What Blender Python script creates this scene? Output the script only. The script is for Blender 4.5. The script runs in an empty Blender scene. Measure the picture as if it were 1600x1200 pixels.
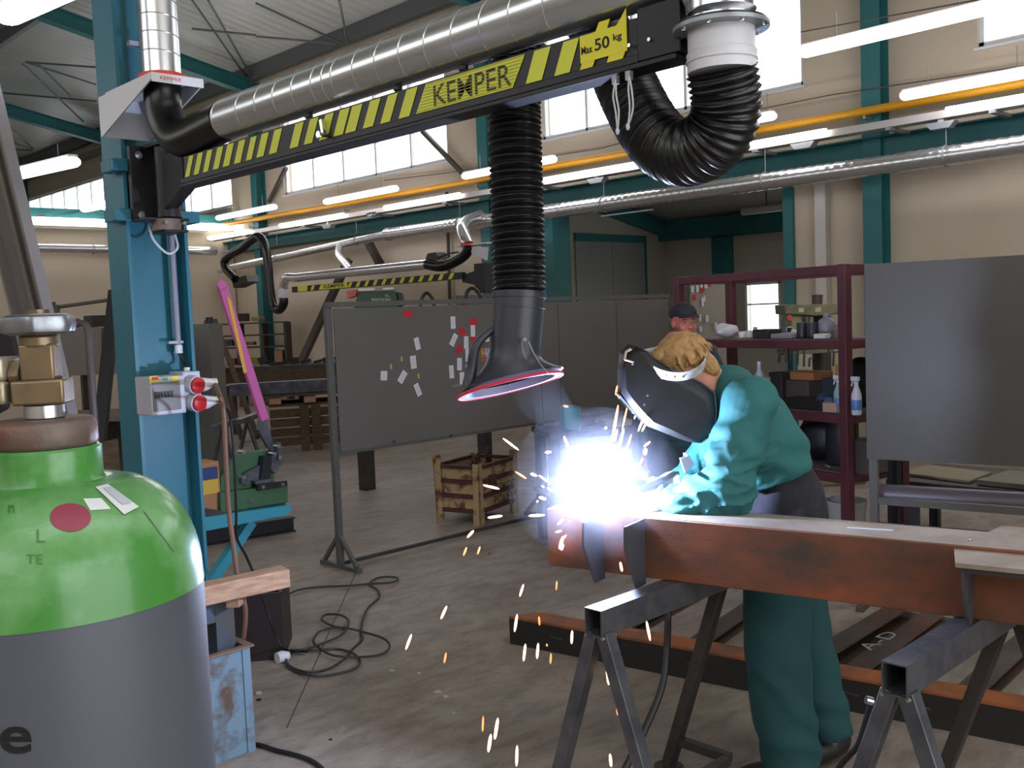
import bpy, bmesh, math, random
from math import sin, cos, tan, atan, atan2, radians, pi, sqrt
from mathutils import Vector, Matrix, Quaternion
from mathutils.bvhtree import BVHTree
random.seed(7)
V = Vector
scene = bpy.context.scene
COL = scene.collection
# ---------------------------------------------------------------- camera
FPX = 1545.0
TH = radians(44.15); PIT = atan(110/1545); ROLL = .04
EYE = V((0, 0, 1.7))
F0 = V((sin(TH), cos(TH), 0)); R0 = V((cos(TH), -sin(TH), 0)); ZU = V((0, 0, 1))
FW = F0*cos(PIT) - ZU*sin(PIT); U0 = F0*sin(PIT) + ZU*cos(PIT)
RT = R0*cos(ROLL) - U0*sin(ROLL); UP = R0*sin(ROLL) + U0*cos(ROLL)
cam_d = bpy.data.cameras.new('camera'); cam = bpy.data.objects.new('camera', cam_d); COL.objects.link(cam)
m = Matrix((RT, UP, -FW)).transposed().to_4x4(); m.translation = EYE
cam.matrix_world = m
cam_d.sensor_fit = 'HORIZONTAL'; cam_d.sensor_width = 36; cam_d.lens = 36*FPX/1600
cam_d.clip_start = .05; cam_d.clip_end = 500
scene.camera = cam
def ray(px, py): return FW + RT*((px-800)/FPX) + UP*((600-py)/FPX)
def P(px, py, D): return EYE + ray(px, py)*D                     # surveyed point: sight line and depth
def PX(px, py, X): k = ray(px, py); return EYE + k*((X-EYE.x)/k.x)
def PY(px, py, Y): k = ray(px, py); return EYE + k*((Y-EYE.y)/k.y)
def PZ(px, py, Z=0.0): k = ray(px, py); return EYE + k*((Z-EYE.z)/k.z)
def dep(p): return (p-EYE).dot(FW)
# ---------------------------------------------------------------- materials
def lin(c):
    if isinstance(c, str): c = [int(c[i:i+2], 16)/255 for i in (1, 3, 5)]
    else: c = [x/255 for x in c]
    return tuple((x/12.92 if x <= .04045 else ((x+.055)/1.055)**2.4) for x in c) + (1,)
MATS = {}
def M(name, col=None, rough=.6, metal=0., col2=None, scale=4., mix=.5, soft=.25, bump=0., bscale=None, stretch=(1,1,1), coat=0., emit=None, estr=0., alpha=1., detail=6, spec=.5, rvar=0.):
    if name in MATS: return MATS[name]
    m = bpy.data.materials.new(name); m.use_nodes = True; nt = m.node_tree; N = nt.nodes; L = nt.links
    b = N['Principled BSDF']; b.inputs['Roughness'].default_value = rough; b.inputs['Metallic'].default_value = metal
    b.inputs['Specular IOR Level'].default_value = spec
    if coat: b.inputs['Coat Weight'].default_value = coat
    c1 = lin(col); b.inputs['Base Color'].default_value = c1
    if col2 or bump or rvar:
        tc = N.new('ShaderNodeTexCoord'); mp = N.new('ShaderNodeMapping'); mp.inputs['Scale'].default_value = stretch
        L.new(tc.outputs['Object'], mp.inputs['Vector'])
        nz = N.new('ShaderNodeTexNoise'); nz.inputs['Scale'].default_value = scale; nz.inputs['Detail'].default_value = detail; nz.inputs['Roughness'].default_value = .6
        L.new(mp.outputs[0], nz.inputs['Vector'])
    if col2:
        cr = N.new('ShaderNodeMapRange'); cr.inputs['From Min'].default_value = mix-soft/2; cr.inputs['From Max'].default_value = mix+soft/2
        L.new(nz.outputs['Fac'], cr.inputs['Value'])
        mx = N.new('ShaderNodeMix'); mx.data_type = 'RGBA'; mx.inputs['A'].default_value = c1; mx.inputs['B'].default_value = lin(col2)
        L.new(cr.outputs[0], mx.inputs['Factor']); L.new(mx.outputs['Result'], b.inputs['Base Color'])
    if rvar:
        rr = N.new('ShaderNodeMapRange'); rr.inputs['From Min'].default_value = .3; rr.inputs['From Max'].default_value = .7
        rr.inputs['To Min'].default_value = max(0, rough-rvar); rr.inputs['To Max'].default_value = min(1, rough+rvar)
        L.new(nz.outputs['Fac'], rr.inputs['Value']); L.new(rr.outputs[0], b.inputs['Roughness'])
    if bump:
        n2 = N.new('ShaderNodeTexNoise'); n2.inputs['Scale'].default_value = bscale or scale*4; n2.inputs['Detail'].default_value = 4
        L.new(mp.outputs[0], n2.inputs['Vector'])
        bp = N.new('ShaderNodeBump'); bp.inputs['Strength'].default_value = bump; bp.inputs['Distance'].default_value = .01
        L.new(n2.outputs['Fac'], bp.inputs['Height']); L.new(bp.outputs[0], b.inputs['Normal'])
    if emit:
        b.inputs['Emission Color'].default_value = lin(emit); b.inputs['Emission Strength'].default_value = estr
    MATS[name] = m; return m
# ---------------------------------------------------------------- mesh builder
def frame_of(d, up=None):
    d = d.normalized()
    up = V(up) if up is not None else (ZU if abs(d.z) < .95 else V((0, 1, 0)))
    s = d.cross(up)
    if s.length < 1e-6: s = d.cross(V((1, 0, 0)))
    s.normalize(); u = s.cross(d).normalized()
    return s, u
class MB:
    def __init__(s, mat=None): s.v = []; s.f = []; s.T = mat or Matrix()
    def add(s, vs, fs):
        n = len(s.v); s.v += [s.T @ V(p) for p in vs]; s.f += [tuple(i+n for i in f) for f in fs]; return s
    def box(s, x0, x1, y0, y1, z0, z1):
        vs = [(x, y, z) for x in (x0, x1) for y in (y0, y1) for z in (z0, z1)]
        return s.add(vs, [(0,1,3,2),(4,6,7,5),(0,4,5,1),(2,3,7,6),(0,2,6,4),(1,5,7,3)])
    def cbox(s, c, sx, sy, sz, rz=0):
        c = V(c); R = Matrix.Rotation(rz, 3, 'Z')
        vs = [c + R @ V((x*sx/2, y*sy/2, z*sz/2)) for x in (-1, 1) for y in (-1, 1) for z in (-1, 1)]
        return s.add(vs, [(0,1,3,2),(4,6,7,5),(0,4,5,1),(2,3,7,6),(0,2,6,4),(1,5,7,3)])
    def bar(s, a, b, w, h, up=None, off=(0, 0)):
        a = V(a); b = V(b); sd, u = frame_of(b-a, up); o = sd*off[0] + u*off[1]
        vs = [p + o + sd*x*w/2 + u*y*h/2 for p in (a, b) for x in (-1, 1) for y in (-1, 1)]
        return s.add(vs, [(0,1,3,2),(4,6,7,5),(0,4,5,1),(2,3,7,6),(0,2,6,4),(1,5,7,3)])
    def prof(s, a, b, pts, up=None, caps=True):     # extrude a closed 2D profile (side, up) from a to b
        a = V(a); b = V(b); sd, u = frame_of(b-a, up); n = len(pts)
        vs = [p + sd*x + u*y for p in (a, b) for x, y in pts]
        fs = [(i, (i+1) % n, n+(i+1) % n, n+i) for i in range(n)]
        if caps: fs += [tuple(range(n))[::-1], tuple(range(n, 2*n))]
        return s.add(vs, fs)
    def poly(s, pts, ext):                         # planar polygon pushed by vector ext
        n = len(pts); e = V(ext); vs = [V(p) for p in pts] + [V(p)+e for p in pts]
        return s.add(vs, [tuple(range(n))[::-1], tuple(range(n, 2*n))] + [(i, (i+1) % n, n+(i+1) % n, n+i) for i in range(n)])
    def tube(s, pts, r, seg=12, caps=True, up=None, sq=None, closed=False):
        pts = [V(p) for p in pts]; n = len(pts); rs = r if isinstance(r, (list, tuple)) else [r]*n
        ring = []; prev = None
        for i, p in enumerate(pts):
            if closed: t = pts[(i+1) % n]-pts[i-1]
            else: t = pts[min(i+1, n-1)]-pts[max(i-1, 0)]
            if t.length < 1e-9: t = V((0, 0, 1))
            t.normalize()
            if prev is None: sd, u = frame_of(t, up)
            else:
                u = prev - t*prev.dot(t); u.normalize(); sd = t.cross(u)
            prev = u
            rx = rs[i]; k = sq if sq else 1
            ring.append([p + sd*cos(2*pi*j/seg)*rx*k + u*sin(2*pi*j/seg)*rx for j in range(seg)])
        vs = [q for g in ring for q in g]; fs = []
        for i in range(n-1 if not closed else n):
            a = i*seg; b = ((i+1) % n)*seg
            fs += [(a+j, a+(j+1) % seg, b+(j+1) % seg, b+j) for j in range(seg)]
        if caps and not closed: fs += [tuple(range(seg))[::-1], tuple(range((n-1)*seg, n*seg))]
        return s.add(vs, fs)
    def cyl(s, a, b, r, r2=None, seg=20): return s.tube([a, b], [r, r if r2 is None else r2], seg)
    def lathe(s, c, prof, axis=(0, 0, 1), seg=32, caps=True):   # prof: list of (r, h)
        c = V(c); ax = V(axis).normalized(); sd, u = frame_of(ax)
        vs = []; n = len(prof)
        for r, h in prof: vs += [c + ax*h + (sd*cos(2*pi*j/seg) + u*sin(2*pi*j/seg))*r for j in range(seg)]
        fs = [(i*seg+j, i*seg+(j+1) % seg, (i+1)*seg+(j+1) % seg, (i+1)*seg+j) for i in range(n-1) for j in range(seg)]
        if caps: fs += [tuple(range(seg))[::-1], tuple(range((n-1)*seg, n*seg))]
        return s.add(vs, fs)
    def ell(s, c, rx, ry, rz, R=None, nu=16, nv=10):
        c = V(c); R = R or Matrix.Identity(3); vs = []
        for i in range(nv+1):
            a = pi*i/nv
            for j in range(nu):
                b = 2*pi*j/nu; vs.append(c + R @ V((rx*sin(a)*cos(b), ry*sin(a)*sin(b), rz*cos(a))))
        fs = [(i*nu+j, (i+1)*nu+j, (i+1)*nu+(j+1) % nu, i*nu+(j+1) % nu) for i in range(nv) for j in range(nu)]
        return s.add(vs, fs)
    def torus(s, c, R, r, axis=(0, 0, 1), seg=28, ss=8):
        c = V(c); sd, u = frame_of(V(axis))
        return s.tube([c + sd*cos(2*pi*i/seg)*R + u*sin(2*pi*i/seg)*R for i in range(seg)], r, ss, closed=True)
def spline(pts, n=8):
    pts = [V(p) for p in pts]; out = []
    for i in range(len(pts)-1):
        p0 = pts[max(i-1, 0)]; p1 = pts[i]; p2 = pts[i+1]; p3 = pts[min(i+2, len(pts)-1)]
        for k in range(n):
            t = k/n
            out.append(.5*((2*p1) + (p2-p0)*t + (2*p0-5*p1+4*p2-p3)*t*t + (3*p1-p0-3*p2+p3)*t**3))
    out.append(pts[-1]); return out
def resample(pts, step):
    out = [pts[0].copy()]; acc = 0
    for a, b in zip(pts, pts[1:]):
        L = (b-a).length
        while acc + L >= step:
            t = (step-acc)/L; a = a + (b-a)*t; out.append(a.copy()); L = (b-a).length; acc = 0
        acc += L
    return out
# ---------------------------------------------------------------- objects
ORG = {}
def uname(o): return o.name
def thing(name, label, cat, loc=(0, 0, 0), group=None):
    o = bpy.data.objects.new(name, None); COL.objects.link(o); o.location = loc; o.empty_display_size = .1
    ORG[o.name] = V(loc); tag(o, label, cat, group); return o
def tag(o, label=None, cat=None, group=None, kind=None):
    if label: o['label'] = label
    if cat: o['category'] = cat
    if group: o['group'] = group
    if kind: o['kind'] = kind
    return o
def obj(name, mb, mat, parent=None, label=None, cat=None, group=None, kind=None, loc=None, bev=0, sharp=38, mods=None, weld=False, recalc=True):
    if isinstance(mb, MB): vs, fs = mb.v, mb.f
    else: vs, fs = mb
    if parent is not None: org = ORG[parent.name]
    elif loc is not None: org = V(loc)
    elif vs:
        lo = [min(p[i] for p in vs) for i in range(3)]; hi = [max(p[i] for p in vs) for i in range(3)]
        org = V(((lo[0]+hi[0])/2, (lo[1]+hi[1])/2, lo[2]))
    me = bpy.data.meshes.new(name); me.from_pydata([tuple(p-org) for p in vs], [], fs)
    bm = bmesh.new(); bm.from_mesh(me)
    if weld: bmesh.ops.remove_doubles(bm, verts=bm.verts, dist=1e-5)
    if recalc: bmesh.ops.recalc_face_normals(bm, faces=bm.faces)
    bm.to_mesh(me); bm.free()
    me.materials.append(mat)
    me.polygons.foreach_set('use_smooth', [True]*len(me.polygons))
    me.set_sharp_from_angle(angle=radians(sharp))
    o = bpy.data.objects.new(name, me); COL.objects.link(o)
    if parent is not None: o.parent = parent
    else: o.location = org
    ORG[o.name] = org
    if bev:
        b = o.modifiers.new('bevel', 'BEVEL'); b.width = bev; b.segments = 2; b.limit_method = 'ANGLE'; b.angle_limit = radians(40)
        b.harden_normals = False
    return tag(o, label, cat, group, kind)
def struct(name, mb, mat, **k): return obj(name, mb, mat, kind='structure', loc=(0, 0, 0), **k)
def dup(root, loc=None, rz=None, label=None, group=None):
    r = root.copy(); COL.objects.link(r)
    if loc is not None: r.location = loc
    if rz is not None: r.rotation_euler = (0, 0, rz)
    if label: r['label'] = label
    if group: r['group'] = group
    for ch in list(root.children):
        c = ch.copy(); COL.objects.link(c); c.parent = r
        for g in ch.children:
            d = g.copy(); COL.objects.link(d); d.parent = c
    return r
def text_mesh(body, size=1.0, bold=0.0):
    cu = bpy.data.curves.new('t', 'FONT'); cu.body = body; cu.size = size; cu.align_x = 'CENTER'; cu.align_y = 'CENTER'
    cu.offset = bold; cu.resolution_u = 4
    o = bpy.data.objects.new('t', cu); COL.objects.link(o)
    dg = bpy.context.evaluated_depsgraph_get(); ev = o.evaluated_get(dg); me = ev.to_mesh()
    vs = [v.co.copy() for v in me.vertices]; fs = [tuple(p.vertices) for p in me.polygons]
    ev.to_mesh_clear(); bpy.data.objects.remove(o); bpy.data.curves.remove(cu)
    return vs, fs
def text_on(body, c, right, up, width, height, thick=.0015, bold=0.0):
    vs, fs = text_mesh(body, 1, bold)
    x0 = min(v.x for v in vs); x1 = max(v.x for v in vs); y0 = min(v.y for v in vs); y1 = max(v.y for v in vs)
    right = V(right).normalized(); up = V(up).normalized(); n = right.cross(up)
    pts = [V(c) + right*((v.x-(x0+x1)/2)/(x1-x0)*width) + up*((v.y-(y0+y1)/2)/(y1-y0)*height) + n*thick for v in vs]
    mb = MB(); mb.add(pts, fs); return mb
def rib_tube(mb, path, r, pitch=.0125, amp=.09, seg=28, caps=False):
    pts = resample(path, pitch/4); rs = [r*(1+amp*(.5+.5*cos(2*pi*i/4))-amp/2) for i in range(len(pts))]
    mb.tube(pts, rs, seg, caps=caps); return mb
def smooth_path(pts, it=60):
    pts = [p.copy() for p in pts]
    for _ in range(it):
        q = [p.copy() for p in pts]
        for i in range(1, len(pts)-1): q[i] = pts[i]*.5 + (pts[i-1]+pts[i+1])*.25
        pts = q
    return pts
def lerp(a, b, t): return V(a) + (V(b)-V(a))*t
def bez(*a): return spline(a, 10)
# ================================================================ SETTING
XW, YB, YE = 11.6, 21.0, 38.0
ZE, SL = 6.95, .2
TEAL = M('teal paint', '#2c7486', .42, col2='#286c80', scale=2, bump=.05, bscale=60)
TEALW = M('teal paint wall', '#2f7576', .5, col2='#2b6c70', scale=2)
m_wall = M('cream plaster', '#cfc3ae', .85, col2='#c6b9a4', scale=.6, soft=.5, bump=.05, bscale=30)
m_gwall = M('greyish cream panel', '#c9c2b4', .85, col2='#c0b8a8', scale=.6, soft=.5)  # cream slightly greyer than the plaster
def floor_mat():
    m = bpy.data.materials.new('worn concrete'); m.use_nodes = True; nt = m.node_tree; N = nt.nodes; L = nt.links; b = N['Principled BSDF']
    tc = N.new('ShaderNodeTexCoord')
    def noise(sc, d, det=8, st=(1, 1, 1)):
        mp = N.new('ShaderNodeMapping'); mp.inputs['Scale'].default_value = st; mp.inputs['Rotation'].default_value = (0, 0, .75); L.new(tc.outputs['Object'], mp.inputs['Vector'])
        n = N.new('ShaderNodeTexNoise'); n.inputs['Scale'].default_value = sc; n.inputs['Detail'].default_value = det; n.inputs['Roughness'].default_value = .65; n.inputs['Distortion'].default_value = d
        L.new(mp.outputs[0], n.inputs['Vector']); return n
    n1 = noise(.9, .6, st=(1, 1.6, 1)); n2 = noise(5, .3, st=(1, 2.2, 1)); n3 = noise(40, 0)
    cr = N.new('ShaderNodeValToRGB'); e = cr.color_ramp.elements
    e[0].position = .33; e[0].color = lin('#85766a'); e[1].position = .68; e[1].color = lin('#a89c8f')
    x = e.new(.5); x.color = lin('#968b81'); L.new(n1.outputs['Fac'], cr.inputs[0])
    c2 = N.new('ShaderNodeValToRGB'); e = c2.color_ramp.elements; e[0].position = .36; e[0].color = (.55, .52, .5, 1); e[1].position = .56; e[1].color = (1, 1, 1, 1)
    L.new(n2.outputs['Fac'], c2.inputs[0])
    mx = N.new('ShaderNodeMix'); mx.data_type = 'RGBA'; mx.blend_type = 'MULTIPLY'; mx.inputs['Factor'].default_value = .75
    L.new(cr.outputs[0], mx.inputs['A']); L.new(c2.outputs[0], mx.inputs['B'])
    c3 = N.new('ShaderNodeValToRGB'); e = c3.color_ramp.elements; e[0].position = .3; e[0].color = (.6, .6, .6, 1); e[1].position = .45; e[1].color = (1, 1, 1, 1)
    L.new(n3.outputs['Fac'], c3.inputs[0])
    m2 = N.new('ShaderNodeMix'); m2.data_type = 'RGBA'; m2.blend_type = 'MULTIPLY'; m2.inputs['Factor'].default_value = .5
    L.new(mx.outputs['Result'], m2.inputs['A']); L.new(c3.outputs[0], m2.inputs['B']); L.new(m2.outputs['Result'], b.inputs['Base Color'])
    rr = N.new('ShaderNodeMapRange'); rr.inputs['To Min'].default_value = .42; rr.inputs['To Max'].default_value = .75; L.new(n2.outputs['Fac'], rr.inputs['Value']); L.new(rr.outputs[0], b.inputs['Roughness'])
    bp = N.new('ShaderNodeBump'); bp.inputs['Strength'].default_value = .15; bp.inputs['Distance'].default_value = .01; L.new(n3.outputs['Fac'], bp.inputs['Height']); L.new(bp.outputs[0], b.inputs['Normal'])
    return m
struct('floor', MB().box(-4, 16.6, -5, YE, -.2, 0), floor_mat())
# saw-cut joints in the slab
j0, j1 = PZ(497, 1027), PZ(448, 1137)
jb = MB()
jb.bar(j0+(j0-j1)*2.2 + V((0, 0, .0005)), j1+V((0, 0, .0005)), .006, .001)
struct('trim_1', jb, M('joint sealant', '#544b42', .9))
# right long wall with three clerestory windows and the opening to the annex
wz0, wz1 = 4.43, 6.05
WINS = [(-1.5, 4.33), (6.46, 11.05), (13.35, 18.75), (21.0, 26.3), (28.2, 35.5)]
OP0, OP1, OPZ = 6.75, 10.75, 3.3
def wall_x(mb, x0, x1, ya, yb, za, zb, holes):
    ys = sorted({ya, yb, *[h[0] for h in holes], *[h[1] for h in holes]})
    for a, b in zip(ys, ys[1:]):
        hs = [h for h in holes if h[0] <= a and h[1] >= b]; z = za
        for h in sorted(hs, key=lambda h: h[2]):
            if h[2] > z: mb.box(x0, x1, a, b, z, h[2])
            z = h[3]
        if zb > z: mb.box(x0, x1, a, b, z, zb)
w = MB(); wall_x(w, XW, XW+.22, -5, YE, 0, 7.3, [(a, b, wz0, wz1) for a, b in WINS] + [(OP0, OP1, 0, OPZ)])
struct('wall_right', w, m_wall)
# window frames and panes
m_frame = M('white window frame', '#dfe3e6', .45)
gl = bpy.data.materials.new('window glass'); gl.use_nodes = True; nt = gl.node_tree; nt.nodes.clear()
_o = nt.nodes.new('ShaderNodeOutputMaterial'); _t = nt.nodes.new('ShaderNodeBsdfTransparent'); _g = nt.nodes.new('ShaderNodeBsdfGlossy'); _g.inputs['Roughness'].default_value = .05; _x = nt.nodes.new('ShaderNodeMixShader'); _x.inputs[0].default_value = .06
nt.links.new(_t.outputs[0], _x.inputs[1]); nt.links.new(_g.outputs[0], _x.inputs[2]); nt.links.new(_x.outputs[0], _o.inputs[0]); MATS['glass'] = gl
for i, (a, b) in enumerate(WINS):
    f = MB(); x0, x1 = XW+.05, XW+.12
    n = max(2, round((b-a)/1.0))
    f.box(x0, x1, a, b, wz0, wz0+.06); f.box(x0, x1, a, b, wz1-.06, wz1)
    for k in range(n+1):
        y = a + (b-a)*k/n; ww = .05 if k in (0, n) else .022
        f.box(x0, x1, max(a, y-ww), min(b, y+ww), wz0, wz1)
    wf = struct('window_%d' % (i+1), f, m_frame)
    obj('window_pane', MB().box(XW+.08, XW+.088, a+.01, b-.01, wz0+.01, wz1-.01), gl, wf)
    obj('window_sill', MB().box(XW-.03, XW+.05, a-.03, b+.03, wz0-.035, wz0-.002), m_frame, wf)
# lower partition wall at the left end, with the teal beam along its top
struct('wall_back', MB().box(-4, XW-.05, YB, YB+.2, 0, 4.02), m_wall)
struct('trim_2', MB().box(-4, XW-.05, YB-.08, YB+.25, 4.02, 4.2), TEALW)
# unseen walls behind and beside camera; window band and gate added for daylight
w = MB(); wall_x(w, -4.2, -4.0, -5, YE, 0, 10.6, [(-3, 4, 3.6, 5.6), (6, 13, 3.6, 5.6), (15, 20.5, 3.6, 5.6)]); struct('wall_left', w, m_wall)
for i, (a, b) in enumerate([(-3, 4), (6, 13), (15, 20.5)]):
    f = MB()
    for z in (3.6, 5.55): f.box(-4.14, -4.08, a, b, z, z+.05)
    for k in range(8): y = a+(b-a)*k/7; f.box(-4.14, -4.08, max(a, y-.02), min(b, y+.02), 3.6, 5.6)
    wf = struct('window_%d' % (10+i), f, m_frame); obj('window_pane', MB().box(-4.112, -4.106, a+.01, b-.01, 3.61, 5.59), gl, wf)
w = MB().box(-4, -1.5, -5.2, -5, 0, 10.6).box(4.5, XW, -5.2, -5, 0, 10.6).box(-1.5, 4.5, -5.2, -5, 4.6, 10.6); struct('wall_front', w, m_wall)
struct('wall_end', MB().box(-4, XW, YE, YE+.2, 0, 10), m_gwall)
# roof: light ridged sheet over the right bay, plain panels over the middle
def roof_z(x): return ZE + SL*(XW-x)
def roof_mat():
    m = bpy.data.materials.new('ribbed roof sheet'); m.use_nodes = True; nt = m.node_tree; N = nt.nodes; L = nt.links; b = N['Principled BSDF']
    b.inputs['Base Color'].default_value = lin('#cdd1cd'); b.inputs['Roughness'].default_value = .4; b.inputs['Metallic'].default_value = .1
    tc = N.new('ShaderNodeTexCoord'); wv = N.new('ShaderNodeTexWave'); wv.wave_type = 'BANDS'; wv.bands_direction = 'Y'; wv.inputs['Scale'].default_value = 1.2; wv.inputs['Distortion'].default_value = 0
    L.new(tc.outputs['Object'], wv.inputs['Vector']); bp = N.new('ShaderNodeBump'); bp.inputs['Strength'].default_value = .35; bp.inputs['Distance'].default_value = .03
    L.new(wv.outputs['Fac'], bp.inputs['Height']); L.new(bp.outputs[0], b.inputs['Normal']); return m
def slab(x0, x1, ya, yb, dz=0, t=.12):
    mb = MB(); vs = []
    for y in (ya, yb):
        for x in (x0, x1):
            vs += [(x, y, roof_z(x)+dz), (x, y, roof_z(x)+dz+t)]
    return mb.add(vs, [(0,1,3,2),(4,6,7,5),(0,4,5,1),(2,3,7,6),(0,2,6,4),(1,5,7,3)])
struct('ceiling', slab(7.3, XW+.5, -5, YE+.2, .3), roof_mat())
struct('ceiling_1', slab(-4, 7.3, -1.0, YE+.2, .22), M('tan ceiling panel', '#a39a88', .8, col2='#988f7e', scale=.5))
# purlins and eave beam
pm = M('galvanised purlin', '#6e7272', .5, .3)
def purlin(x, h=.2, w=.07, dz=0):
    z = roof_z(x)+.3-h+dz; return MB().box(x-w/2, x+w/2, -5, YE, z, z+h-.004)
for i, (x, h, w) in enumerate([(7.35, .34, .12), (11.42, .3, .1)]):
    struct('trim_%d' % (i+3), purlin(x, h, w), pm)
struct('trim_5', MB().box(XW-.16, XW-.005, -5, YE, 6.62, 6.78), M('eave gutter', '#77726a', .6))
# teal portal frames: wall column + rafter
YS = [-1.5, 5.46, 12.2, 19.6, 27.1, 34.3]
for k, y in enumerate(YS):
    mb = MB(); hw = .115
    # H column standing proud of the wall
    for xx in (XW-.24, XW-.02): mb.box(xx, xx+.018, y-hw, y+hw, 0, 6.95)
    mb.box(XW-.23, XW-.01, y-.006, y+.006, 0, 6.95)
    struct('trim_%d' % (10+k), mb, TEALW)
    mb = MB()
    for dz, t in ((.27, .02), (-.02, .02)):
        vs = []
        for x in (-3.9, XW-.24):
            for yy in (y-.11, y+.11): vs += [(x, yy, roof_z(x)+dz-.28), (x, yy, roof_z(x)+dz-.28+t)]
        mb.add(vs, [(0,1,3,2),(4,6,7,5),(0,4,5,1),(2,3,7,6),(0,2,6,4),(1,5,7,3)])
    vs = []
    for x in (-3.9, XW-.24):
        for yy in (y-.006, y+.006): vs += [(x, yy, roof_z(x)-.3), (x, yy, roof_z(x)-.005)]
    mb.add(vs, [(0,1,3,2),(4,6,7,5),(0,4,5,1),(2,3,7,6),(0,2,6,4),(1,5,7,3)])
    struct('trim_%d' % (20+k), mb, TEALW)
# runway girder along the wall
g = MB(); g.box(XW-.3, XW-.05, -5, YB, 3.58, 3.6); g.box(XW-.3, XW-.05, -5, YB, 3.34, 3.36); g.box(XW-.18, XW-.165, -5, YB, 3.36, 3.58)
struct('trim_6', g, TEALW)
# jambs of the annex opening
g = MB()
g.box(XW-.16, XW+.24, OP1-.02, OP1+.3, 0, 3.33); g.box(XW-.06, XW+.24, OP0-.14, OP0, 0, 3.33)
struct('trim_7', g, TEALW)
# annex room beyond the opening
XA, YA = 16.0, 12.0
struct('wall_annex_back', MB().box(XA, XA+.2, 2, YA+.2, 0, 4.6), M('grey cream annex wall', '#bdb8ab', .85))
struct('wall_annex_side', MB().box(XW+.22, XA, YA, YA+.2, 0, 4.8), M('grey cream annex wall'  , '#bdb8ab'))
struct('wall_annex_near', MB().box(XW+.22, XA, 1.9, 2.0, 0, 4.8), M('grey cream annex wall', '#bdb8ab'))
mb = MB(); vs = []
for y in (1.9, YA+.2):
    for x, z in ((XW+.22, 4.2), (XA+.2, 3.35)): vs += [(x, y, z), (x, y, z+.1)]
mb.add(vs, [(0,1,3,2),(4,6,7,5),(0,4,5,1),(2,3,7,6),(0,2,6,4),(1,5,7,3)])
struct('ceiling_annex', mb, M('annex ceiling sheet', '#a9a9a4', .6))
g = MB(); g.box(XA-.18, XA, 2, YA, 3.0, 3.35)
g.bar((XW+.3, YA-.1, 4.05), (XA, YA-.1, 3.2), .16, .26)
struct('trim_8', g, TEALW)
# teal door frame on the annex side wall and teal frame on its back wall
def on_yw(px, py): return PY(px, py, YA-.03)
a, b = on_yw(898, 362), on_yw(1008, 371)
g = MB(); zt = (a.z+b.z)/2
g.box(a.x, b.x, YA-.06, YA, zt-.14, zt); g.box(b.x-.05, b.x, YA-.06, YA, 0, zt)
struct('trim_9', g, TEALW)
struct('door_1', MB().box(a.x, (a.x+b.x)/2-.006, YA-.04, YA-.001, .01, zt-.14).box((a.x+b.x)/2+.006, b.x-.05, YA-.04, YA-.001, .01, zt-.14), M('grey door leaf', '#8f9290', .45))
a = PX(1113, 352, XA-.05); b = PX(1248, 345, XA-.05)
zt = a.z; g = MB(); g.box(XA-.1, XA, b.y-1.2, a.y, zt-.24, zt); g.box(XA-.1, XA, a.y-.42, a.y, 0, zt)
struct('trim_16', g, TEALW)
m_day = gl
# annex windows with daylight behind; the last is unseen, added to brighten the room
a = PX(1163, 442, XA-.02); b = PX(1221, 520, XA-.02); c = PX(1226, 444, XA-.02); d = PX(1245, 492, XA-.02)
AW = [(b.y, a.y, b.z, a.z), (c.y-1.0, c.y, d.z, c.z), (2.4, 5.2, .9, 2.9)]
bpy.data.objects.remove(bpy.data.objects['wall_annex_back'])
w = MB(); wall_x(w, XA, XA+.2, 2, YA+.2, 0, 4.6, AW); struct('wall_annex_back', w, MATS['grey cream annex wall'])
for i, h in enumerate(AW):
    f = MB()
    f.box(XA-.02, XA+.05, h[0], h[1], h[3]-.05, h[3]); f.box(XA-.02, XA+.05, h[0], h[1], h[2], h[2]+.05)
    f.box(XA-.02, XA+.05, h[0], h[0]+.05, h[2], h[3]); f.box(XA-.02, XA+.05, h[1]-.05, h[1], h[2], h[3]); f.box(XA, XA+.03, h[0], h[1], h[3]-.42, h[3]-.39)
    wf = struct('window_%d' % (6+i), f, m_frame)
    obj('window_pane', MB().box(XA+.02, XA+.026, h[0]+.01, h[1]-.01, h[2]+.01, h[3]-.01), gl, wf)
# ---------------------------------------------------------------- roof bracing
rodm = M('galvanised rod', '#6b7072', .45, .5)
def roofpt(px, py, dz=.12):   # where the sight line meets the plane just under the roof sheet
    k = ray(px, py); t = (ZE+dz+SL*XW - EYE.z - SL*EYE.x)/(k.z+SL*k.x); return EYE+k*t
rods = [((300, 0), (386, 122)), ((325, 0), (394, 122)), ((400, 5), (536, 68)), ((530, 0), (543, 68)), ((300, 45), (400, 55)), ((400, 57), (525, 68)),
        ((40, 97), (150, 105)), ((40, 97), (150, 132)), ((0, 145), (150, 158)), ((36, 100), (130, 190)), ((60, 100), (110, 150)), ((0, 218), (50, 233)), ((10, 195), (52, 233)), ((0, 232), (50, 235))]
for i, (a, b) in enumerate(rods):
    obj('bracing_rod', MB().tube([roofpt(*a, .12-.05*(i % 6)), roofpt(*b, .12-.05*(i % 6))], .022, 8), rodm, label='thin grey steel bracing rod under the ribbed roof sheet', cat='rod', group='bracing rods under the roof')
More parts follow.
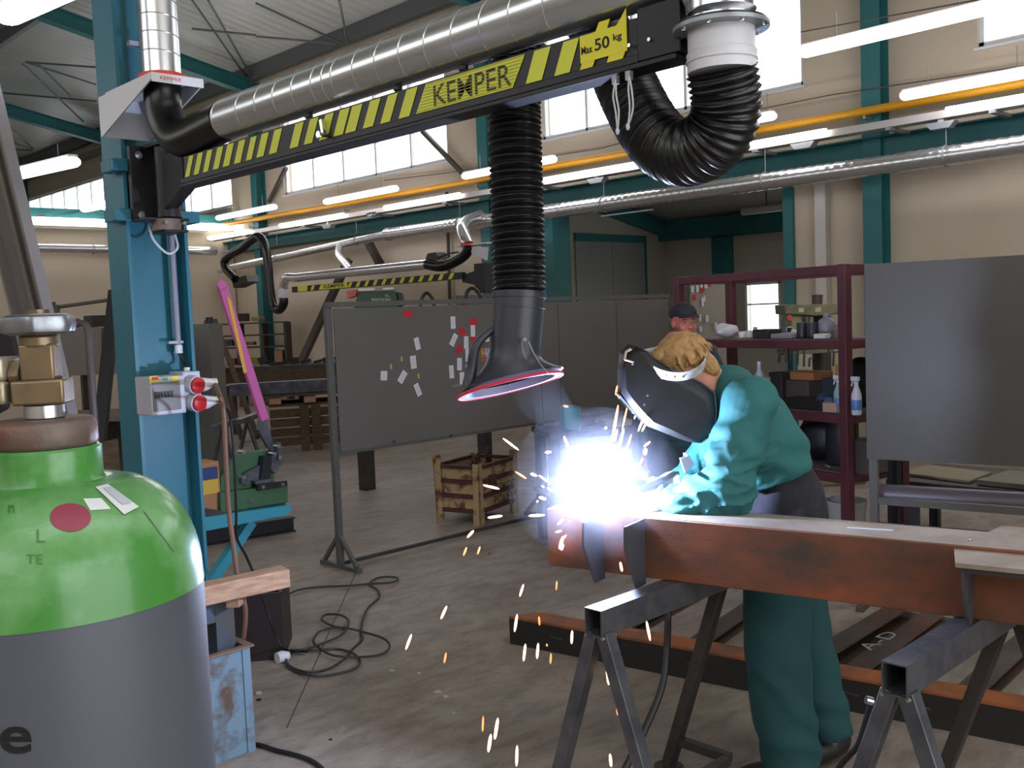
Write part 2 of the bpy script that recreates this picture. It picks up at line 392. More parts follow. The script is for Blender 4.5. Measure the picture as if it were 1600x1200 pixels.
# ================================================================ MAIN COLUMN AND WHAT HANGS ON IT
galv = M('spiral duct metal', '#dde0e2', .24, .84)
galvd = M('dull galvanised', '#9aa0a4', .45, .6, rvar=.1, scale=8)
blk = M('black steel', '#18181b', .45, bump=.05, bscale=80)
rub = M('black rubber hose', '#121213', .32)
whitep = M('white painted sheet', '#d9d9de', .4)
grayp = M('grey plastic', '#a9abb6', .5)
redp = M('red plastic', '#c3262d', .4)
orng = M('orange red plastic', '#d8432a', .5)
yel = M('yellow vinyl', '#d8dc3c', .45)
chrome = M('bright chrome', '#d8dade', .2, 1)
CX0, CX1, CY0, CY1 = 1.866, 2.150, 4.32, 4.53
mb = MB()
mb.box(CX0, CX0+.016, CY0, CY1, 0, roof_z(2)-.02); mb.box(CX1-.016, CX1, CY0, CY1, 0, roof_z(2)-.02)
mb.box(CX0+.016, CX1-.016, (CY0+CY1)/2-.006, (CY0+CY1)/2+.006, 0, roof_z(2)-.02)
t = thing('steel_column', 'large teal painted steel H column standing behind the green gas cylinder', 'column', (2.0, 4.42, 0))
obj('shaft', mb, TEAL, t)
obj('base_plate', MB().box(CX0-.06, CX1+.06, CY0-.06, CY1+.06, 0, .02), TEAL, t)
# clamps holding the crane bearing
for i, (ya, yb) in enumerate([(250, 269), (327, 346)]):
    za = PY(200, ya, CY0).z; zb = PY(200, yb, CY0).z
    cl = MB().box(CX0-.055, CX1+.05, CY0-.03, CY0-.002, zb, za).box(CX0-.055, CX0-.01, CY0-.002, CY0+.1, zb, za).box(CX1+.01, CX1+.05, CY0-.002, CY0+.1, zb, za)
    obj('clamp_bar', cl, TEAL, t, bev=.003)
# ---- swing arm
AX = 1.88                                  # the arm hangs parallel to the long wall
def arm(px, py): return PX(px, py, AX)
zc = 2.31; hh = .058
def arm_y(px): return PX(px, 100, AX).y
ya, yb = arm_y(285), arm_y(1000)
arm_t = thing('crane_arm', 'black jib arm with yellow warning stripes holding the fume duct on the teal column', 'crane arm', (AX, CY0-.05, zc-.3))
body = MB()
body.box(AX-.028, AX+.028, yb-.02, ya, zc-hh+.012, zc+hh)
body.box(AX-.036, AX+.036, 1.335, ya+.02, zc-hh, zc-hh+.012)
body.box(AX-.033, AX-.0285, yb-.02, ya+.01, zc-hh+.0125, zc-hh+.032)
obj('beam', body, blk, arm_t, bev=.002)
# pivot housing
ph = MB()
PVX, PVY = 1.99, 4.15
gus = [(AX, ya+.0, zc+.056), (AX, ya+.0, zc-.056), (PVX, PVY, zc-.105), (PVX, PVY, zc+.15)]
ph.poly([V(p)-V((.033, .012, 0)) for p in gus], (.066, .024, 0))
ph.cyl((PVX, PVY, zc-.135), (PVX, PVY, zc+.17), .05, seg=24)
obj('pivot_housing', ph, blk, arm_t, bev=.003)
pb = MB()
zt = PY(240, 234, CY0).z; zb = PY(240, 347, CY0).z
pb.box(CX0+.01, CX0+.22, CY0-.06, CY0-.031, zb, zt)
pb.box(CX0+.0, CX0+.2, CY0-.2, CY0-.06, zb-.012, zb)
pb.box(PVX-.055, PVX+.055, CY0-.225, CY0-.06, zc+.172, zc+.19)
pb.box(PVX-.055, PVX+.055, CY0-.225, CY0-.06, zc-.20, zc-.188)
bpl = obj('bearing_plate', pb, blk, arm_t, bev=.003)
for (px, py) in [(215, 243), (262, 246), (220, 336), (266, 337)]:
    c = PY(px, py, CY0-.06)
    obj('bolt', MB().cyl(c, c-V((0, .012, 0)), .017, seg=16).cyl(c-V((0, .012, 0)), c-V((0, .022, 0)), .010, seg=6), chrome, bpl)
cop = M('brake lining brown', '#7c6a63', .5, .4)
c = V((PVX-.02, PVY, zc-.162)); obj('brake_band', MB().cyl(c-V((0, 0, .028)), c+V((0, 0, .02)), .062, seg=20), cop, arm_t)
for dx in (-.035, .05):
    obj('brake_bolt', MB().cyl(c+V((dx, -.05, 0)), c+V((dx, -.075, 0)), .008, seg=8), chrome, arm_t)
# stripes and lettering lie on the arm's face towards the camera side
fx = AX-.0290
def st_poly(px0, px1, lean=.045, z0=None, z1=None, x=fx):
    y0 = arm_y(px0); y1 = arm_y(px1); z0 = zc-hh+.034 if z0 is None else z0; z1 = zc+hh-.006 if z1 is None else z1
    return [(x, y0, z0), (x, y1, z0), (x, y1-lean, z1), (x, y0-lean, z1)]
stripes = [(289, 296), (303, 311), (318, 326), (334, 343), (350, 360), (368, 378), (387, 396), (404, 415), (424, 436), (457, 470), (480, 493), (504, 517), (527, 542), (546, 562), (574, 590), (602, 617), (631, 648)]
for a, b in stripes:
    p = st_poly(a, b); 
    obj('warning_stripe', MB().poly(p, (-.0012, 0, 0)), yel, arm_t)
p = st_poly(659, 812, .05); npn = obj('name_panel', MB().poly(p, (-.0012, 0, 0)), yel, arm_t)
c = V((fx-.0014, (arm_y(684)+arm_y(806))/2-.012, zc+.012))
for zz in range(9):
    pass
km = M('dark stencil ink', '#24261c', .6)
L = text_on('KEMPER', c, (0, -1, 0), (0, 0, 1), abs(arm_y(684)-arm_y(806)), .056, .0008, .006)
obj('lettering', L, km, npn, label='dark KEMPER lettering on yellow')
rl = MB()
for i in range(9):
    z = zc-hh+.038+i*.0085; k = (z-(zc-hh+.034))/(.07)*.05
    rl.box(fx-.0028, fx-.0023, arm_y(812)-k+.004, arm_y(659)-k-.004, z, z+.0016)
obj('panel_rule', rl, M('olive rule lines', '#a9a83a', .5), npn)
for a, b in [(833, 858), (878, 902)]:
    obj('warning_stripe', MB().poly(st_poly(a, b, .035), (-.0012, 0, 0)), yel, arm_t)
# load sign
y0, y1 = arm_y(921), arm_y(994)
sg = MB().box(fx-.004, fx-.0015, y1, y0, zc-.012, zc+.052)
for a, b in ((y0-.004, y0-.045), (y1+.055, y1+.006)):
    sg.poly([(fx-.0035, a, zc-.012), (fx-.0035, b, zc-.012), (fx-.0035, b-.006+.02, zc-.036), (fx-.0035, a-.0+.012, zc-.036)], (.002, 0, 0))
sg.poly([(fx-.0035, y0-.05, zc+.052), (fx-.0035, y0-.085, zc+.052), (fx-.0035, y0-.095, zc+.072), (fx-.0035, y0-.062, zc+.072)], (.002, 0, 0))
sg.poly([(fx-.0035, y1+.03, zc+.052), (fx-.0035, y1, zc+.052), (fx-.0035, y1, zc+.085), (fx-.0035, y1+.016, zc+.066)], (.002, 0, 0))
lsg = obj('load_sign', sg, M('sign yellow', '#e6dc2a', .45), arm_t)
yc = (y0+y1)/2
for s, dy, w, h, dz in [('Max', .052, .036, .019, .016), ('50', .002, .046, .028, .021), ('kg', -.048, .026, .021, .024)]:
    obj('load_lettering', text_on(s, (fx-.0042, yc+dy*.95, zc+dz), (0, -1, 0), (0, 0, 1), w, h, .0008, .018), M('black print', '#101010', .6), lsg)
# end housing and rails
y2 = arm_y(1078)
eb = MB().box(AX-.034, AX+.034, y2, yb-.0205, zc-.045, zc+.075)
obj('end_housing', eb, blk, arm_t, bev=.003)
sp = MB().box(AX-.045, AX+.045, y2-.03, yb+.02, zc+.1, zc+.115)
obj('spigot_tray', sp, whitep, arm_t, bev=.002)
for px, py in [(1000, 75), (1031, 66)]:
    c = arm(px, py); c.x = AX-.035; obj('bolt', MB().cyl(c, c-V((.007, 0, 0)), .0045, seg=10), chrome, arm_t)
# small lever on the arm
c = arm(524, 213); c.x = fx-.002
obj('friction_knob', MB().cyl(c, c-V((.03, 0, 0)), .007, seg=10).bar(c-V((.012, 0, 0)), c+V((-.012, .01, .05)), .012, .012).cyl(c-V((.03, 0, 0)), c-V((.036, 0, 0)), .011, seg=14), chrome, arm_t)
for dz in (.0,):
    pass
# pull cords under the arm
cord_m = M('white cord', '#cdd0d4', .6)
for px, q in ((962, [(962, 125), (958, 150), (962, 175), (965, 205)]), (983, [(983, 118), (982, 140), (984, 170), (981, 198)])):
    c = PX(px, q[0][1], AX-.05)
    obj('cord_clip', MB().cbox(c, .012, .014, .02), galvd, arm_t)
    for off in (0, 5):
        pts = spline([PX(x + (off if i in (1, 2) else 0), y, AX-.055) for i, (x, y) in enumerate(q)], 6)
        obj('pull_cord', MB().tube(pts, .0022, 6), cord_m, arm_t)
    e = PX(q[-1][0], q[-1][1], AX-.055); obj('cord_knot', MB().ell(e, .005, .005, .008), cord_m, arm_t)
# ---- fume extraction duct on the arm
DZ = 2.465; DR = .0745
duct = thing('extraction_duct', 'shiny spiral steel fume duct running above the yellow striped jib arm', 'duct', (AX, 2.4, DZ-DR))
yl = PX(358, 205, AX).y; ye = 1.37
dp = [V((AX, yl, DZ)), V((AX, ye, DZ))] + [V((AX, ye-.13*sin(a), DZ-.13+.13*cos(a))) for a in [pi/16*i for i in range(1, 9)]]
n = int((yl-ye)/.01); pts = [V((AX, yl+(ye-yl)*i/n, DZ)) for i in range(n+1)] + dp[2:]
seam = set(); y = yl-.10
ys_ = [PX(x, 300, AX).y for x in (365, 404, 434, 463, 493, 524, 541, 556, 590, 625, 663, 703, 746, 790, 836, 890)]
rs = []
for p in pts:
    d = min(abs(p.y-q) for q in ys_) if p.z > DZ-.001 else 1
    rs.append(DR)
obj('tube', MB().tube(pts, rs, 40), galv, duct)
for q in ys_ + [1.42]:
    obj('seam', MB().torus((AX, q, DZ), DR, .0022, (.0, 1, .18), 40, 6), M('bright seam', '#e4e6ea', .25, .9), duct)
rv = MB()
for zz in (2.335, 2.30): rv.cyl((AX, ye-.13, zz), (AX, ye-.13, zz+.02), DR+.002, seg=40)
obj('collar', rv, chrome, duct)
# hangers between duct and arm
for px in (478, 620, 724):
    y = arm_y(px); obj('duct_hanger', MB().box(AX-.004, AX+.004, y-.012, y+.012, zc+hh, DZ-DR-.0).cyl((AX, y, DZ-DR-.012), (AX, y, DZ-DR), .014, seg=10), blk, duct)
# flanged white spigot at the end of the arm
SC = P(1145, 60, 2.19); SCx, SCy = AX, ye-.13
zf = EYE.z + (P(1145, 52, 2.19).z-EYE.z)
fl = thing('swivel_flange', 'white swivel collar with a wide flange at the free end of the jib arm', 'flange', (SCx, SCy, zf-.1))
flr = obj('flange_ring', MB().cyl((SCx, SCy, zf-.004), (SCx, SCy, zf+.006), .104, seg=40), galvd, fl, bev=.001)
obj('gasket', MB().cyl((SCx, SCy, zf+.006), (SCx, SCy, zf+.012), .098, seg=40), rub, fl)
zb = P(1145, 118, 2.19).z
obj('collar', MB().lathe((SCx, SCy, zb), [(DR, 0), (DR, .02), (DR+.003, .022), (DR+.003, .026), (DR, .028), (DR+.002, .04), (DR-.002, .045), (DR-.002, zf-zb-.004)], seg=40), whitep, fl)
for k in range(8):
    a = k*pi/4+.3; q = V((SCx+.09*cos(a), SCy+.09*sin(a), zf-.008)); obj('flange_bolt', MB().cyl(q, q+V((0, 0, .004)), .005, seg=8), chrome, flr)
# ---- flexible hose and hood
hose = thing('extraction_hose', 'black ribbed flexible hose looping from the white collar and hanging down to the hood', 'hose', (AX, 1.9, 1.5))
hp = [V((SCx, SCy, zb+.004)), V((SCx, SCy, zb-.03)), P(1144, 170, 2.195), P(1134, 205, 2.205), P(1108, 230, 2.24), P(1062, 245, 2.32), P(1022, 215, 2.4), P(988, 155, 2.47), P(960, 90, 2.54), P(925, 25, 2.61), P(880, -20, 2.7), P(835, -5, 2.79), P(812, 60, 2.85), P(803, 130, 2.87), P(805, 220, 2.87), P(808, 320, 2.87), P(811, 420, 2.87), P(812, 470, 2.87)]
path = smooth_path(resample(spline(hp, 12), .012), 40)
ci = min(range(len(path)), key=lambda i: (path[i]-P(880, -20, 2.7)).length)
m_ = MB(); pts = resample(path, .0032)
rs = []
for i, p in enumerate(pts):
    s = i*.0032; rs.append(DR*(1+.06*cos(2*pi*s/.0150)))
m_.tube(pts, rs, 30)
obj('ribbed_hose', m_, rub, hose, sharp=80)
hood = thing('fume_hood', 'dark grey oval fume hood with a red rim hanging over the welding arc', 'hood', P(800, 600, 2.87))
hoodm = M('dark grey hood plastic', '#34363f', .38)
hc = P(797, 603, 2.87)
Lx = (P(878, 584, 2.87)-P(715, 623, 2.87))/2; a_ = Lx.length; Lx.normalize()
Sx = (F0*cos(radians(14)) - ZU*sin(radians(14))); Sx = (Sx-Lx*Sx.dot(Lx)).normalized(); b_ = .10; Nn = Lx.cross(Sx).normalized()
if Nn.z < 0: Nn = -Nn
top = P(811, 466, 2.87); dirt = (P(812, 420, 2.87)-top).normalized()
def ring(c, u, w, ru, rw, seg=48): return [c + u*cos(2*pi*j/seg)*ru + w*sin(2*pi*j/seg)*rw for j in range(seg)]
rings = []
u0_ = (Lx-dirt*Lx.dot(dirt)).normalized(); w0_ = dirt.cross(u0_); 
if w0_.dot(Sx) < 0: w0_ = -w0_
nk = 14
for k in range(nk+1):
    t = k/nk
    cc = lerp(top, hc+Nn*.015+Lx*.012, t)
    if t < .62: ru = rw = DR*(1.0-.02*t); uu, ww = u0_, w0_
    else:
        s = (t-.62)/.38; s2 = s*s*(3-2*s); e = s**2.2
        uu = u0_.lerp(Lx, s2).normalized(); ww = w0_.lerp(Sx, s2).normalized(); ru = DR*.99 + (a_-.004-DR)*e; rw = DR*.99 + (b_-.004-DR)*e
    rings.append(ring(cc, uu, ww, ru, rw))
def loft(rings, inner=None, close=False):
    mb = MB(); seg = len(rings[0]); vs = [q for r in rings for q in r]
    fs = [(i*seg+j, i*seg+(j+1) % seg, (i+1)*seg+(j+1) % seg, (i+1)*seg+j) for i in range(len(rings)-1) for j in range(seg)]
    return mb.add(vs, fs)
inn = [[c + (q-c)*.955 for q in r] for r in rings for c in [sum(r, V())/len(r)]]
o_ = obj('hood_shell', loft(rings + inn[::-1]), hoodm, hood, sharp=60)
obj('collar_ring', MB().tube([top+dirt*.0, top+dirt*.018], DR+.004, 36).tube([top-dirt*.03, top-dirt*.024], DR+.002, 36), hoodm, hood)
rim = ring(hc, Lx, Sx, a_, b_, 60)
obj('red_rim', MB().tube(rim, .005, 8, closed=True), M('red rim rubber', '#c8304a', .45), hood)
obj('rim_lip', loft([ring(hc-Nn*.002, Lx, Sx, a_-.004, b_-.004, 60), ring(hc-Nn*.001, Lx, Sx, a_*.86, b_*.84, 60), ring(hc+Nn*.02, Lx, Sx, a_*.8, b_*.78, 60)]), M('pale hood lining', '#a8a8c8', .35), hood, recalc=False)
obj('hood_damper', MB().tube([hc-Lx*a_*.7+Nn*.02, hc+Lx*a_*.7+Nn*.02], .004, 8).tube([hc+Nn*.004, hc+Nn*.03], .006, 8), blk, hood)
# handle on the left of the hood
hl = spline([P(790, 500, 2.86), P(757, 525, 2.85), P(742, 545, 2.85), P(737, 575, 2.86), P(731, 605, 2.86)], 6)
obj('handle', MB().tube(hl, [.009+.010*i/(len(hl)-1) for i in range(len(hl))], 10), hoodm, hood)
c = P(820, 531, 2.79); obj('knob', MB().cyl(c, c-FW*.012, .006, seg=12), chrome, hood)
wr = spline([P(815, 530, 2.785), P(818, 550, 2.785), P(823, 561, 2.785)], 6); obj('wire_clip', MB().tube(wr, .0015, 6), galvd, hood)
wr = spline([P(826, 534, 2.785), P(834, 552, 2.785), P(845, 570, 2.78), P(856, 582, 2.77)], 6); obj('wire_clip', MB().tube(wr, .0015, 6), galvd, hood)
# ---- wall bracket of the duct with rubber elbow and vertical riser
br = thing('duct_bracket', 'white triangular sheet metal bracket carrying the riser duct on the teal column', 'bracket', (1.9, 4.1, 2.55))
BX0, BX1, BY0 = 1.78, 2.0, 3.80; bz = P(283, 124, 4.0).z; bzb = 2.53
for x in (BX0, BX1-.006): obj('side_plate', MB().poly([(x, CY0-.003, bz), (x, CY0-.003, bzb), (x, CY0-.02, bzb), (x, BY0, bz-.02), (x, BY0, bz)], (.006, 0, 0)), whitep, br)
obj('back_plate', MB().box(BX0+.006, BX1-.006, CY0-.009, CY0-.003, bzb, bz), whitep, br)
RCx, RCy = 1.885, 3.92
tp = MB(); ro = .083; seg = 40
# top plate with a round hole
outer = []
for j in range(seg):
    a = 2*pi*j/seg; dx, dy = cos(a), sin(a); x0, x1, y0, y1 = BX0-RCx, BX1-RCx, BY0-RCy, CY0-.003-RCy
    k = min([v for v in ((x0 if dx < 0 else x1)/dx if abs(dx) > 1e-6 else 9, (y0 if dy < 0 else y1)/dy if abs(dy) > 1e-6 else 9)])
    outer.append((dx*k, dy*k))
vs = []
for z in (bz, bz+.006): vs += [(RCx+x, RCy+y, z) for x, y in outer] + [(RCx+ro*cos(2*pi*j/seg), RCy+ro*sin(2*pi*j/seg), z) for j in range(seg)]
fs = []
for j in range(seg):
    k = (j+1) % seg; fs += [(j, k, seg+k, seg+j), (2*seg+j, 2*seg+k, 3*seg+k, 3*seg+j), (j, k, 2*seg+k, 2*seg+j), (seg+j, seg+k, 3*seg+k, 3*seg+j)]
tp.add(vs, fs); tp.box(BX0, BX1, BY0-.004, BY0, bz-.03, bz+.006)
tpo = obj('top_plate', tp, whitep, br)
obj('lettering', text_on('KEMPER', ((BX0+BX1)/2-.03, BY0-.0045, bz-.012), (1, 0, 0), (0, 0, 1), .09, .014, .0006, .0), orng, tpo)
obj('slide_ring', MB().lathe((RCx, RCy, bz+.007), [(.09, 0), (.096, .004), (.096, .018), (.086, .024), (.079, .024)], seg=36), orng, br)
ris = thing('riser_duct', 'vertical shiny steel duct rising from the red ring beside the teal column', 'duct', (RCx, RCy, bz))
obj('tube', MB().cyl((RCx, RCy, bz+.034), (RCx, RCy, 6.6), .0745, seg=40), galv, ris)
for q in (62, 35, 90, 10): 
    z = PY(277, q, RCy).z; obj('seam', MB().torus((RCx, RCy, z), .0745, .0022, (.12, 0, 1), 40, 6), MATS['bright seam'], ris)
for k in range(3): z = PY(277, -20-28*k, RCy).z; obj('seam', MB().torus((RCx, RCy, z), .0745, .0022, (.12, 0, 1), 40, 6), MATS['bright seam'], ris)
elb = spline([V((RCx, RCy, bz+.03)), V((RCx, RCy+.01, bz-.05)), V((RCx-.005, RCy+.0, bz-.13)), V((RCx, RCy-.07, bz-.215)), V((AX, RCy-.18, bz-.255)), V((AX, yl+.12, DZ-.01)), V((AX, yl+.003, DZ))], 8)
tag(obj('rubber_elbow', MB().tube(smooth_path(resample(elb, .01), 25), .0745, 30), rub), 'smooth black rubber elbow joining the riser duct to the arm duct', 'hose')
# conduit, glands, cables, flex loop on the column
cd = thing('conduit', 'grey plastic conduit running down the teal column to the socket box', 'conduit', (2.08, 4.3, 1.75))
q0, q1 = PY(266, 350, CY0+.04), PY(279, 540, CY0+.04); q0.x = q1.x = (q0.x+q1.x)/2
cv = .014
obj('pipe', MB().cyl(q0, q1, cv, seg=16), M('conduit grey', '#8b8d9b', .5), cd)
obj('gland', MB().cyl(q1-V((0, 0, .035)), q1+V((0, 0, .002)), .019, seg=10), whitep, cd)
obj('conduit_clip', MB().box(q1.x-.05, q1.x+.02, q1.y-.012, q1.y+.005, q1.z+.01, q1.z+.022), grayp, cd)
obj('cable', MB().tube(spline([q1-V((0, 0, .03)), q1+V((.015, -.02, -.08)), PY(291, 577, CY0-.03)], 6), .007, 8), blk, cd)
q2 = PY(247, 0, CY0+.08); 
cd2 = thing('conduit', 'grey plastic conduit on the upper part of the teal column behind the riser duct', 'conduit', (2.08, 4.3, 2.8))
zz = PY(240, 75, CY0-.02).z
obj('pipe', MB().cyl((1.985, CY0-.02, zz-.25), (1.985, CY0-.02, 6.5), .013, seg=14), MATS['conduit grey'], cd2)
obj('conduit_clip', MB().box(1.93, 2.0, CY0-.012, CY0+.02, zz, zz+.02), grayp, cd2)
fx_ = spline([PY(233, 352, CY0-.1), PY(240, 375, CY0-.12), PY(262, 396, CY0-.12), PY(277, 388, CY0-.12), PY(274, 370, CY0-.1), PY(268, 352, CY0-.1)], 8)
tag(obj('metal_flex_hose', MB().tube(fx_, .0055, 8), M('braided white hose', '#ccd3d8', .4)), 'thin white braided hose looping below the black crane bearing', 'hose')
# ---- socket box
sb = thing('socket_box', 'light grey power socket box with breaker window and two red sockets on teal column', 'socket box', (2.0, 4.2, 1.45))
c0, c1 = PY(234, 587, CY0-.16), PY(292, 652, CY0-.16)
x0, x1 = c0.x, PY(289, 600, CY0-.16).x; zt = PY(234, 590, CY0-.16).z; zb = PY(234, 651, CY0-.16).z; yf = CY0-.16
lg = M('light grey casing', '#b9bac6', .45)
obj('casing', MB().box(x0, x1, yf, CY0-.001, zb, zt), lg, sb, bev=.006)
def onbox(px, py, y=yf): return PY(px, py, y)
a = onbox(236, 598); b = onbox(283, 639)
bwn = obj('breaker_window', MB().box(a.x+.002, b.x, yf-.004, yf-.001, b.z, a.z), M('smoked window', '#77726e', .2), sb, bev=.001)
a2 = onbox(240, 614); b2 = onbox(271, 620)
tt = MB(); n = 6
for i in range(n): xx = a2.x+(b2.x-a2.x)*(i+.5)/n; tt.box(xx-.0055, xx+.003, yf-.009, yf-.004, b2.z, a2.z)
for i in range(1): tt.box(a2.x, b2.x, yf-.006, yf-.004, a2.z-.002, a2.z+.004)
obj('breaker_row', tt, M('dark breaker', '#2c2624', .5), bwn)
for (pa, pb, col, nm) in [((233, 588), (248, 598), '#d8c53a', 'yellow_sticker'), ((237, 589), (247, 593), '#c43a28', 'red_sticker'), ((253, 590), (262, 594), '#57a876', 'green_sticker'), ((268, 588), (279, 595), '#e0d335', 'yellow_sticker')]:
    a = onbox(*pa); b = onbox(*pb); dy = .001 if nm[0] != 'r' else .0015
    obj(nm, MB().box(a.x, b.x, yf-.001-dy, yf-.0005, b.z, a.z), M('label '+col, col, .5), sb)
ya_ = onbox(291, 600).x
obj('socket_casing', MB().box(x1+.002, onbox(317, 600).x, yf+.02, CY0-.001, zb+.03, zt+.012), lg, sb, bev=.005)
obj('cable_gland', MB().cyl(onbox(292, 587, CY0-.08), onbox(292, 574, CY0-.08), .014, seg=10), whitep, sb)
for (px, py) in [(308, 602), (311, 630)]:
    c = onbox(px, py, yf-.02); ax = V((.25, -1, -.12)).normalized()
    obj('red_socket', MB().lathe(c, [(.034, -.05), (.036, 0), (.036, .012), (.03, .016), (.0, .016)], ax, 28), redp, sb)
    obj('socket_neck', MB().lathe(c, [(.03, -.09), (.041, -.05), (.041, -.004), (.037, -.002)], ax, 28), lg, sb)
    pl = onbox(px+26, py-5, yf-.0)
    pgo = obj('plug', MB().tube([c+V((.02, .03, 0)), c+V((.05, .02, 0)), pl], [.034, .03, .016], 16), whitep, sb)
    obj('plug_gland', MB().cyl(pl-V((.01, 0, 0)), pl+V((.012, -.004, 0)), .018, seg=14), M('cream cap', '#c8c4a8', .5), pgo)
# ================================================================ LAMPS, PIPES AND DUCTS ON THE WALLS
lampm = M('lit lamp diffuser', '#ffffff', .4, emit='#fff4ff', estr=9)
lampm2 = M('lit tube', '#ffffff', .4, emit='#fff8f4', estr=7)
lampb = M('lamp housing', '#c9c9c6', .5)
def lamp(a, b, r, label, group=None, tray=False, sq=1.5, mat=lampm):
    a, b = V(a), V(b); d = (b-a).normalized(); t = thing('strip_lamp', label, 'lamp', (a+b)/2, group)
    n = 8; pts = []; rs = []
    for i in range(5): x = i/4*pi/2; pts.append(a+d*r*(1-cos(x))*1.0); rs.append(max(.1, sin(x))*r)
    pts.append(b-d*r); rs.append(r)
    for i in range(1, 5): x = pi/2-i/4*pi/2; pts.append(b-d*r*(1-cos(x))); rs.append(max(.1, sin(x))*r)
    obj('diffuser', MB().tube(pts, rs, 14, up=(0, 0, 1), sq=sq), mat, t)
    obj('housing', MB().bar(a+d*.03+ZU*r*.95, b-d*.03+ZU*r*.95, r*1.6, r*.5), lampb, t)
    obj('hanger', MB().cyl(lerp(a, b, .2)+ZU*r, lerp(a, b, .2)+ZU*(r+.22), .005, seg=6), galvd, t)
    obj('hanger', MB().cyl(lerp(a, b, .8)+ZU*r, lerp(a, b, .8)+ZU*(r+.22), .005, seg=6), galvd, t)
    return t
def lampx(px0, py0, px1, py1, X, r, label, **k):
    a = PX(px0, py0, X); b = PX(px1, py1, X); z = (a.z+b.z)/2; a.z = b.z = z; return lamp(a, b, r, label, **k)
lampx(1250, 73, 1570, 18, 8.0, .05, 'large lit strip lamp at the upper right, crossing the teal wall column')
lampx(1407, 146, 1640, 112, 10.4, .05, 'lit strip lamp just above the yellow pipe at the right edge')
lampx(1150, 190, 1212, 182, 10.4, .05, 'short visible end of a lit strip lamp just right of the hose loop')
lampx(724, 273, 868, 251, 10.4, .05, 'lit strip lamp crossing behind the hanging black hose')
lampx(508, 313, 620, 297, 10.4, .05, 'lit strip lamp below the long clerestory window, left of the hanging hose')
lampx(340, 339, 430, 325, 10.4, .05, 'lit strip lamp next to the left end of the yellow pipe')
a = P(8, 277, 16.2); b = P(116, 252, 14.2); lamp(a, b, .085, 'lit strip lamp hanging above the far left window')
a = P(131, 327, 17); b = P(180, 317, 15.8); lamp(a, b, .055, 'lit strip lamp whose end disappears behind the big teal column')
a = P(8, 25, 8.3); b = P(110, -24, 7.0); lamp(a, b, .085, 'lit strip lamp at the top left corner under the tan ceiling')
a = PY(283, 165, 12.3); b = a+V((.5, -1.2, .1))
# lamp strip on the cable tray of the right wall
TX, TZ = 10.95, 3.63
tray = MB(); tray.box(TX-.1, TX+.1, -4.8, 20.9, TZ-.03, TZ-.01); tray.box(TX-.1, TX-.096, -4.8, 20.9, TZ-.01, TZ+.05); tray.box(TX+.096, TX+.1, -4.8, 20.9, TZ-.01, TZ+.05)
t = thing('cable_tray', 'long pale grey cable tray with lamps running along the right wall', 'tray', (TX, 12, TZ))
obj('channel', tray, M('pale tray', '#c2c0ba', .5, .1), t)
for y in (-3.5, -.5, 2.0, 3.9, 5.0, 6.7, 8.4, 10.4, 12.6, 14.6, 16.9, 19.2): obj('tray_bracket', MB().box(TX-.14, XW-.3, y-.03, y+.03, TZ-.07, TZ-.032), galvd, t)
for (x0, x1, lab) in [(1480, 1680, 'lit tube on the cable tray at the right edge of the photo'), (1160, 1292, 'lit tube on the cable tray right of the hose loop'), (850, 1000, 'lit tube on the cable tray between the hanging hose and the loop'), (598, 716, 'lit tube on the cable tray above the spiral duct joint'), (432, 532, 'lit tube on the cable tray left of the hanging hose'), (290, 382, 'lit tube at the far left end of the cable tray')]:
    ya = PX(x0, 240, TX-.14).y; yb2 = PX(x1, 240, TX-.14).y
    ya = min(ya, 20.7)
    tt = thing('strip_lamp', lab, 'lamp', (TX-.14, (ya+yb2)/2, TZ))
    obj('diffuser', MB().tube([(TX-.15, ya, TZ+.03), (TX-.15, yb2, TZ+.03)], .038, 12), lampm2, tt)
# floodlights under the tray
for px, py in [(1253, 232), (1468, 201), (930, 286), (510, 377-20), (580, 338)]:
    c = PX(px, py, TX-.1); tt = thing('reflector_lamp', {1253: 'small grey reflector lamp under the tray beside the square duct', 1468: 'small grey reflector lamp under the tray near the right edge', 930: 'small grey reflector lamp under the tray between hose and loop'}.get(px, 'far grey reflector lamp under the tray, %s' % ('leftmost of them' if px == 510 else 'second from the left')), 'lamp', c)
    obj('reflector', MB().poly([c+V((0, .16, .07)), c+V((0, -.16, .07)), c+V((-.0, -.1, -.0)), c+V((0, .1, 0))], (.12, 0, 0)), galvd, tt)
    obj('lamp_stem', MB().box(c.x+.03, c.x+.06, c.y-.03, c.y+.03, c.z+.07, TZ-.031), lampb, tt)
# yellow gas pipe
yp = thing('gas_pipe', 'yellow gas pipe running high along the right wall', 'pipe', (11.2, 12, 3.9))
obj('pipe', MB().cyl((11.2, -4.8, 3.83), (11.2, 20.9, 3.97), .05, seg=16), M('gas yellow', '#d89a1c', .45), yp)
for y in (-1.5, 2.0, 5.46, 8.9, 12.2, 16, 19.6): obj('pipe_bracket', MB().box(11.19, XW-.26, y-.015, y+.015, 3.80, 3.825).box(11.19, 11.21, y-.015, y+.015, 3.825, 3.86), galvd, yp)
# thin cables on the wall above
cbl = M('dark cable', '#5a534c', .7)
for q, lab in (([(600, 320-38), (700, 270), (790, 255), (940, 232), (1080, 190), (1200, 168), (1300, 148), (1400, 133), (1600, 103)], 'thin dark cable pinned along the right wall below the windows'),):
    tag(obj('wall_cable', MB().tube([PX(x, y, XW-.25) for x, y in q], .008, 6), cbl), lab, 'cable')
tag(obj('suspension_wire', MB().tube([PX(1252, 50, 8.0), PX(1570, -8, 8.0)], .006, 6), cbl), 'thin dark wire stretched above the large upper right lamp', 'wire')
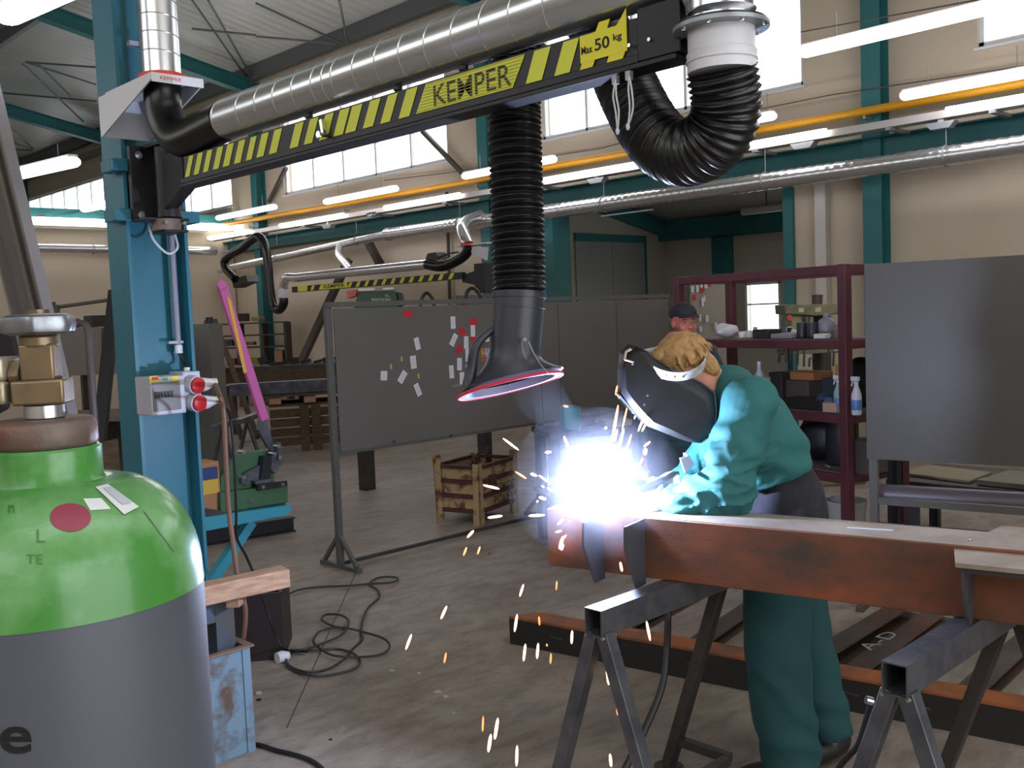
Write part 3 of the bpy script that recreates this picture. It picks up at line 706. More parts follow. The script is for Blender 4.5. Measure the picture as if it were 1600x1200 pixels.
# spiral duct along the right wall
wd_ = thing('wall_duct', 'long spiral steel duct running along the right wall below the lamps', 'duct', (10.9, 10, 3.1))
YJ = PX(605, 360, 10.9).y
mb = MB(); 
pts = [V((10.9, -4.8+i*.03, 3.2)) for i in range(int((YJ+4.8)/.03))]
obj('tube', mb.tube(pts, [.105*(1+.07*(i % 4 == 0)) for i in range(len(pts))], 24), galv, wd_)
pts = [V((10.9, YJ+i*.09, 3.2-.004*i)) for i in range(int((20.6-YJ)/.09))]
obj('narrow_tube', MB().tube(pts, [.078*(1+.02*(i % 3 == 0)) for i in range(len(pts))], 20), galv, wd_)
obj('reducer', MB().tube([(10.9, YJ-.1, 3.2), (10.9, YJ, 3.2), (10.9, YJ+.02, 3.2)], [.12, .12, .09], 24), galv, wd_)
obj('top_bar', MB().box(10.7, 10.72, 8.2, 9.1, 3.0, 3.02), galvd, wd_)
for y in (4.4, 6.6, 9.2, 12.3, 15.2, 18): obj('duct_strap', MB().torus((10.9, y, 3.2-(.004/.09*max(0, y-YJ))), .112 if y < YJ else .084, .008, (0, 1, 0), 24, 6).cyl((10.9, y, 3.3), (10.9, y, TZ-.035), .005, seg=6), galvd, wd_)
# duct on the left end wall
ld = thing('wall_duct', 'spiral steel duct running along the left end wall', 'duct', (5, YB-.25, 3.3))
lz = PY(200, 390, YB-.3).z
pts = [V((2.0+i*.05, YB-.3, lz)) for i in range(int((11.0-2.0)/.05))]
obj('tube', MB().tube(pts, [.1*(1+.02*(i % 4 == 0)) for i in range(len(pts))], 20), galv, ld)
obj('duct_strap', MB().torus((8.2, YB-.3, lz), .108, .012, (1, 0, 0), 20, 6), galvd, ld)
# lamps along the left end wall
lw = thing('cable_tray', 'pale lamp tray running along the left end wall below the teal beam', 'tray', (6, YB-.2, 3.9))
lzt = PY(100, 352, YB-.2).z
obj('channel', MB().box(2.5, 10.9, YB-.3, YB-.1, lzt-.03, lzt), MATS['pale tray'], lw)
for x0, x1, lab in ((-20, 97, 'lit tube on the left end wall left of the steel diagonal'), (99, 172, 'lit tube on the left end wall just left of the teal column'), (280, 370, 'lit tube on the left end wall between the teal column and the corner')):
    a = PY(x0, 345, YB-.32); b = PY(x1, 345, YB-.32)
    tt = thing('strip_lamp', lab, 'lamp', (a.x, YB-.32, lzt)); obj('diffuser', MB().tube([(a.x, YB-.35, lzt+.06), (b.x, YB-.35, lzt+.06)], .075, 12), lampm2, tt)
# teal brackets and floodlight on the ledge
for px in (72, 350):
    a = PY(px, 348-8, YB-.3); 
    tt = thing('ledge_bracket', 'teal strut with dark fixture on the end wall, %s' % ('left of the teal column' if px == 72 else 'right of the teal column'), 'bracket', a)
    obj('strut', MB().bar(a, a+V((.9, 0, .22)), .05, .05).bar(a+V((.9, 0, .22)), a+V((1.5, 0, .1)), .05, .05), TEALW, tt)
    obj('fixture', MB().cbox(a+V((-.1, 0, 0)), .12, .1, .1), cbl, tt)
# square vertical duct on the wall beside the annex
a = PX(1272, 300, XW-.12); b = PX(1289, 300, XW-.12)
vd = thing('square_duct', 'bright square steel duct standing against the wall right of the annex opening', 'duct', (XW-.1, (a.y+b.y)/2, 0))
obj('shaft', MB().box(XW-.12, XW-.005, b.y, a.y, .02, 3.15), M('bright square duct', '#c9c3bd', .4, .35), vd)
obj('foot_flange', MB().box(XW-.13, XW-.005, b.y-.02, a.y+.02, 0, .02), galvd, vd)
# white duct stubs left of the annex opening
a = PX(849, 400, XW-.08); b = PX(861, 400, XW-.08)
obj('wall_pipe', MB().box(XW-.09, XW-.005, b.y, a.y, 0, 3.0), M('white pipe', '#d8d2c4', .5), label='white square pipe standing left of the teal jamb of the annex', cat='pipe')
# steel diagonals on the right wall
dm = M('dark brown steel', '#4b443e', .6)
for q, lab in (([(545, 405), (463, 585)], 'dark steel strut leaning against the wall behind the grey welding screen'), ([(575, 378), (598, 420)], 'short dark steel strut beside the bent steel pipe'), ([(660, 205), (727, 275)], 'thin dark strut crossing the clerestory window below the jib arm'), ([(447, 262), (420, 316)], 'thin dark strut left of the long clerestory window')):
    X = XW-.35 if q[0][1] > 300 else XW-.12
    if q[0][1] == 405: a = PX(545, 405, 10.7); b = PZ(463, 587, 1.0); b = PX(455, 600, 10.2)
    else: a = PX(*q[0], X); b = PX(*q[1], X)
    tag(obj('steel_strut', MB().bar(a, b, .12 if X < 11.4 else .07, .12 if X < 11.4 else .07), dm), lab, 'strut')
# ---------------- second crane arm far away (same make), beside the far teal column
X2 = 9.6
def q2(px, py, X=X2): return PX(px, py, X)
c2 = thing('crane_arm', 'distant smaller jib arm with yellow stripes behind the grey welding screen', 'crane arm', q2(720, 440))
ya, yb2 = q2(466, 447).y, q2(725, 436).y; z2 = (q2(470, 447).z+q2(715, 436).z)/2
obj('beam', MB().box(X2-.04, X2+.04, yb2, ya+.15, z2-.055, z2+.045), blk, c2)
n = 15
for i in range(n):
    y = ya-.0 + (yb2-ya)*(.10+.06*i) if i < 2 else ya+(yb2-ya)*(.30+.0525*(i-2))
    w_ = .085
    obj('warning_stripe', MB().poly([(X2-.042, y, z2-.045), (X2-.042, y-w_, z2-.045), (X2-.042, y-w_-.07, z2+.04), (X2-.042, y-.07, z2+.04)], (-.002, 0, 0)), yel, c2)
yk0, yk1 = q2(505, 440).y, q2(546, 440).y
obj('name_panel', MB().box(X2-.045, X2-.042, yk1, yk0, z2-.045, z2+.04), yel, c2)
obj('lettering', text_on('KEMPER', (X2-.0455, (yk0+yk1)/2, z2), (0, -1, 0), (0, 0, 1), abs(yk0-yk1)*.8, .06, .001, .02), km, c2)
obj('load_sign', MB().box(X2-.045, X2-.042, q2(483, 440).y, q2(468, 440).y, z2-.05, z2+.05), yel, c2)
obj('pivot_housing', MB().poly([q2(722, 430), q2(722, 441), q2(757, 448), q2(757, 418)], (.1, 0, 0)).box(X2-.06, X2+.12, q2(762, 430).y, q2(746, 430).y, q2(750, 458).z, q2(750, 412).z), blk, c2)
d2 = thing('extraction_duct', 'distant bright steel duct lying above the far striped jib arm', 'duct', q2(600, 430))
ze_ = (q2(470, 428).z+q2(660, 420).z)/2
pp = spline([q2(443, 458), q2(443, 446), q2(448, 434), V((X2, q2(462, 430).y, ze_)), V((X2, q2(480, 430).y, ze_))], 6) + [V((X2, q2(668, 420).y, ze_))]
obj('tube', MB().tube(pp, .078, 22), galv, d2)
for x in (480, 520, 560, 600, 640): obj('seam', MB().torus((X2, q2(x, 425).y, ze_), .079, .004, (0, 1, .15), 22, 5), MATS['bright seam'], d2)
tag(obj('rubber_elbow', MB().tube(spline([V((X2, q2(668, 420).y-.01, ze_)), q2(690, 416), q2(712, 408), q2(728, 396), q2(732, 384)], 6), .08, 20), rub), 'distant black rubber elbow at the end of the far duct', 'hose')
b2_ = thing('duct_bracket', 'distant cream bracket with red ring on the far teal column', 'bracket', q2(740, 390))
a = q2(713, 386); b = q2(762, 386)
obj('side_plate', MB().poly([q2(715, 385), q2(762, 386), q2(760, 407)], (.02, 0, 0)), whitep, b2_)
obj('top_plate', MB().box(X2-.02, X2+.22, b.y, a.y, a.z-.0, a.z+.02), whitep, b2_)
obj('slide_ring', MB().cyl(q2(731, 384, X2+.02), q2(731, 380, X2+.02), .11, seg=20), orng, b2_)
tag(obj('bent_duct', MB().tube(spline([q2(731, 382, X2+.02), q2(727, 372, X2+.05), q2(722, 355, X2+.25), q2(730, 345, 10.4), q2(742, 340, 10.75), q2(752, 336, 10.9)], 6), .085, 20), galv), 'distant S shaped steel duct bend above the far bracket', 'duct')
tag(obj('bent_duct', MB().tube(spline([PX(531, 384, 10.9), PX(529, 398, 10.6), PX(540, 412, 10.3), PX(548, 422, 10.1)], 6), .07, 18), galv), 'distant short bent steel pipe dropping from the narrow wall duct', 'duct')
# far black hoses with hood
hz = spline([q2(443, 463), q2(443, 475), q2(436, 484), q2(427, 478), q2(422, 450), q2(419, 415), q2(414, 385), q2(405, 370), q2(392, 376), q2(378, 388), q2(360, 398), q2(351, 408), q2(353, 420), q2(362, 430), q2(368, 436)], 7)
hs = thing('extraction_hose', 'distant black hose bending from the far duct down and up again to a small hood', 'hose', q2(400, 430))
obj('ribbed_hose', MB().tube(hz, [.078+.004*(i % 2) for i in range(len(hz))], 18), rub, hs)
obj('hose_hood', MB().poly([q2(362, 437), q2(384, 430), q2(387, 440), q2(365, 450)], (.25, 0, 0)), rub, hs)
obj('sleeve', MB().cyl(q2(443, 452), q2(443, 465), .092, seg=20), whitep, hs)
# floodlight far
a = q2(685, 403); t = thing('floodlight', 'small black floodlight on a thin arm in front of the far wall', 'lamp', a)
obj('lamp_body', MB().poly([q2(668, 396), q2(680, 394), q2(688, 405), q2(664, 407)], (.2, 0, 0)), blk, t)
obj('lamp_arm', MB().tube([a, q2(702, 396), q2(716, 394)], .012, 6), blk, t)
# slim vertical pipe on far wall
tag(obj('wall_pipe', MB().cyl(PX(703, 476, XW-.08), PX(698, 300, XW-.08), .03, seg=8), dm), 'thin dark vertical pipe on the wall behind the far floodlight', 'pipe')
# ================================================================ WORKSHOP THINGS
steel = M('bare grey steel', '#6a6c72', .45, .6, col2='#4f5056', scale=7, rvar=.1)
dsteel = M('dark steel', '#3a3736', .55, .4, col2='#4a443f', scale=6)
scrm = M('grey sheet paint', '#66625e', .5, .1, col2='#5c5855', scale=1.5, soft=.6)
scrf = M('grey screen frame', '#5c5a58', .5, .2)
rust = M('rusty steel face', '#8c4b2b', .62, .1, col2='#46382f', scale=3.2, mix=.52, soft=.35, bump=.05, bscale=60, stretch=(1, 1, 2))
rustd = M('dark mill scale', '#4e4540', .55, .3, col2='#6a4734', scale=4, mix=.55, soft=.25, bump=.1)
topm = M('worn steel flange top', '#8f8174', .5, .35, col2='#a59a90', scale=6)
wood = M('pale sawn wood', '#b8957a', .75, col2='#9c7a60', scale=8, stretch=(1, 8, 8), bump=.1)
woodd = M('dirty dark wood', '#5f4c3a', .8, col2='#463829', scale=6, stretch=(2, 2, 9))
# ---------------- welding screen
SY = 5.64
a = PY(526, 700, SY); c = PY(1047, 600, SY); mid = PY(846, 600, SY)
x0, x1, xm = a.x, c.x, mid.x
ws = thing('welding_screen', 'long grey sheet metal welding screen on thin legs covered with small tags', 'screen', (x0, SY, 0))
zt = PY(530, 482, SY).z; zb = PY(535, 706, SY).z
zt = 1.79; 
obj('sheet', MB().box(x0+.03, xm-.005, SY-.004, SY+.004, zb, zt-.01).box(xm+.005, x1, SY-.004, SY+.004, zb, zt-.01), scrm, ws)
for x in (x0, xm, x1): obj('post', MB().box(x-.022, x+.022, SY+.005, SY+.045, .03, zt), scrf, ws, bev=.003)
obj('top_rail', MB().box(x0-.022, x1+.02, SY-.012, SY+.03, zt+.001, zt+.035), scrf, ws)
obj('bottom_rail', MB().box(x0+.02, x1, SY+.005, SY+.02, zb-.02, zb), scrf, ws)
obj('floor_bar', MB().box(x0+.03, x1, SY+.01, SY+.03, .02, .045), dsteel, ws)
for x in (x0, xm, x1):
    f = MB().box(x-.02, x+.02, SY-.2, SY+.25, 0, .03)
    f.bar((x, SY-.17, .03), (x, SY+.01, .22), .025, .025).bar((x, SY+.22, .03), (x, SY+.04, .22), .025, .025)
    obj('foot', f, scrf, ws)
bl = MB()
for px, py in ((614, 690), (703, 680)):
    q = PY(px, py, SY-.01); bl.cyl(q, q-V((0, .014, 0)), .012, seg=8)
obj('sheet_bolt', bl, chrome, ws)
sm = MB()
for px in (873, 964): q = PY(px, 520, SY-.0045); sm.box(q.x-.002, q.x+.002, SY-.0055, SY-.004, zb+.02, zt-.02)
obj('sheet_seam', sm, dsteel, ws)
# marks and tags on the screen
pap = M('white paper tag', '#c9c8cc', .7); redt = M('red tag', '#b0202c', .6); ptxt = M('faint print', '#b59a9e', .7)
tags = [(652, 537, 8.5, 17, -12, 'bent white tag, topmost of the left cluster on the grey screen'), (646, 566, 10, 18, -4, 'white tag in the middle of the left cluster on the grey screen'), (600, 587, 11, 13, 5, 'torn square white tag furthest left on the grey screen'), (629, 589, 9.5, 18, 38, 'white tag tilted left, between the torn tag and the lowest tag'), (653, 609, 8.5, 18, -22, 'lowest white tag of the left cluster on the grey screen'),
        (708, 504, 8.5, 17, 0, 'white tag highest on the screen left of the hood'), (709, 531, 8.5, 18, 33, 'white tag tilted left beside two red tags'), (739, 517, 8, 16, 2, 'white tag hanging directly below the upper red tag'), (728.5, 535, 8, 17, 3, 'upright white tag right of the tilted white tag'), (761, 525, 8, 16, -3, 'upright white tag beside the hood above the colour picture'), (730, 555, 6, 18, 0, 'narrow white tag half hidden by the hood handle'), (718, 569, 8.5, 17, 3, 'white tag in the lower group, right of the yellow topped tag'), (705.6, 581, 8, 18, -2, 'white tag with a yellow top in the lower group'), (722, 591, 8, 17, 2, 'lowest white tag next to the hood handle'), (729.5, 578, 3.5, 15, 0, 'thin sliver of white tag above the lowest tag by the handle')]
for px, py, w_, h_, ang, lab in tags:
    c = PY(px, py, SY-.0065); s = dep(c)/FPX*1.12; R = Matrix.Rotation(radians(ang), 3, 'Y'); e1 = R @ V((1, 0, 0)); e2 = R @ V((0, 0, 1))
    w2, h2 = w_*s/2, h_*s/2
    t = thing('paper_tag', lab, 'tag', c, 'white paper tags on the grey screen')
    crd = obj('card', MB().poly([c-e1*w2-e2*h2, c+e1*w2-e2*h2, c+e1*w2+e2*h2, c-e1*w2+e2*h2], (0, .0018, 0)), pap, t)
    pm2 = MB()
    for k in range(5): 
        zz = (.55-.3*k)*h2; pm2.add([c-e1*w2*.6+e2*zz-V((0, .0006, 0)), c+e1*w2*(.6-.15*(k % 2))+e2*zz-V((0, .0006, 0)), c+e1*w2*(.6-.15*(k % 2))+e2*(zz+.07*h2)-V((0, .0006, 0)), c-e1*w2*.6+e2*(zz+.07*h2)-V((0, .0006, 0))], [(0, 1, 2, 3)])
    obj('print', pm2, ptxt, crd)
for px, py, w_, h_, ang, lab in [(637.5, 490.6, 16, 10, 0, 'single red tag near the top rail of the grey screen'), (740, 502.7, 14, 10, 3, 'upper red tag above a white tag beside the hood'), (722, 518, 13, 10, 20, 'red tag tilted slightly between two white tags'), (740, 529, 11, 9, -25, 'red tag partly behind the hood handle'), (717.5, 546, 14, 9, -45, 'steeply tilted red tag, lowest of the red ones')]:
    c = PY(px, py, SY-.005); s = dep(c)/FPX*1.1; R = Matrix.Rotation(radians(ang), 3, 'Y'); e1 = R @ V((1, 0, 0)); e2 = R @ V((0, 0, 1)); w2, h2 = w_*s/2, h_*s/2
    tag(obj('red_tag', MB().poly([c-e1*w2-e2*h2, c+e1*w2-e2*h2, c+e1*w2+e2*h2, c-e1*w2+e2*h2], (0, .0008, 0)), redt), lab, 'tag', 'red tags on the grey screen')
for (px, py), lab in zip([(627.5, 561), (611, 573), (654, 588)], ['yellow paint mark left of the middle white tag', 'faint yellow mark above the torn square tag', 'yellow mark right of the tilted white tag']):
    c = PY(px, py, SY-.0048); tag(obj('chalk_mark', MB().box(c.x-.008, c.x+.008, SY-.0052, SY-.0042, c.z-.016, c.z+.018), M('yellow chalk', '#a8a646', .8)), lab, 'mark', 'yellow marks on the grey screen')
c = PY(759, 554, SY-.006); t = thing('colour_picture', 'small orange and blue picture stuck on the screen beside the hood', 'picture', c)
obj('sheet', MB().box(c.x-.05, c.x+.05, SY-.007, SY-.0055, c.z-.05, c.z+.05), M('orange print', '#b87a48', .6, col2='#8f5038', scale=22, mix=.5, soft=.1), t)
obj('blue_patch', MB().box(c.x-.005, c.x+.048, SY-.0076, SY-.0072, c.z-.02, c.z+.048), M('pale blue print', '#a9b3cc', .6, col2='#7583a8', scale=30, soft=.1), t)
c = PY(716, 602, SY-.005); tag(obj('chalk_mark', text_on('IIIIII', c, (1, 0, 0), (0, 0, 1), .12, .02, .0006), M('white chalk', '#8d8c8e', .8)), 'smudged white chalk writing below the lower tags', 'mark')
# ---------------- wire crate
N_, L_, R_ = PZ(751, 822), PZ(683, 816), PZ(842, 806)
e1 = (L_-N_); e2 = (R_-N_); e1.z = e2.z = 0
w1, w2 = e1.length, e2.length; e1.normalize(); e2 = V((-e1.y, e1.x, 0)) if V((-e1.y, e1.x, 0)).dot(e2) > 0 else V((e1.y, -e1.x, 0)); w2 = .60
crm = M('flaking cream paint on rust', '#a48a62', .75, col2='#5e3524', scale=9, mix=.56, soft=.12, bump=.2)
crr = M('rusty brown edge', '#54281e', .7, col2='#3c201b', scale=9)
cr = thing('stillage_crate', 'rusty cream steel crate with stencilled letters standing behind the welding screen', 'crate', N_)
def CP(u, v, z): return V((N_.x+e1.x*u+e2.x*v, N_.y+e1.y*u+e2.y*v, z))
zt = .46; zb = .1
for (u, v, hz) in ((0, 0, .5), (w1, 0, .56), (0, w2, .54), (w1, w2, .5)):
    su = 1 if u == 0 else -1; sv = 1 if v == 0 else -1
    for (uu, vv, lean) in ((.07*su, 0, 0), (0, .07*sv, 0)):
        lg_ = MB().poly([CP(u, v, 0), CP(u+uu, v+vv, 0), CP(u+uu*.8, v+vv*.8, hz), CP(u-.01*su, v-.01*sv, hz)], (e2*.012*sv if vv == 0 else e1*.012*su))
        obj('leg', lg_, crm, cr)
def side(pa, pb, nrm, name='side_panel'):
    n = 4; hh_ = (zt-zb)/3
    for k in range(3):
        z0 = zb+k*hh_; obj(name, MB().poly([pa+ZU*(z0+.03), pb+ZU*(z0+.03), pb+ZU*(z0+hh_), pa+ZU*(z0+hh_)], nrm*.006), crm, cr)
    rb = MB()
    for k in range(4): z0 = zb+k*hh_; rb.bar(pa+ZU*(z0+.012)-nrm*.008, pb+ZU*(z0+.012)-nrm*.008, .03, .03)
    obj('ridge_bar', rb, crr, cr)
side(CP(.065, 0.012, 0), CP(w1-.065, 0.012, 0), e2); side(CP(.012, .065, 0), CP(.012, w2-.065, 0), e1)
side(CP(w1-.012, .065, 0), CP(w1-.012, w2-.065, 0), -e1); side(CP(.065, w2-.012, 0), CP(w1-.065, w2-.012, 0), -e2)
obj('crate_floor', MB().poly([CP(.02, .02, zb), CP(w1-.02, .02, zb), CP(w1-.02, w2-.02, zb), CP(.02, w2-.02, zb)], (0, 0, .01)), crr, cr)
nr = -e1
for s, z, w_ in (('TOKOZ', zb+.165, .33), ('POLNA', zb+.065, .36)):
    obj('stencil_letters', text_on(s, CP(-.0, w2*.62, z+.012)+nr*.022, e2, (0, 0, 1), w_, .058, .001, .01), M('dark stencil paint', '#2d2722', .7), cr)
obj('latch_plate', MB().poly([CP(-.006, .14, .3), CP(-.006, .25, .3), CP(-.006, .25, .39), CP(-.006, .14, .39)], nr*.01), crr, cr)
q = CP(w1*.55, w2*.55, 0)
q = PZ(763, 708, .52)
hk = MB().lathe(q+V((0, 0, -.005)), [(.022, -.012), (.055, -.012), (.055, .012), (.022, .012), (.022, -.012)], -e1+e2*.2, 24, caps=False).bar(q-ZU*.05, q-ZU*.4, .05, .03)
tag(obj('lifting_lug', hk, crr), 'rusty lifting eye sticking out of the top of the steel crate', 'lug')
# ---------------- guillotine shear on teal stand
GY = 5.0
gre = M('machine green', '#3e6442', .5, col2='#35583a', scale=3); pink = M('pink lever paint', '#c2619a', .45); 
def G(px, py, dy=0): return PY(px, py, GY+dy)
sh = thing('lever_shear', 'green hand lever shear with a long pink handle on a teal stand', 'shear', G(400, 800))
bd = MB().poly([G(345, 802), G(345, 745), G(370, 715), G(385, 706), G(428, 703), G(428, 760), G(447, 760), G(447, 787)], (0, .05, 0))
bd.poly([G(345, 802, -.06), G(345, 770, -.06), G(450, 757, -.06), G(450, 785, -.06)], (0, .16, 0))
obj('body', bd, gre, sh, bev=.003)
obj('cutter_head', MB().poly([G(377, 745, -.03), G(384, 738, -.03), G(408, 726, -.03), G(412, 748, -.03), G(386, 758, -.03), G(377, 755, -.03)], (0, .028, 0)), steel, sh)
obj('blade_holder', MB().poly([G(412, 713, -.06), G(425, 712, -.06), G(423, 748, -.06), G(408, 750, -.06)], (0, .05, 0)).poly([G(403, 756, -.09), G(449, 751, -.09), G(449, 760, -.09), G(404, 767, -.09)], (0, .03, 0)), blk, sh)
obj('blade', MB().poly([G(398, 752, -.08), G(422, 748, -.08), G(424, 753, -.08), G(400, 757, -.08)], (0, .1, 0)), steel, sh)
lk = MB().poly([G(425, 700, -.05), G(438, 696, -.05), G(443, 722, -.05), G(430, 740, -.05), G(424, 735, -.05)], (0, .04, 0)).poly([G(433, 690, -.09), G(439, 692, -.09), G(441, 720, -.09), G(435, 718, -.09)], (0, .03, 0))
obj('link', lk, steel, sh)
for px, py in ((382, 746), (436, 697), (430, 709), (438, 715), (412, 761), (442, 757), (395, 783), (382, 706)):
    c = G(px, py, -.1); obj('bolt', MB().cyl(c, c+V((0, .06, 0)), .011, seg=10), chrome, sh)
obj('lever_socket', MB().poly([G(407, 655, -.02), G(415, 650, -.02), G(428, 695, -.02), G(420, 700, -.02), G(404, 672, -.02)], (0, .03, 0)), steel, sh)
obj('lever', MB().bar(G(413, 656, -.01), G(346, 444, -.01), .03, .052, up=(1, 0, 0)).cyl(G(346.5, 445, -.03), G(346.5, 445, .01), .026, seg=16), pink, sh, bev=.004)
a, b = G(381, 583, -.03), G(356, 470, -.03)
obj('lever_sticker', MB().poly([a, G(386, 582, -.03), G(361, 470, -.03), G(354, 462, -.03)], (0, .003, 0)), M('yellow sticker strip', '#d8a93a', .5), sh)
st = thing('machine_stand', 'teal painted steel stand carrying the green lever shear', 'stand', G(380, 900))
zt = G(455, 789).z; 
TQ = M('turquoise paint', '#3a93a5', .45)
tb = MB().poly([G(296, 834, -.1), G(296, 812, -.1), G(455, 789, -.1), G(456, 796, -.1), G(447, 805, -.1), G(300, 834, -.1)], (0, .34, 0))
obj('top_plate', tb, TQ, st)
obj('brace', MB().bar(G(392, 815, .0), G(318, 925, .0), .05, .06, up=(0, 1, 0)).bar(G(392, 815, .22), G(318, 925, .22), .05, .06, up=(0, 1, 0)), TQ, st)
q = G(330, 830)
obj('leg', MB().box(q.x-.55, q.x-.47, GY-.08, GY+.0, 0, zt-.09), TQ, st); obj('leg', MB().box(q.x-.55, q.x-.47, GY+.18, GY+.24, 0, zt-.09), TQ, st)
obj('foot_rail', MB().box(q.x-.6, q.x+.1, GY-.08, GY+.24, 0, .04), TQ, st)
tg = thing('cardboard_box', 'small cardboard box with blue and yellow print standing on the teal stand', 'box', G(325, 800))
obj('box', MB().box(G(308, 790).x, G(343, 790).x, GY-.02, GY+.14, G(325, 804).z+.018, G(325, 722).z), M('cardboard', '#a5764f', .8), tg)
obj('blue_label', MB().box(G(310, 740, -.03).x, G(341, 740, -.03).x, GY-.024, GY-.021, G(320, 750, -.02).z, G(320, 731, -.02).z), M('blue print', '#27376b', .6), tg)
obj('yellow_label', MB().box(G(310, 740, -.03).x, G(341, 740, -.03).x, GY-.024, GY-.021, G(320, 773, -.02).z, G(320, 751, -.02).z), M('yellow print', '#c9a43c', .6), tg)
rg = MB(); random.seed(3)
pts = [G(305, 806, -.08), G(305, 792, -.08), G(325, 795, -.08), G(352, 800, -.08), G(350, 806, -.08), G(338, 816, -.08), G(330, 814, -.08)]
tag(obj('metal_offcut', rg.poly(pts, (0, .1, 0)), dsteel), 'bent dark sheet offcut lying on the teal stand beside the box', 'offcut')
# dark I beams lying on the floor behind the stand
for (a, b, hgt, lab) in (((300, 855), (459, 829), .12, 'front one of two dark steel I beams lying on the floor behind the teal stand'), ((320, 832), (436, 815), .12, 'rear one of two dark steel I beams lying behind the teal stand')):
    p, q = PZ(*a), PZ(*b); w_ = .1
    pr = [(-w_/2, 0), (w_/2, 0), (w_/2, .012), (.006, .012), (.006, hgt-.012), (w_/2, hgt-.012), (w_/2, hgt), (-w_/2, hgt), (-w_/2, hgt-.012), (-.006, hgt-.012), (-.006, .012), (-w_/2, .012)]
    tag(obj('steel_beam', MB().prof(p, q, pr), M('black steel beam', '#26262a', .5, .3)), lab, 'beam', 'dark beams behind the teal stand')
# ---------------- blue container, posts, plank, dark box
BY = 3.52
pa = PY(388, 1010, BY); xr = pa.x; xl = xr-.45; zt = pa.z; zb = PY(390, 1180, BY).z
bn = thing('steel_bin', 'open blue painted steel bin with rust spots next to the gas cylinder', 'bin', (xr-.4, BY+.25, 0))
blue = M('chipped blue paint', '#6d8798', .6, col2='#5a4738', scale=6, mix=.57, soft=.12, bump=.1)
by2 = 3.98
w_ = MB().box(xl, xr, BY, BY+.006, zb, zt).box(xl, xr, by2-.006, by2, zb, zt).box(xl, xl+.006, BY+.006, by2-.006, zb, zt).box(xr-.006, xr, BY+.006, by2-.006, zb, zt).box(xl, xr, BY, by2, zb-.006, zb)
obj('walls', w_, blue, bn)
obj('rim', MB().box(xl-.015, xr+.018, BY-.015, BY+.012, zt, zt+.008).box(xl-.015, xr+.018, by2-.012, by2+.015, zt, zt+.008).box(xr-.012, xr+.018, BY+.012, by2-.012, zt, zt+.008), M('rusty rim', '#7c6255', .6), bn)
for x in (xl+.05, xr-.05):
    for y in (BY+.04, by2-.04): obj('foot', MB().box(x-.035, x+.035, y-.035, y+.035, 0, zb-.007), crr, bn)
obj('corner_rib', MB().box(xr-.03, xr+.003, BY-.006, BY-.0005, zb, zt-.002), blue, bn)
# square steel posts and green plate inside the bin
sbq = PY(352, 970, BY+.07); sbz = PY(354, 937, BY+.07).z
tag(obj('steel_block', MB().box(sbq.x-.04, sbq.x+.04, sbq.y, sbq.y+.09, zb+.003, sbz).box(sbq.x-.20, sbq.x-.041, sbq.y, sbq.y+.08, sbz-.08, sbz-.004), M('oily steel block', '#55524e', .5, .3, col2='#4a5c74', scale=8)), 'thick dark steel block standing in the blue bin under the wooden plank', 'steel block')
tag(obj('green_plate', MB().box(xl+.05, xr-.05, BY+.3, BY+.315, zb+.003, P(330, 950, 3.95).z), M('dark green plate', '#2c4734', .6)), 'dark green steel plate standing at the back inside the blue bin', 'plate')
pk0, pk1 = P(255, 942, 3.7), P(447, 900, 3.98)
tag(obj('wooden_plank', MB().bar(pk0, pk1, .09, .075), wood, bev=.006), 'rough pale wooden plank lying across the blue bin', 'plank')
tag(obj('wood_wedge', MB().cbox(lerp(pk0, pk1, .5)+V((.04, .02, -.062)), .05, .05, .035, .7), wood), 'small wood wedge under the middle of the plank', 'wedge')
a, b = PZ(388, 1034), PZ(443, 1030)
db = thing('dark_container', 'dark brown steel container open at the top beside the coiled cable', 'container', (a+b)/2)
zt = a.z+.34; dn = F0*.3; dn.z = 0
a2 = a-(b-a)*.55
dd = (b-a2).normalized(); nrm_ = V((-dd.y, dd.x, 0)); 
mbx = MB()
for p, q in ((a2, b), (b, b+nrm_*.34), (b+nrm_*.34, a2+nrm_*.34), (a2+nrm_*.34, a2)): mbx.bar(p+ZU*zt/2, q+ZU*zt/2, .006, zt, up=ZU)
mbx.poly([a2, b, b+nrm_*.34, a2+nrm_*.34], (0, 0, .006))
obj('walls', mbx, M('dark brown enamel', '#2b2020', .45), db)
obj('rim', MB().bar(a2+ZU*zt, b+ZU*zt, .014, .012).bar(b+ZU*zt, b+nrm_*.34+ZU*zt, .014, .012), M('dark brown enamel', '#2b2020'), db)
# ---------------- cables on the floor
cab = M('grey rubber cable', '#35322f', .5)
def floorcable(px, r, z=None): return spline([PZ(x, y, r+.001+.012*(i % 2 if z else 0)) for i, (x, y) in enumerate(px)], 7)
coil = [(440, 935), (465, 922), (500, 917), (545, 915), (580, 912), (612, 910), (622, 904), (610, 901), (590, 903), (577, 912), (590, 922), (592, 934), (575, 950), (567, 968), (564, 990), (566, 1000), (550, 1015), (535, 1032), (510, 1046), (480, 1050), (455, 1042), (447, 1030), (458, 1018), (490, 1016), (525, 1014), (550, 1020), (562, 1032), (555, 1044), (525, 1053), (490, 1056), (460, 1048), (446, 1036)]
tag(obj('power_cable', MB().tube(floorcable(coil, .0065, 1), .0065, 8), cab), 'grey cable lying in wide loops on the concrete floor beside the dark container', 'cable')
coil2 = [(450, 1020), (478, 1018), (520, 1003), (538, 992), (545, 975), (533, 965), (510, 964), (503, 972), (520, 982), (545, 986), (570, 992), (600, 1002), (609, 1015), (595, 1027), (560, 1031), (520, 1028), (497, 1015), (490, 1005), (498, 992), (520, 985), (540, 988)]
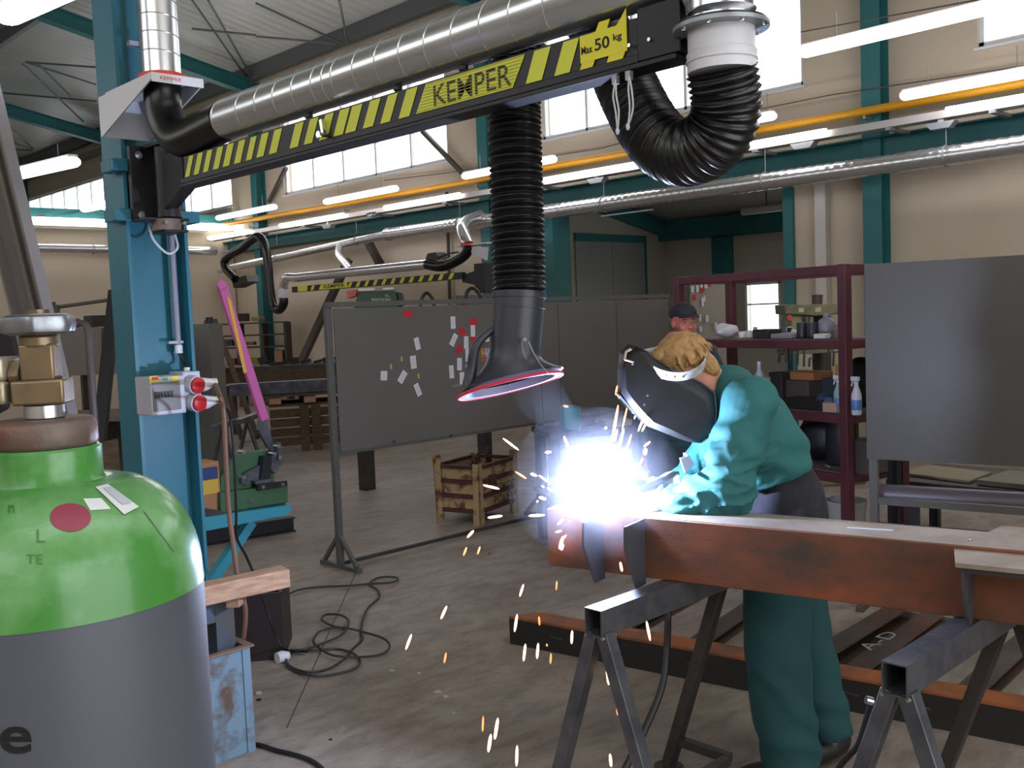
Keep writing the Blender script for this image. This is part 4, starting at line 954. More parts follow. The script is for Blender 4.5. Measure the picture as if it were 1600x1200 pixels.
tag(obj('power_cable', MB().tube([p+ZU*.014 for p in floorcable(coil2, .0065, 1)], .0065, 8), cab), 'second darker cable twisted in figure eight loops on top of the coil', 'cable')
q = PZ(441, 1026, .03)
pg = thing('cable_plug', 'white cable plug lying on the floor at the corner of the dark container', 'plug', q-ZU*.03)
obj('plug_body', MB().tube([q-V((.03, 0, 0)), q, q+V((.035, -.01, 0))], [.028, .03, .018], 14), whitep, pg)
tag(obj('power_cable', MB().tube(floorcable([(330, 1172), (395, 1163), (430, 1172), (470, 1182), (495, 1194), (510, 1212), (515, 1240)], .009), .009, 8), blk), 'thick black cable running from the blue bin along the floor at the bottom', 'cable')
pl1, pl2 = PY(337, 601, CY0-.16), PY(340, 627, CY0-.16)
tag(obj('hanging_cable', MB().tube(spline([pl1, P(343, 618, 4.1), P(349, 640, 4.1), P(352, 700, 4.12), P(357, 790, 4.15), P(366, 860, 4.12), P(372, 905, 4.1), P(383, 950, 4.1), P(381, 990, 4.1), P(376, 1010, 4.12)], 7), .011, 8), M('brown rubber cable', '#6b4c3d', .6)), 'brown rubber cable hanging from the red sockets behind the plank', 'cable')
tag(obj('hanging_cable', MB().tube(spline([pl2, P(352, 636, 4.12), P(360, 655, 4.16), P(366, 720, 4.2), P(369, 800, 4.25), P(370, 840, 4.3), P(385, 870, 4.45), P(400, 905, 4.5), P(416, 950, 4.55), P(430, 990, 4.62), PZ(446, 1014, .04), PZ(480, 1018, .03)], 7), .006, 8), blk), 'thin black cable hanging from the lower red socket down to the coil', 'cable')
# ---------------- left side: leaning profile, pipe frame, dark jacket, strut, far cabinets
lp0, lp1 = P(150, 900, 3.25), P(-60, 40, 2.55)
dv = (lp1-lp0).normalized(); bot = lp0 - dv*(lp0.z/dv.z)
lpm = M('bare bright profile', '#8a8480', .4, .5)
w = .098
pr = [(-w/2, -.03), (w/2, -.03), (w/2, .03), (w/2-.006, .03), (w/2-.006, -.02), (.012, -.02), (.006, -.008), (-.006, -.008), (-.012, -.02), (-w/2+.006, -.02), (-w/2+.006, .03), (-w/2, .03)]
tag(obj('leaning_profile', MB().prof(bot+ZU*.03, lp1, pr, up=-FW), lpm), 'grey rolled steel profile leaning diagonally at the left edge', 'steel profile')
pf = thing('pipe_frame', 'brown steel pipe frame with an elbow behind the gas valve', 'pipe frame', P(140, 700, 3.6))
pipm = M('brown painted pipe', '#473c3c', .5)
c0 = P(-30, 514, 3.75); c1 = P(120, 505, 3.6); c2 = P(138, 520, 3.58); c3 = P(150, 700, 3.58); c4 = V((c3.x, c3.y, .02))
obj('pipe', MB().tube([c0, lerp(c0, c1, .9), c1] + spline([c1, P(133, 507, 3.59), c2], 5)[1:] + [c3, c4], .0135, 14), pipm, pf)
for px, py, D in ((29, 510, 3.7), (119, 505, 3.6)): q = P(px, py, D); obj('pipe_collar', MB().cyl(q-R0*.01, q+R0*.01, .0175, seg=14), pipm, pf)
obj('foot_plate', MB().cyl(V((c3.x, c3.y, 0)), V((c3.x, c3.y, .02)), .07), pipm, pf)
random.seed(5)
jk = MB(); jp = [P(-25, 512, 3.55), P(14, 514, 3.55), P(22, 535, 3.55), P(30, 560, 3.55), P(40, 602, 3.55), P(14, 604, 3.55), P(6, 640, 3.55), P(-30, 660, 3.55)]
jk.poly(jp, F0*.05)
tag(obj('hanging_cloth', jk, M('dark brown cloth', '#231a1c', .9), bev=.01), 'dark brown cloth hanging from the pipe frame at the left edge', 'cloth')
s0, s1 = P(150, 735, 6.1), P(180, 455, 6.6); dv = (s1-s0).normalized(); s0 = s0-dv*((s0.z-.03)/dv.z)
tag(obj('black_strut', MB().bar(s0, s1, .05, .075, up=R0), M('black paint', '#19191c', .5)), 'black steel strut leaning just left of the big teal column', 'strut')
def cab_(px0, px1, yt, yb, D, name, lab, cat, mat, depth=.45):
    a = P(px0, yt, D); b = P(px1, yt, D); zb_ = P(px0, yb, D).z; a.z = b.z = (a.z+b.z)/2
    return a, b, max(0, zb_)
c0, c1, zb_ = cab_(93, 182, 512, 588, 9.5, '', '', '', None)
t = thing('grey_cabinet', 'far grey steel cabinet on legs seen left of the big teal column', 'cabinet', V((c0.x, c0.y, 0)))
dd = (c1-c0).normalized(); nb = V((-dd.y, dd.x, 0))
obj('body', MB().poly([c0, c1+dd*.5, V((c1.x, c1.y, zb_))+dd*.5, V((c0.x, c0.y, zb_))], nb*.5), M('taupe steel', '#6a645c', .55), t)
for p in (c0+dd*.03, c1+dd*.4, c0+dd*.03+nb*.4, c1+dd*.4+nb*.4): obj('leg', MB().box(p.x-.03, p.x+.03, p.y-.03, p.y+.03, 0, zb_), dsteel, t)
obj('lower_shelf', MB().poly([V((p.x, p.y, .45)) for p in (c0, c1+dd*.5, c1+dd*.5+nb*.5, c0+nb*.5)], (0, 0, .04)), dsteel, t)
obj('door_gap', MB().bar(P(160, 513, 9.48), P(160, 588, 9.48), .012, .012), dsteel, t)
zc_ = c0.z
q = P(168, 503, 9.6); t2 = thing('black_case', 'black case lying on top of the far grey cabinet', 'case', q)
obj('body', MB().cbox((q.x, q.y+.1, zc_+.06), .3, .2, .11), blk, t2)
tag(obj('dark_jar', MB().cyl((P(150, 505, 9.6).x, P(150, 505, 9.6).y+.1, zc_+.002), (P(150, 505, 9.6).x, P(150, 505, 9.6).y+.1, zc_+.08), .05, seg=14), blk), 'small dark jar on the far grey cabinet next to the black case', 'jar')
# dark work bench with grinder under it
t = thing('dark_workbench', 'dark cluttered workbench behind the gas cylinder valve', 'workbench', PZ(130, 740))
c0, c1 = P(40, 632, 8.3), P(210, 628, 8.3); c0.z = c1.z = .93; dd = (c1-c0).normalized(); nb = V((-dd.y, dd.x, 0))
obj('bench_top', MB().poly([c0, c1, c1+nb*.7, c0+nb*.7], (0, 0, .05)), M('worn bench top', '#6b5d50', .7), t)
for k in range(4): p = lerp(c0, c1, .02+.32*k); obj('leg', MB().box(p.x-.03, p.x+.03, p.y, p.y+.06, 0, .93), dsteel, t)
obj('back_panel', MB().poly([c0+nb*.65-ZU*.9, c1+nb*.65-ZU*.9, c1+nb*.65-ZU*.02, c0+nb*.65-ZU*.02], nb*.03), dsteel, t)
q = PZ(178, 745, .3); q = P(180, 690, 6.3)
t = thing('rubber_roller', 'round brown wheel leaning behind the left side of the teal column', 'wheel', V((q.x, q.y, 0)))
ax_ = (R0*.9+F0*.4).normalized(); hz_ = .36
obj('tyre', MB().lathe(V((q.x, q.y, hz_)), [(.2, -.07), (.3, -.08), (.36, -.04), (.36, .04), (.3, .08), (.2, .07)], ax_, 30), M('dusty rubber', '#4b4240', .8), t)
obj('hub', MB().cyl(V((q.x, q.y, hz_))-ax_*.075, V((q.x, q.y, hz_))+ax_*.075, .19, seg=24), M('brown hub', '#6e5a4c', .7), t)
a, b = P(150, 780, 5.2), P(205, 640, 5.9)
tag(obj('wooden_board', MB().bar(V((P(185, 900, 5.4).x, P(185, 900, 5.4).y, .02)), P(168, 690, 5.9), .12, .02, up=-FW), woodd), 'dusty board leaning beside the brown wheel', 'board')
# ---------------- far left middle: cabinet, shelf unit, timbers, pallets, steel stock
c0, c1 = P(270, 508, 10.5), P(326, 509, 10.5); c0.z = c1.z = c0.z; dd = (c1-c0).normalized(); nb = V((-dd.y, dd.x, 0)); g0 = lambda p: V((p.x, p.y, 0.02))
tag(obj('grey_locker', MB().poly([c0, c1, g0(c1), g0(c0)], nb*.5), M('olive grey locker', '#66645e', .6)), 'grey locker seen right of the big teal column', 'locker')
tag(obj('dark_jar', MB().cyl(c1+nb*.2-dd*.05, c1+nb*.2-dd*.05+ZU*.07, .04, seg=10), blk), 'small dark bottle standing on the grey locker', 'jar')
D_ = 20.4
u0a, u1a = P(330, 504, D_), P(442, 500, D_); u0a.z = u1a.z = 1.72; dd = (u1a-u0a).normalized(); nb = V((-dd.y, dd.x, 0)); Lg = (u1a-u0a).length
t = thing('shelf_unit', 'far dark shelf unit with scrap standing by the end wall column', 'shelf unit', V((u0a.x, u0a.y, 0)))
def up_(u, v, z): return V((u0a.x+dd.x*u+nb.x*v, u0a.y+dd.y*u+nb.y*v, z))
for u in (0, Lg*.33, Lg*.68, Lg): obj('upright', MB().poly([up_(u, 0, 0), up_(u+.05, 0, 0), up_(u+.05, 0, 1.72), up_(u, 0, 1.72)], nb*.5), M('shelf dark', '#3c3733', .7), t)
for z in (.4, .8, 1.2, 1.45, 1.70): obj('shelf_board', MB().poly([up_(0, .01, z), up_(Lg, .01, z), up_(Lg, .49, z), up_(0, .49, z)], (0, 0, .03)), M('shelf dark', '#3c3733'), t)
random.seed(11)
its = [(.2, 1.23, '#3c4a52', .14, .1, 'dark blue bundle on the upper left of the far shelf unit'), (.22, .83, '#8b4b3c', .12, .1, 'reddish carton on the left of the far shelf unit'), (.55, .83, '#8a8a3c', .1, .1, 'yellow green can on the middle of the far shelf unit'), (.9, .83, '#9a7658', .2, .2, 'round tan roll on the right of the far shelf unit'), (.5, 1.23, '#7c6040', .16, .05, 'brown packet on the upper middle of the far shelf unit'), (.3, 1.73, '#a59a88', .12, .1, 'pale box on top of the far shelf unit'), (.42, 1.73, '#3a2a26', .2, .12, 'dark box on top of the far shelf unit'), (.62, 1.73, '#8a7862', .3, .06, 'pile of rags on top of the far shelf unit')]
for u, z, col, w_, h_, lab in its:
    w_ *= 1.35; h_ *= 1.35; c = up_(u*Lg, .2, z+.032); tag(obj('stored_box', MB().cbox(c+ZU*h_/2, w_, .18, h_, .8), M('stored '+col, col, .8), bev=.01), lab, 'box', 'things on the far shelf unit')
for (a, b, lab) in (((322, 502), (352, 600), 'brown timber leaning against the grey locker'), ((335, 500), (370, 596), 'thin timber leaning next to the first timber')):
    p = P(*a, 15.6); q = P(*b, 14.9); dv = (q-p).normalized(); q = p+dv*((p.z-.05)/-dv.z)
    tag(obj('leaning_timber', MB().bar(p, q, .07, .05), woodd), lab, 'timber', 'timbers leaning by the locker')
# steel stock on pallets
D_ = 11.8
def Kp(px, py, D=D_): return P(px, py, D)
t = thing('wooden_crate', 'dark wooden pallet crate carrying the steel stock left of the screen', 'crate', PZ(470, 705))
k0, k1 = PZ(425, 708), PZ(530, 700); zt = .55; dd = (k1-k0).normalized(); nb = V((-dd.y, dd.x, 0)); dd2 = dd*((k1-k0).length+.4)
for i in range(4): z = .08+i*.125; obj('side_board', MB().poly([k0+ZU*z, k0+dd2+ZU*z, k0+dd2+ZU*(z+.11), k0+ZU*(z+.11)], nb*.025), woodd, t)
for u in (.3, .42, .98): p = k0+dd2*u-nb*.03; obj('crate_post', MB().poly([p, p+dd*.12, p+dd*.12+ZU*.6, p+ZU*.6], nb*.028), woodd, t)
obj('crate_top', MB().poly([k0+ZU*.6, k0+dd2+ZU*.6, k0+dd2+nb*.9+ZU*.6, k0+nb*.9+ZU*.6], (0, 0, .03)), woodd, t)
t = thing('pallet', 'wooden pallet lying on the dark crate under the steel stock', 'pallet', k0+ZU*.64)
for u in (.0, .35, .8): p = k0+dd2*u+ZU*.64-nb*.05; obj('block', MB().poly([p, p+dd*.15, p+dd*.15+ZU*.09, p+ZU*.09], nb*.9), wood, t)
obj('deck', MB().poly([k0+ZU*.735-nb*.08-dd*.2, k0+dd2+ZU*.735-nb*.08, k0+dd2+ZU*.735+nb*.9, k0+ZU*.735+nb*.9-dd*.2], (0, 0, .025)), woodd, t)
bs = M('blue grey stock', '#5e626e', .45, .4, col2='#42444c', scale=9)
for i, (xa, xb, v, z, w_, h_, lab) in enumerate([(360, 535, .1, .77, .2, .16, 'widest grey steel channel at the front of the steel stock'), (330, 520, .36, .77, .15, .13, 'second grey steel channel lying behind the widest one'), (345, 528, .58, .77, .12, .12, 'third steel channel further back in the stock'), (338, 505, .80, .77, .1, .11, 'last steel channel at the back of the stock')]):
    ky = k0+nb*v; ra, rb = Kp(xa, 620), Kp(xb, 620); A = ky + dd*((ra-ky).dot(dd)); B = ky + dd*((rb-ky).dot(dd)+.1); A.z = B.z = z
    pr = [(-w_/2, 0), (w_/2, 0), (w_/2, h_), (w_/2-.01, h_), (w_/2-.01, .01), (-w_/2+.01, .01), (-w_/2+.01, h_), (-w_/2, h_)]
    pr = [(x, h_-y) for x, y in pr]
    tag(obj('steel_channel', MB().prof(A, B, pr), bs), lab, 'channel', 'steel stock on the pallet')
random.seed(8)
t = thing('scrap_table', 'far low table covered with dark scrap behind the steel stock', 'table', PZ(440, 640))
A = P(400, 585, 15.2); B = P(525, 575, 15.2); A.z = B.z = .98; dd = (B-A).normalized(); nb = V((-dd.y, dd.x, 0))
obj('table_top', MB().poly([A-dd*.6, B+dd*.3, B+nb*.8+dd*.3, A+nb*.8-dd*.6], (0, 0, .06)), dsteel, t)
obj('table_apron', MB().poly([A-dd*.6-ZU*.18, B+dd*.3-ZU*.18, B+dd*.3-ZU*.001, A-dd*.6-ZU*.001], nb*.04), woodd, t)
for u in (-.4, .7, 1.6): p = A+dd*u+nb*.1; obj('leg', MB().box(p.x-.04, p.x+.04, p.y-.04, p.y+.04, 0, .80), dsteel, t)
for i in range(9):
    p = A+dd*(.0+.16*i*1.05)+nb*random.uniform(.15, .55)+ZU*.062; h_ = random.uniform(.03, .12)
    tag(obj('scrap_piece', MB().bar(p+ZU*h_*.5, p+dd*random.uniform(.1, .22)+ZU*h_*random.uniform(.4, 1.2), .06, h_), M('dark scrap', '#352c28', .7, .2)), 'small dark scrap piece lying on the far scrap table', 'scrap', 'scrap on the far table')
# trestle legs under far stock
for px, lab in ((345, 'left'), (385, 'right')):
    p = P(px, 640, 9.7 if px == 345 else 10.3); t = thing('steel_trestle', 'thin far steel trestle under the %s end of the channels' % lab, 'trestle', V((p.x, p.y, 0)))
    for s in (-.14, .14): obj('leg', MB().bar(V((p.x, p.y, .7)), V((p.x+s, p.y-s, 0)), .03, .03), steel, t)
    obj('bar', MB().cbox((p.x, p.y, .72), .08, .6, .05, -.8), steel, t)
# ---------------- green wire feeder, gray box, hoops above the screen
D_ = 9.6
t = thing('green_machine', 'dark green machine box with white lettering seen above the grey screen', 'machine', P(585, 480, D_))
mg = M('bottle green enamel', '#2c4a38', .45)
pts = [P(548, 478, D_), P(560, 456, D_), P(618, 454, D_), P(624, 478, D_)]
pts[0] = P(550, 492, D_); pts[3] = P(626, 490, D_)
obj('casing', MB().poly(pts, F0*.35), mg, t, bev=.008)
obj('side_panel', MB().poly([P(620, 457, D_-.01), P(624, 457, D_-.01), P(629, 476, D_-.01), P(625, 478, D_-.01)], F0*.3), blk, t)
obj('top_fitting', MB().poly([P(541, 455, D_), P(557, 453, D_), P(556, 462, D_), P(543, 466, D_)], F0*.2), M('red and white fitting', '#c05a50', .5), t)
obj('top_strip', MB().poly([P(560, 454.5, D_-.02), P(584, 453.5, D_-.02), P(584, 450, D_-.02), P(560, 451, D_-.02)], F0*.1).poly([P(598, 453, D_-.02), P(614, 452, D_-.02), P(614, 449, D_-.02), P(598, 450, D_-.02)], F0*.1), whitep, t)
obj('lettering', text_on('MIGATRONIC', P(596, 468, D_-.01), RT, UP, .19, .025, .002, .02), M('cream letters', '#b5bca0', .6), t)
obj('logo', text_on('U_', P(606, 462, D_-.01), RT, UP, .05, .025, .002, .02), M('cream letters', '#b5bca0'), t)
zz = P(585, 490, D_)
obj('pedestal', MB().box(zz.x-.06, zz.x+.06, zz.y+.2, zz.y+.32, 0, zz.z), dsteel, t)
for (pts, lab) in (([(656, 490), (658, 470), (662, 461), (667, 458), (672, 461), (677, 470), (680, 490)], 'arched black hose rising above the screen right of the green machine'), ([(724, 480), (727, 464), (733, 452), (741, 451), (748, 458), (752, 468)], 'arched black hose above the grey box on the screen')):
    tag(obj('hose_arch', MB().tube(spline([P(x, y, 9.0) for x, y in pts], 6), .016, 8), blk), lab, 'hose')
q = P(748, 470, 9.5); zz = P(748, 461, 9.5).z
t = thing('grey_box', 'dark grey steel box just above the screen edge left of the hanging hose', 'box', V((q.x, q.y, 0)))
obj('body', MB().cbox((q.x, q.y, zz-.2), .42, .25, .4, -.77), M('dark grey box', '#5c5853', .6), t)
obj('pedestal', MB().box(q.x-.05, q.x+.05, q.y-.05, q.y+.05, 0, zz-.4), dsteel, t)
# ================================================================ GAS CYLINDER
GC = V((P(74, 700, .81).x, P(74, 700, .81).y, 0))
gy = thing('gas_cylinder', 'large green and grey gas cylinder with brass valve in the left foreground', 'gas cylinder', GC)
def zg(y, D=.81): return P(74, y, D).z
R_C = .1155
green = M('scuffed green paint with glare', '#45873b', .28, col2='#86b381', scale=9, mix=.57, soft=.25, bump=.03, coat=.2)  # pale mottle paints the glare on the dome into the colour, along with scuffs
greyb = M('grey cylinder paint', '#565962', .42, col2='#50535c', scale=4, soft=.6, bump=.02)
zB = 1.487
prof_body = [(R_C*.96, .0), (R_C, .02), (R_C, zB)]
obj('body', MB().lathe(GC, prof_body, seg=72), greyb, gy)
zs = [(R_C+.0006, zB-.001)]
for k in range(0, 13):
    a = k/12*pi/2*.98; zs.append((.045+(R_C-.045)*cos(a)**.85, zB+.006+.086*sin(a)))
obj('shoulder', MB().lathe(GC, zs, seg=72), green, gy, sharp=60)
zt = zs[-1][1]
obj('neck_collar', MB().lathe(GC, [(.046, zt-.004), (.0415, zt+.002), (.0415, zt+.026), (.039, zt+.028)], seg=48), green, gy)
znr = zt+.028
obj('neck_ring', MB().lathe(GC, [(.030, znr-.002), (.0375, znr), (.0392, znr+.004), (.0392, znr+.018), (.036, znr+.0225), (.012, znr+.023)], seg=48), M('rusty neck ring', '#6d6059', .5, .4, col2='#7a4a38', scale=14, mix=.58, soft=.15, bump=.2), gy, sharp=60)
brass = M('worn brass', '#8d7a60', .38, .7, col2='#6e6250', scale=20)
z0 = znr+.023
obj('valve_washer', MB().lathe(GC, [(.014, z0), (.0155, z0+.001), (.0155, z0+.011), (.013, z0+.012)], seg=24), M('shiny washer', '#cfd3d8', .25, .9), gy)
vb = MB(); z1 = z0+.012
vb.cbox(GC+ZU*(z1+.010), .040, .034, .020, -.6); vb.cbox(GC+ZU*(z1+.034), .026, .026, .030, -.6); vb.cyl(GC+ZU*(z1+.046), GC+ZU*(z1+.056), .015, seg=24)
obj('valve_body', vb, brass, gy, bev=.002)
zh = z1+.0645
obj('valve_spindle', MB().cyl(GC+ZU*(z1+.055), GC+ZU*(zh+.012), .009, seg=20), brass, gy)
hw = MB(); n = 72; vs = []
prf = [(.0, -.004), (.72, -.0085), (.95, -.006), (1, 0), (.95, .006), (.72, .0085), (.0, .007)]
for r, h in prf: vs += [GC + ZU*(zh+h) + V((cos(2*pi*j/n), sin(2*pi*j/n), 0))*(.0285*r*(1+(.05*cos(6*2*pi*j/n) if r > .5 else 0))) for j in range(n)]
hw.add(vs, [(i*n+j, i*n+(j+1) % n, (i+1)*n+(j+1) % n, (i+1)*n+j) for i in range(len(prf)-1) for j in range(n)])
obj('handwheel', hw, M('cast aluminium', '#9fa3a8', .3, .8, col2='#7a7e84', scale=30), gy, sharp=50)
out = -R0
oc = GC + ZU*(z1+.024)
obj('outlet_nut', MB().lathe(oc+out*.012, [(.009, 0), (.013, .002), (.013, .010), (.009, .012)], out, 6), brass, gy)
obj('regulator_block', MB().cbox(oc+out*.042+ZU*.006, .038, .036, .019, -TH).cbox(oc+out*.042-ZU*.013, .038, .034, .019, -TH), M('cream brass block', '#c6bda6', .35, .4, col2='#978868', scale=6), gy, bev=.003)
# things stuck on the shoulder: real patches following its curve
def surf_r(z):
    pts = [(z_, r) for r, z_ in zs]; 
    for (za, ra), (zb_, rb) in zip(pts, pts[1:]):
        if za <= z <= zb_: return ra+(rb-ra)*(z-za)/(zb_-za)
    return R_C if z < zB else .045
_bm = MB().lathe(GC, zs, seg=160, caps=False); _bm.lathe(GC, prof_body, seg=160, caps=False)
CYL = BVHTree.FromPolygons(_bm.v, _bm.f)
def onto(px, py, off=.0006, tree=CYL):
    k = ray(px, py).normalized(); h = tree.ray_cast(EYE, k)
    if h[0] is None: return None
    n = h[1]; n = -n if n.dot(k) > 0 else n
    return h[0] + n*off
def patch(corners, off=.0006, n=8):   # corners: four surveyed points, clockwise from top left
    a, b, c, d = [V((x, y)) for x, y in corners]; mb = MB(); vs = []
    for i in range(n+1):
        for j in range(n+1):
            u, v = j/n, i/n; p = (a*(1-u)+b*u)*(1-v) + (d*(1-u)+c*u)*v; q = onto(p.x, p.y, off); vs.append(q)
    if any(q is None for q in vs): print('patch missed', corners); vs = [q or vs[0] or GC for q in vs]
    mb.add(vs, [(i*(n+1)+j, i*(n+1)+j+1, (i+1)*(n+1)+j+1, (i+1)*(n+1)+j) for i in range(n) for j in range(n)]); return mb
mb = MB(); vs = [onto(110, 809)]; nn = 36
for rr_ in (.5, 1): vs += [onto(110+32*rr_*cos(2*pi*j/nn), 809+22*rr_*sin(2*pi*j/nn)) for j in range(nn)]
mb.add(vs, [(0, 1+j, 1+(j+1) % nn) for j in range(nn)] + [(1+j, 1+nn+j, 1+nn+(j+1) % nn, 1+(j+1) % nn) for j in range(nn)])
obj('red_sticker', mb, M('dark red sticker', '#8b3348', .5), gy)
obj('white_sticker', patch([(130, 780), (158, 779), (173, 796), (141, 798)]), M('white sticker', '#d5d6d8', .5), gy)
obj('long_sticker', patch([(149, 763), (168, 758), (216, 793), (193, 805)], .0012), M('white sticker', '#d5d6d8'), gy)
obj('sticker_print', patch([(160, 765), (172, 763), (205, 787), (190, 791)], .0018), M('grey print', '#b4b6c4', .5), gy)
def decal(body, cx, cy, w, h, bold=.03):
    vs, fs = text_mesh(body, 1, bold); x0 = min(v.x for v in vs); x1 = max(v.x for v in vs); y0 = min(v.y for v in vs); y1 = max(v.y for v in vs)
    pts = [onto(cx+((v.x-x0)/(x1-x0)-.5)*w, cy-((v.y-y0)/(y1-y0)-.5)*h, .0008) for v in vs]
    pts = [p or GC for p in pts]; mb = MB(); mb.add(pts, fs); return mb
ink = M('black letter paint', '#141414', .5)
obj('painted_letter', decal('e', 25, 1156, 50, 43, .02), ink, gy)
obj('painted_letter', decal('d', -29, 1142, 50, 74, .02), ink, gy)
stmp = M('stamped mark', '#3d7836', .5)
for s, x, y, w_, h_ in (('L', 64, 838, 13, 20), ('TE', 54, 874, 26, 15), ('n', 18, 796, 10, 12)): obj('stamped_mark', decal(s, x, y, w_, h_, 0), stmp, gy)
obj('scratch', patch([(222, 798), (226, 800), (273, 864), (270, 862)], .0006), M('bare scratch', '#5f6a5c', .5), gy)
# ================================================================ RED RACK
m_red = M('maroon rack paint', '#5e2c38', .45, col2='#4e2530', scale=5)
A_, B_ = V((P(1320, 500, 5.9).x, P(1320, 500, 5.9).y, 0)), V((P(1062, 500, 7.2).x, P(1062, 500, 7.2).y, 0))
el = (B_-A_).normalized(); eb = V((el.y, -el.x, 0)); eb = eb if eb.dot(F0) > 0 else -eb; LR = (B_-A_).length; DRK = .5
def K(u, v, z): return A_+el*u+eb*v+ZU*z
def rk(px, v=0.0):    # distance along the rack of a sight line, at depth v behind its front
    k = ray(px, 540); o = A_+eb*v; n = eb
    t = (o-EYE).dot(n)/V((k.x, k.y, 0)).dot(n); p = EYE+k*t; return (p-A_).dot(el)
rz = [.12, .62, .985, 1.435, 1.885]
t = thing('storage_rack', 'dark red steel rack full of tools behind the welder', 'rack', A_)
for u, v in ((0, 0), (LR, 0), (0, DRK), (LR, DRK)): obj('post', MB().poly([K(u-.03, v-.03, 0), K(u+.03, v-.03, 0), K(u+.03, v+.03, 0), K(u-.03, v+.03, 0)], ZU*1.915), m_red, t, bev=.004)
um = rk(1140, DRK)
for z in rz:
    for v in (0, DRK): obj('rail', MB().bar(K(.03, v, z), K(LR-.03, v, z), .04, .055), m_red, t, bev=.003)
    for u in (0, LR): obj('side_rail', MB().bar(K(u, .03, z), K(u, DRK-.03, z), .035, .055), m_red, t, bev=.003)
    if z < 1.8: obj('shelf_board', MB().poly([K(.031, .021, z+.02), K(LR-.031, .021, z+.02), K(LR-.031, DRK-.021, z+.02), K(.031, DRK-.021, z+.02)], ZU*.012), M('dusty shelf sheet', '#6a5d58', .7), t)
obj('side_brace', MB().bar(K(0, .46, 1.40), K(0, .25, 1.02), .02, .02), m_red, t)
def item(name, px0, px1, py, lev, h, v, shape, mat, lab, cat=None, dep_=.12):
    u0, u1 = rk(px0, v), rk(px1, v); z = rz[lev]+.0335; c = K((u0+u1)/2, v+dep_/2, z); w_ = abs(u1-u0)
    if shape == 'box': mb = MB().poly([K(u0, v, z), K(u1, v, z), K(u1, v+dep_, z), K(u0, v+dep_, z)], ZU*h)
    elif shape == 'cyl': mb = MB().lathe(c, [(w_/2*.95, 0), (w_/2, .01), (w_/2, h*.9), (w_/2*.92, h), (0.001, h)], seg=20)
    elif shape == 'bottle': mb = MB().lathe(c, [(w_/2*.9, 0), (w_/2, .01), (w_/2, h*.6), (w_/2*.8, h*.72), (w_*.18, h*.82), (w_*.18, h*.9), (w_*.22, h*.9), (w_*.22, h)], seg=20)
    elif shape == 'bag':
        random.seed(int(px0)); mb = MB(); mb.ell(c+ZU*h*.45, w_/2, dep_/2, h*.45, nu=14, nv=9); mb.ell(c+ZU*h*.6+el*w_*.2, w_*.3, dep_*.35, h*.4, nu=12, nv=8)
        mb.v = [p+V((random.uniform(-1, 1), random.uniform(-1, 1), random.uniform(-.6, .6)))*min(w_, h)*.07 for p in mb.v]
        zm = min(p.z for p in mb.v); mb.v = [p+ZU*(z-zm+.0005) for p in mb.v]
    return tag(obj(name, mb, mat, bev=.004 if shape == 'box' else 0), lab, cat or name.split('_')[-1])
item('plastic_bag', 1110, 1146, 0, 3, .10, .05, 'bag', M('white plastic bag', '#cfcdd2', .5), 'crumpled white plastic bag on the upper rack shelf beside the capped man', 'bag')
for i, (a, b, h, col, lab) in enumerate([(1146, 1155, .045, '#dcd9d4', 'first of the small white cups on the upper rack shelf'), (1157, 1165, .05, '#d5d2cc', 'second small white cup on the upper rack shelf'), (1168, 1173, .075, '#b9b5b0', 'slim white tube standing right of the white cups')]):
    item('cup', a, b, 0, 3, h, .06+.01*i, 'cyl', M('cup '+col, col, .5), lab, 'cup')
item('dark_parts', 1176, 1200, 0, 3, .06, .06, 'box', M('dark plastic', '#27242a', .5), 'dark parts box right of the white tube on the upper shelf', 'box')
item('magazine', 1204, 1234, 0, 3, .03, .05, 'box', M('grey magazine', '#8f8a92', .6), 'flat grey magazine lying on the upper shelf below the bright window', 'magazine', .2)
item('magazine', 1208, 1236, 0, 3, .028, .27, 'box', M('dark magazine', '#34333c', .6), 'dark flat folder lying behind the grey magazine', 'folder', .15)
item('black_can', 1237, 1250, 0, 3, .10, .07, 'cyl', M('black can', '#2a2d33', .4), 'left one of two black cans on the upper shelf', 'can')
item('black_can', 1252, 1266, 0, 3, .10, .07, 'cyl', M('black can', '#2a2d33'), 'right one of two black cans on the upper shelf', 'can')
item('grey_canister', 1271, 1292, 0, 3, .155, .14, 'bottle', M('grey canister', '#8e8e98', .4), 'grey plastic canister standing behind the small white carton', 'canister')
item('white_carton', 1271, 1288, 0, 3, .03, .03, 'box', M('white carton', '#dcdad8', .6), 'small white carton at the front of the upper shelf', 'box', .06)
item('glass_jar', 1294, 1309, 0, 3, .085, .06, 'cyl', M('brown jar', '#7a6e64', .3), 'brownish jar right of the grey canister', 'jar')
item('blue_bottle', 1305, 1313, 0, 3, .18, .2, 'bottle', M('blue bottle', '#8fa0c8', .3), 'pale blue bottle at the right end of the upper shelf', 'bottle')
item('bearing', 1228, 1236, 0, 3, .045, .34, 'cyl', M('white knob', '#e4e8f0', .3), 'small white round tin behind the black cans', 'tin')
item('clear_bottle', 1169, 1181, 0, 2, .29, .05, 'bottle', M('clear bottle', '#b9c4d2', .15), 'tall clear plastic bottle on the middle shelf behind the welder\'s back', 'bottle')
item('pink_box', 1182, 1199, 0, 2, .19, .1, 'box', M('pale pink box', '#b08f8a', .6), 'pale pink and red box right of the clear bottle', 'box')
item('dark_box', 1200, 1220, 0, 2, .22, .12, 'box', M('dark carton', '#2b2628', .6), 'dark box between the pink box and the orange carton', 'box', .2)
item('grey_case', 1214, 1262, 0, 2, .17, .16, 'box', M('grey brown case', '#534b46', .6), 'wide grey brown case carrying the orange cardboard', 'case', .25)
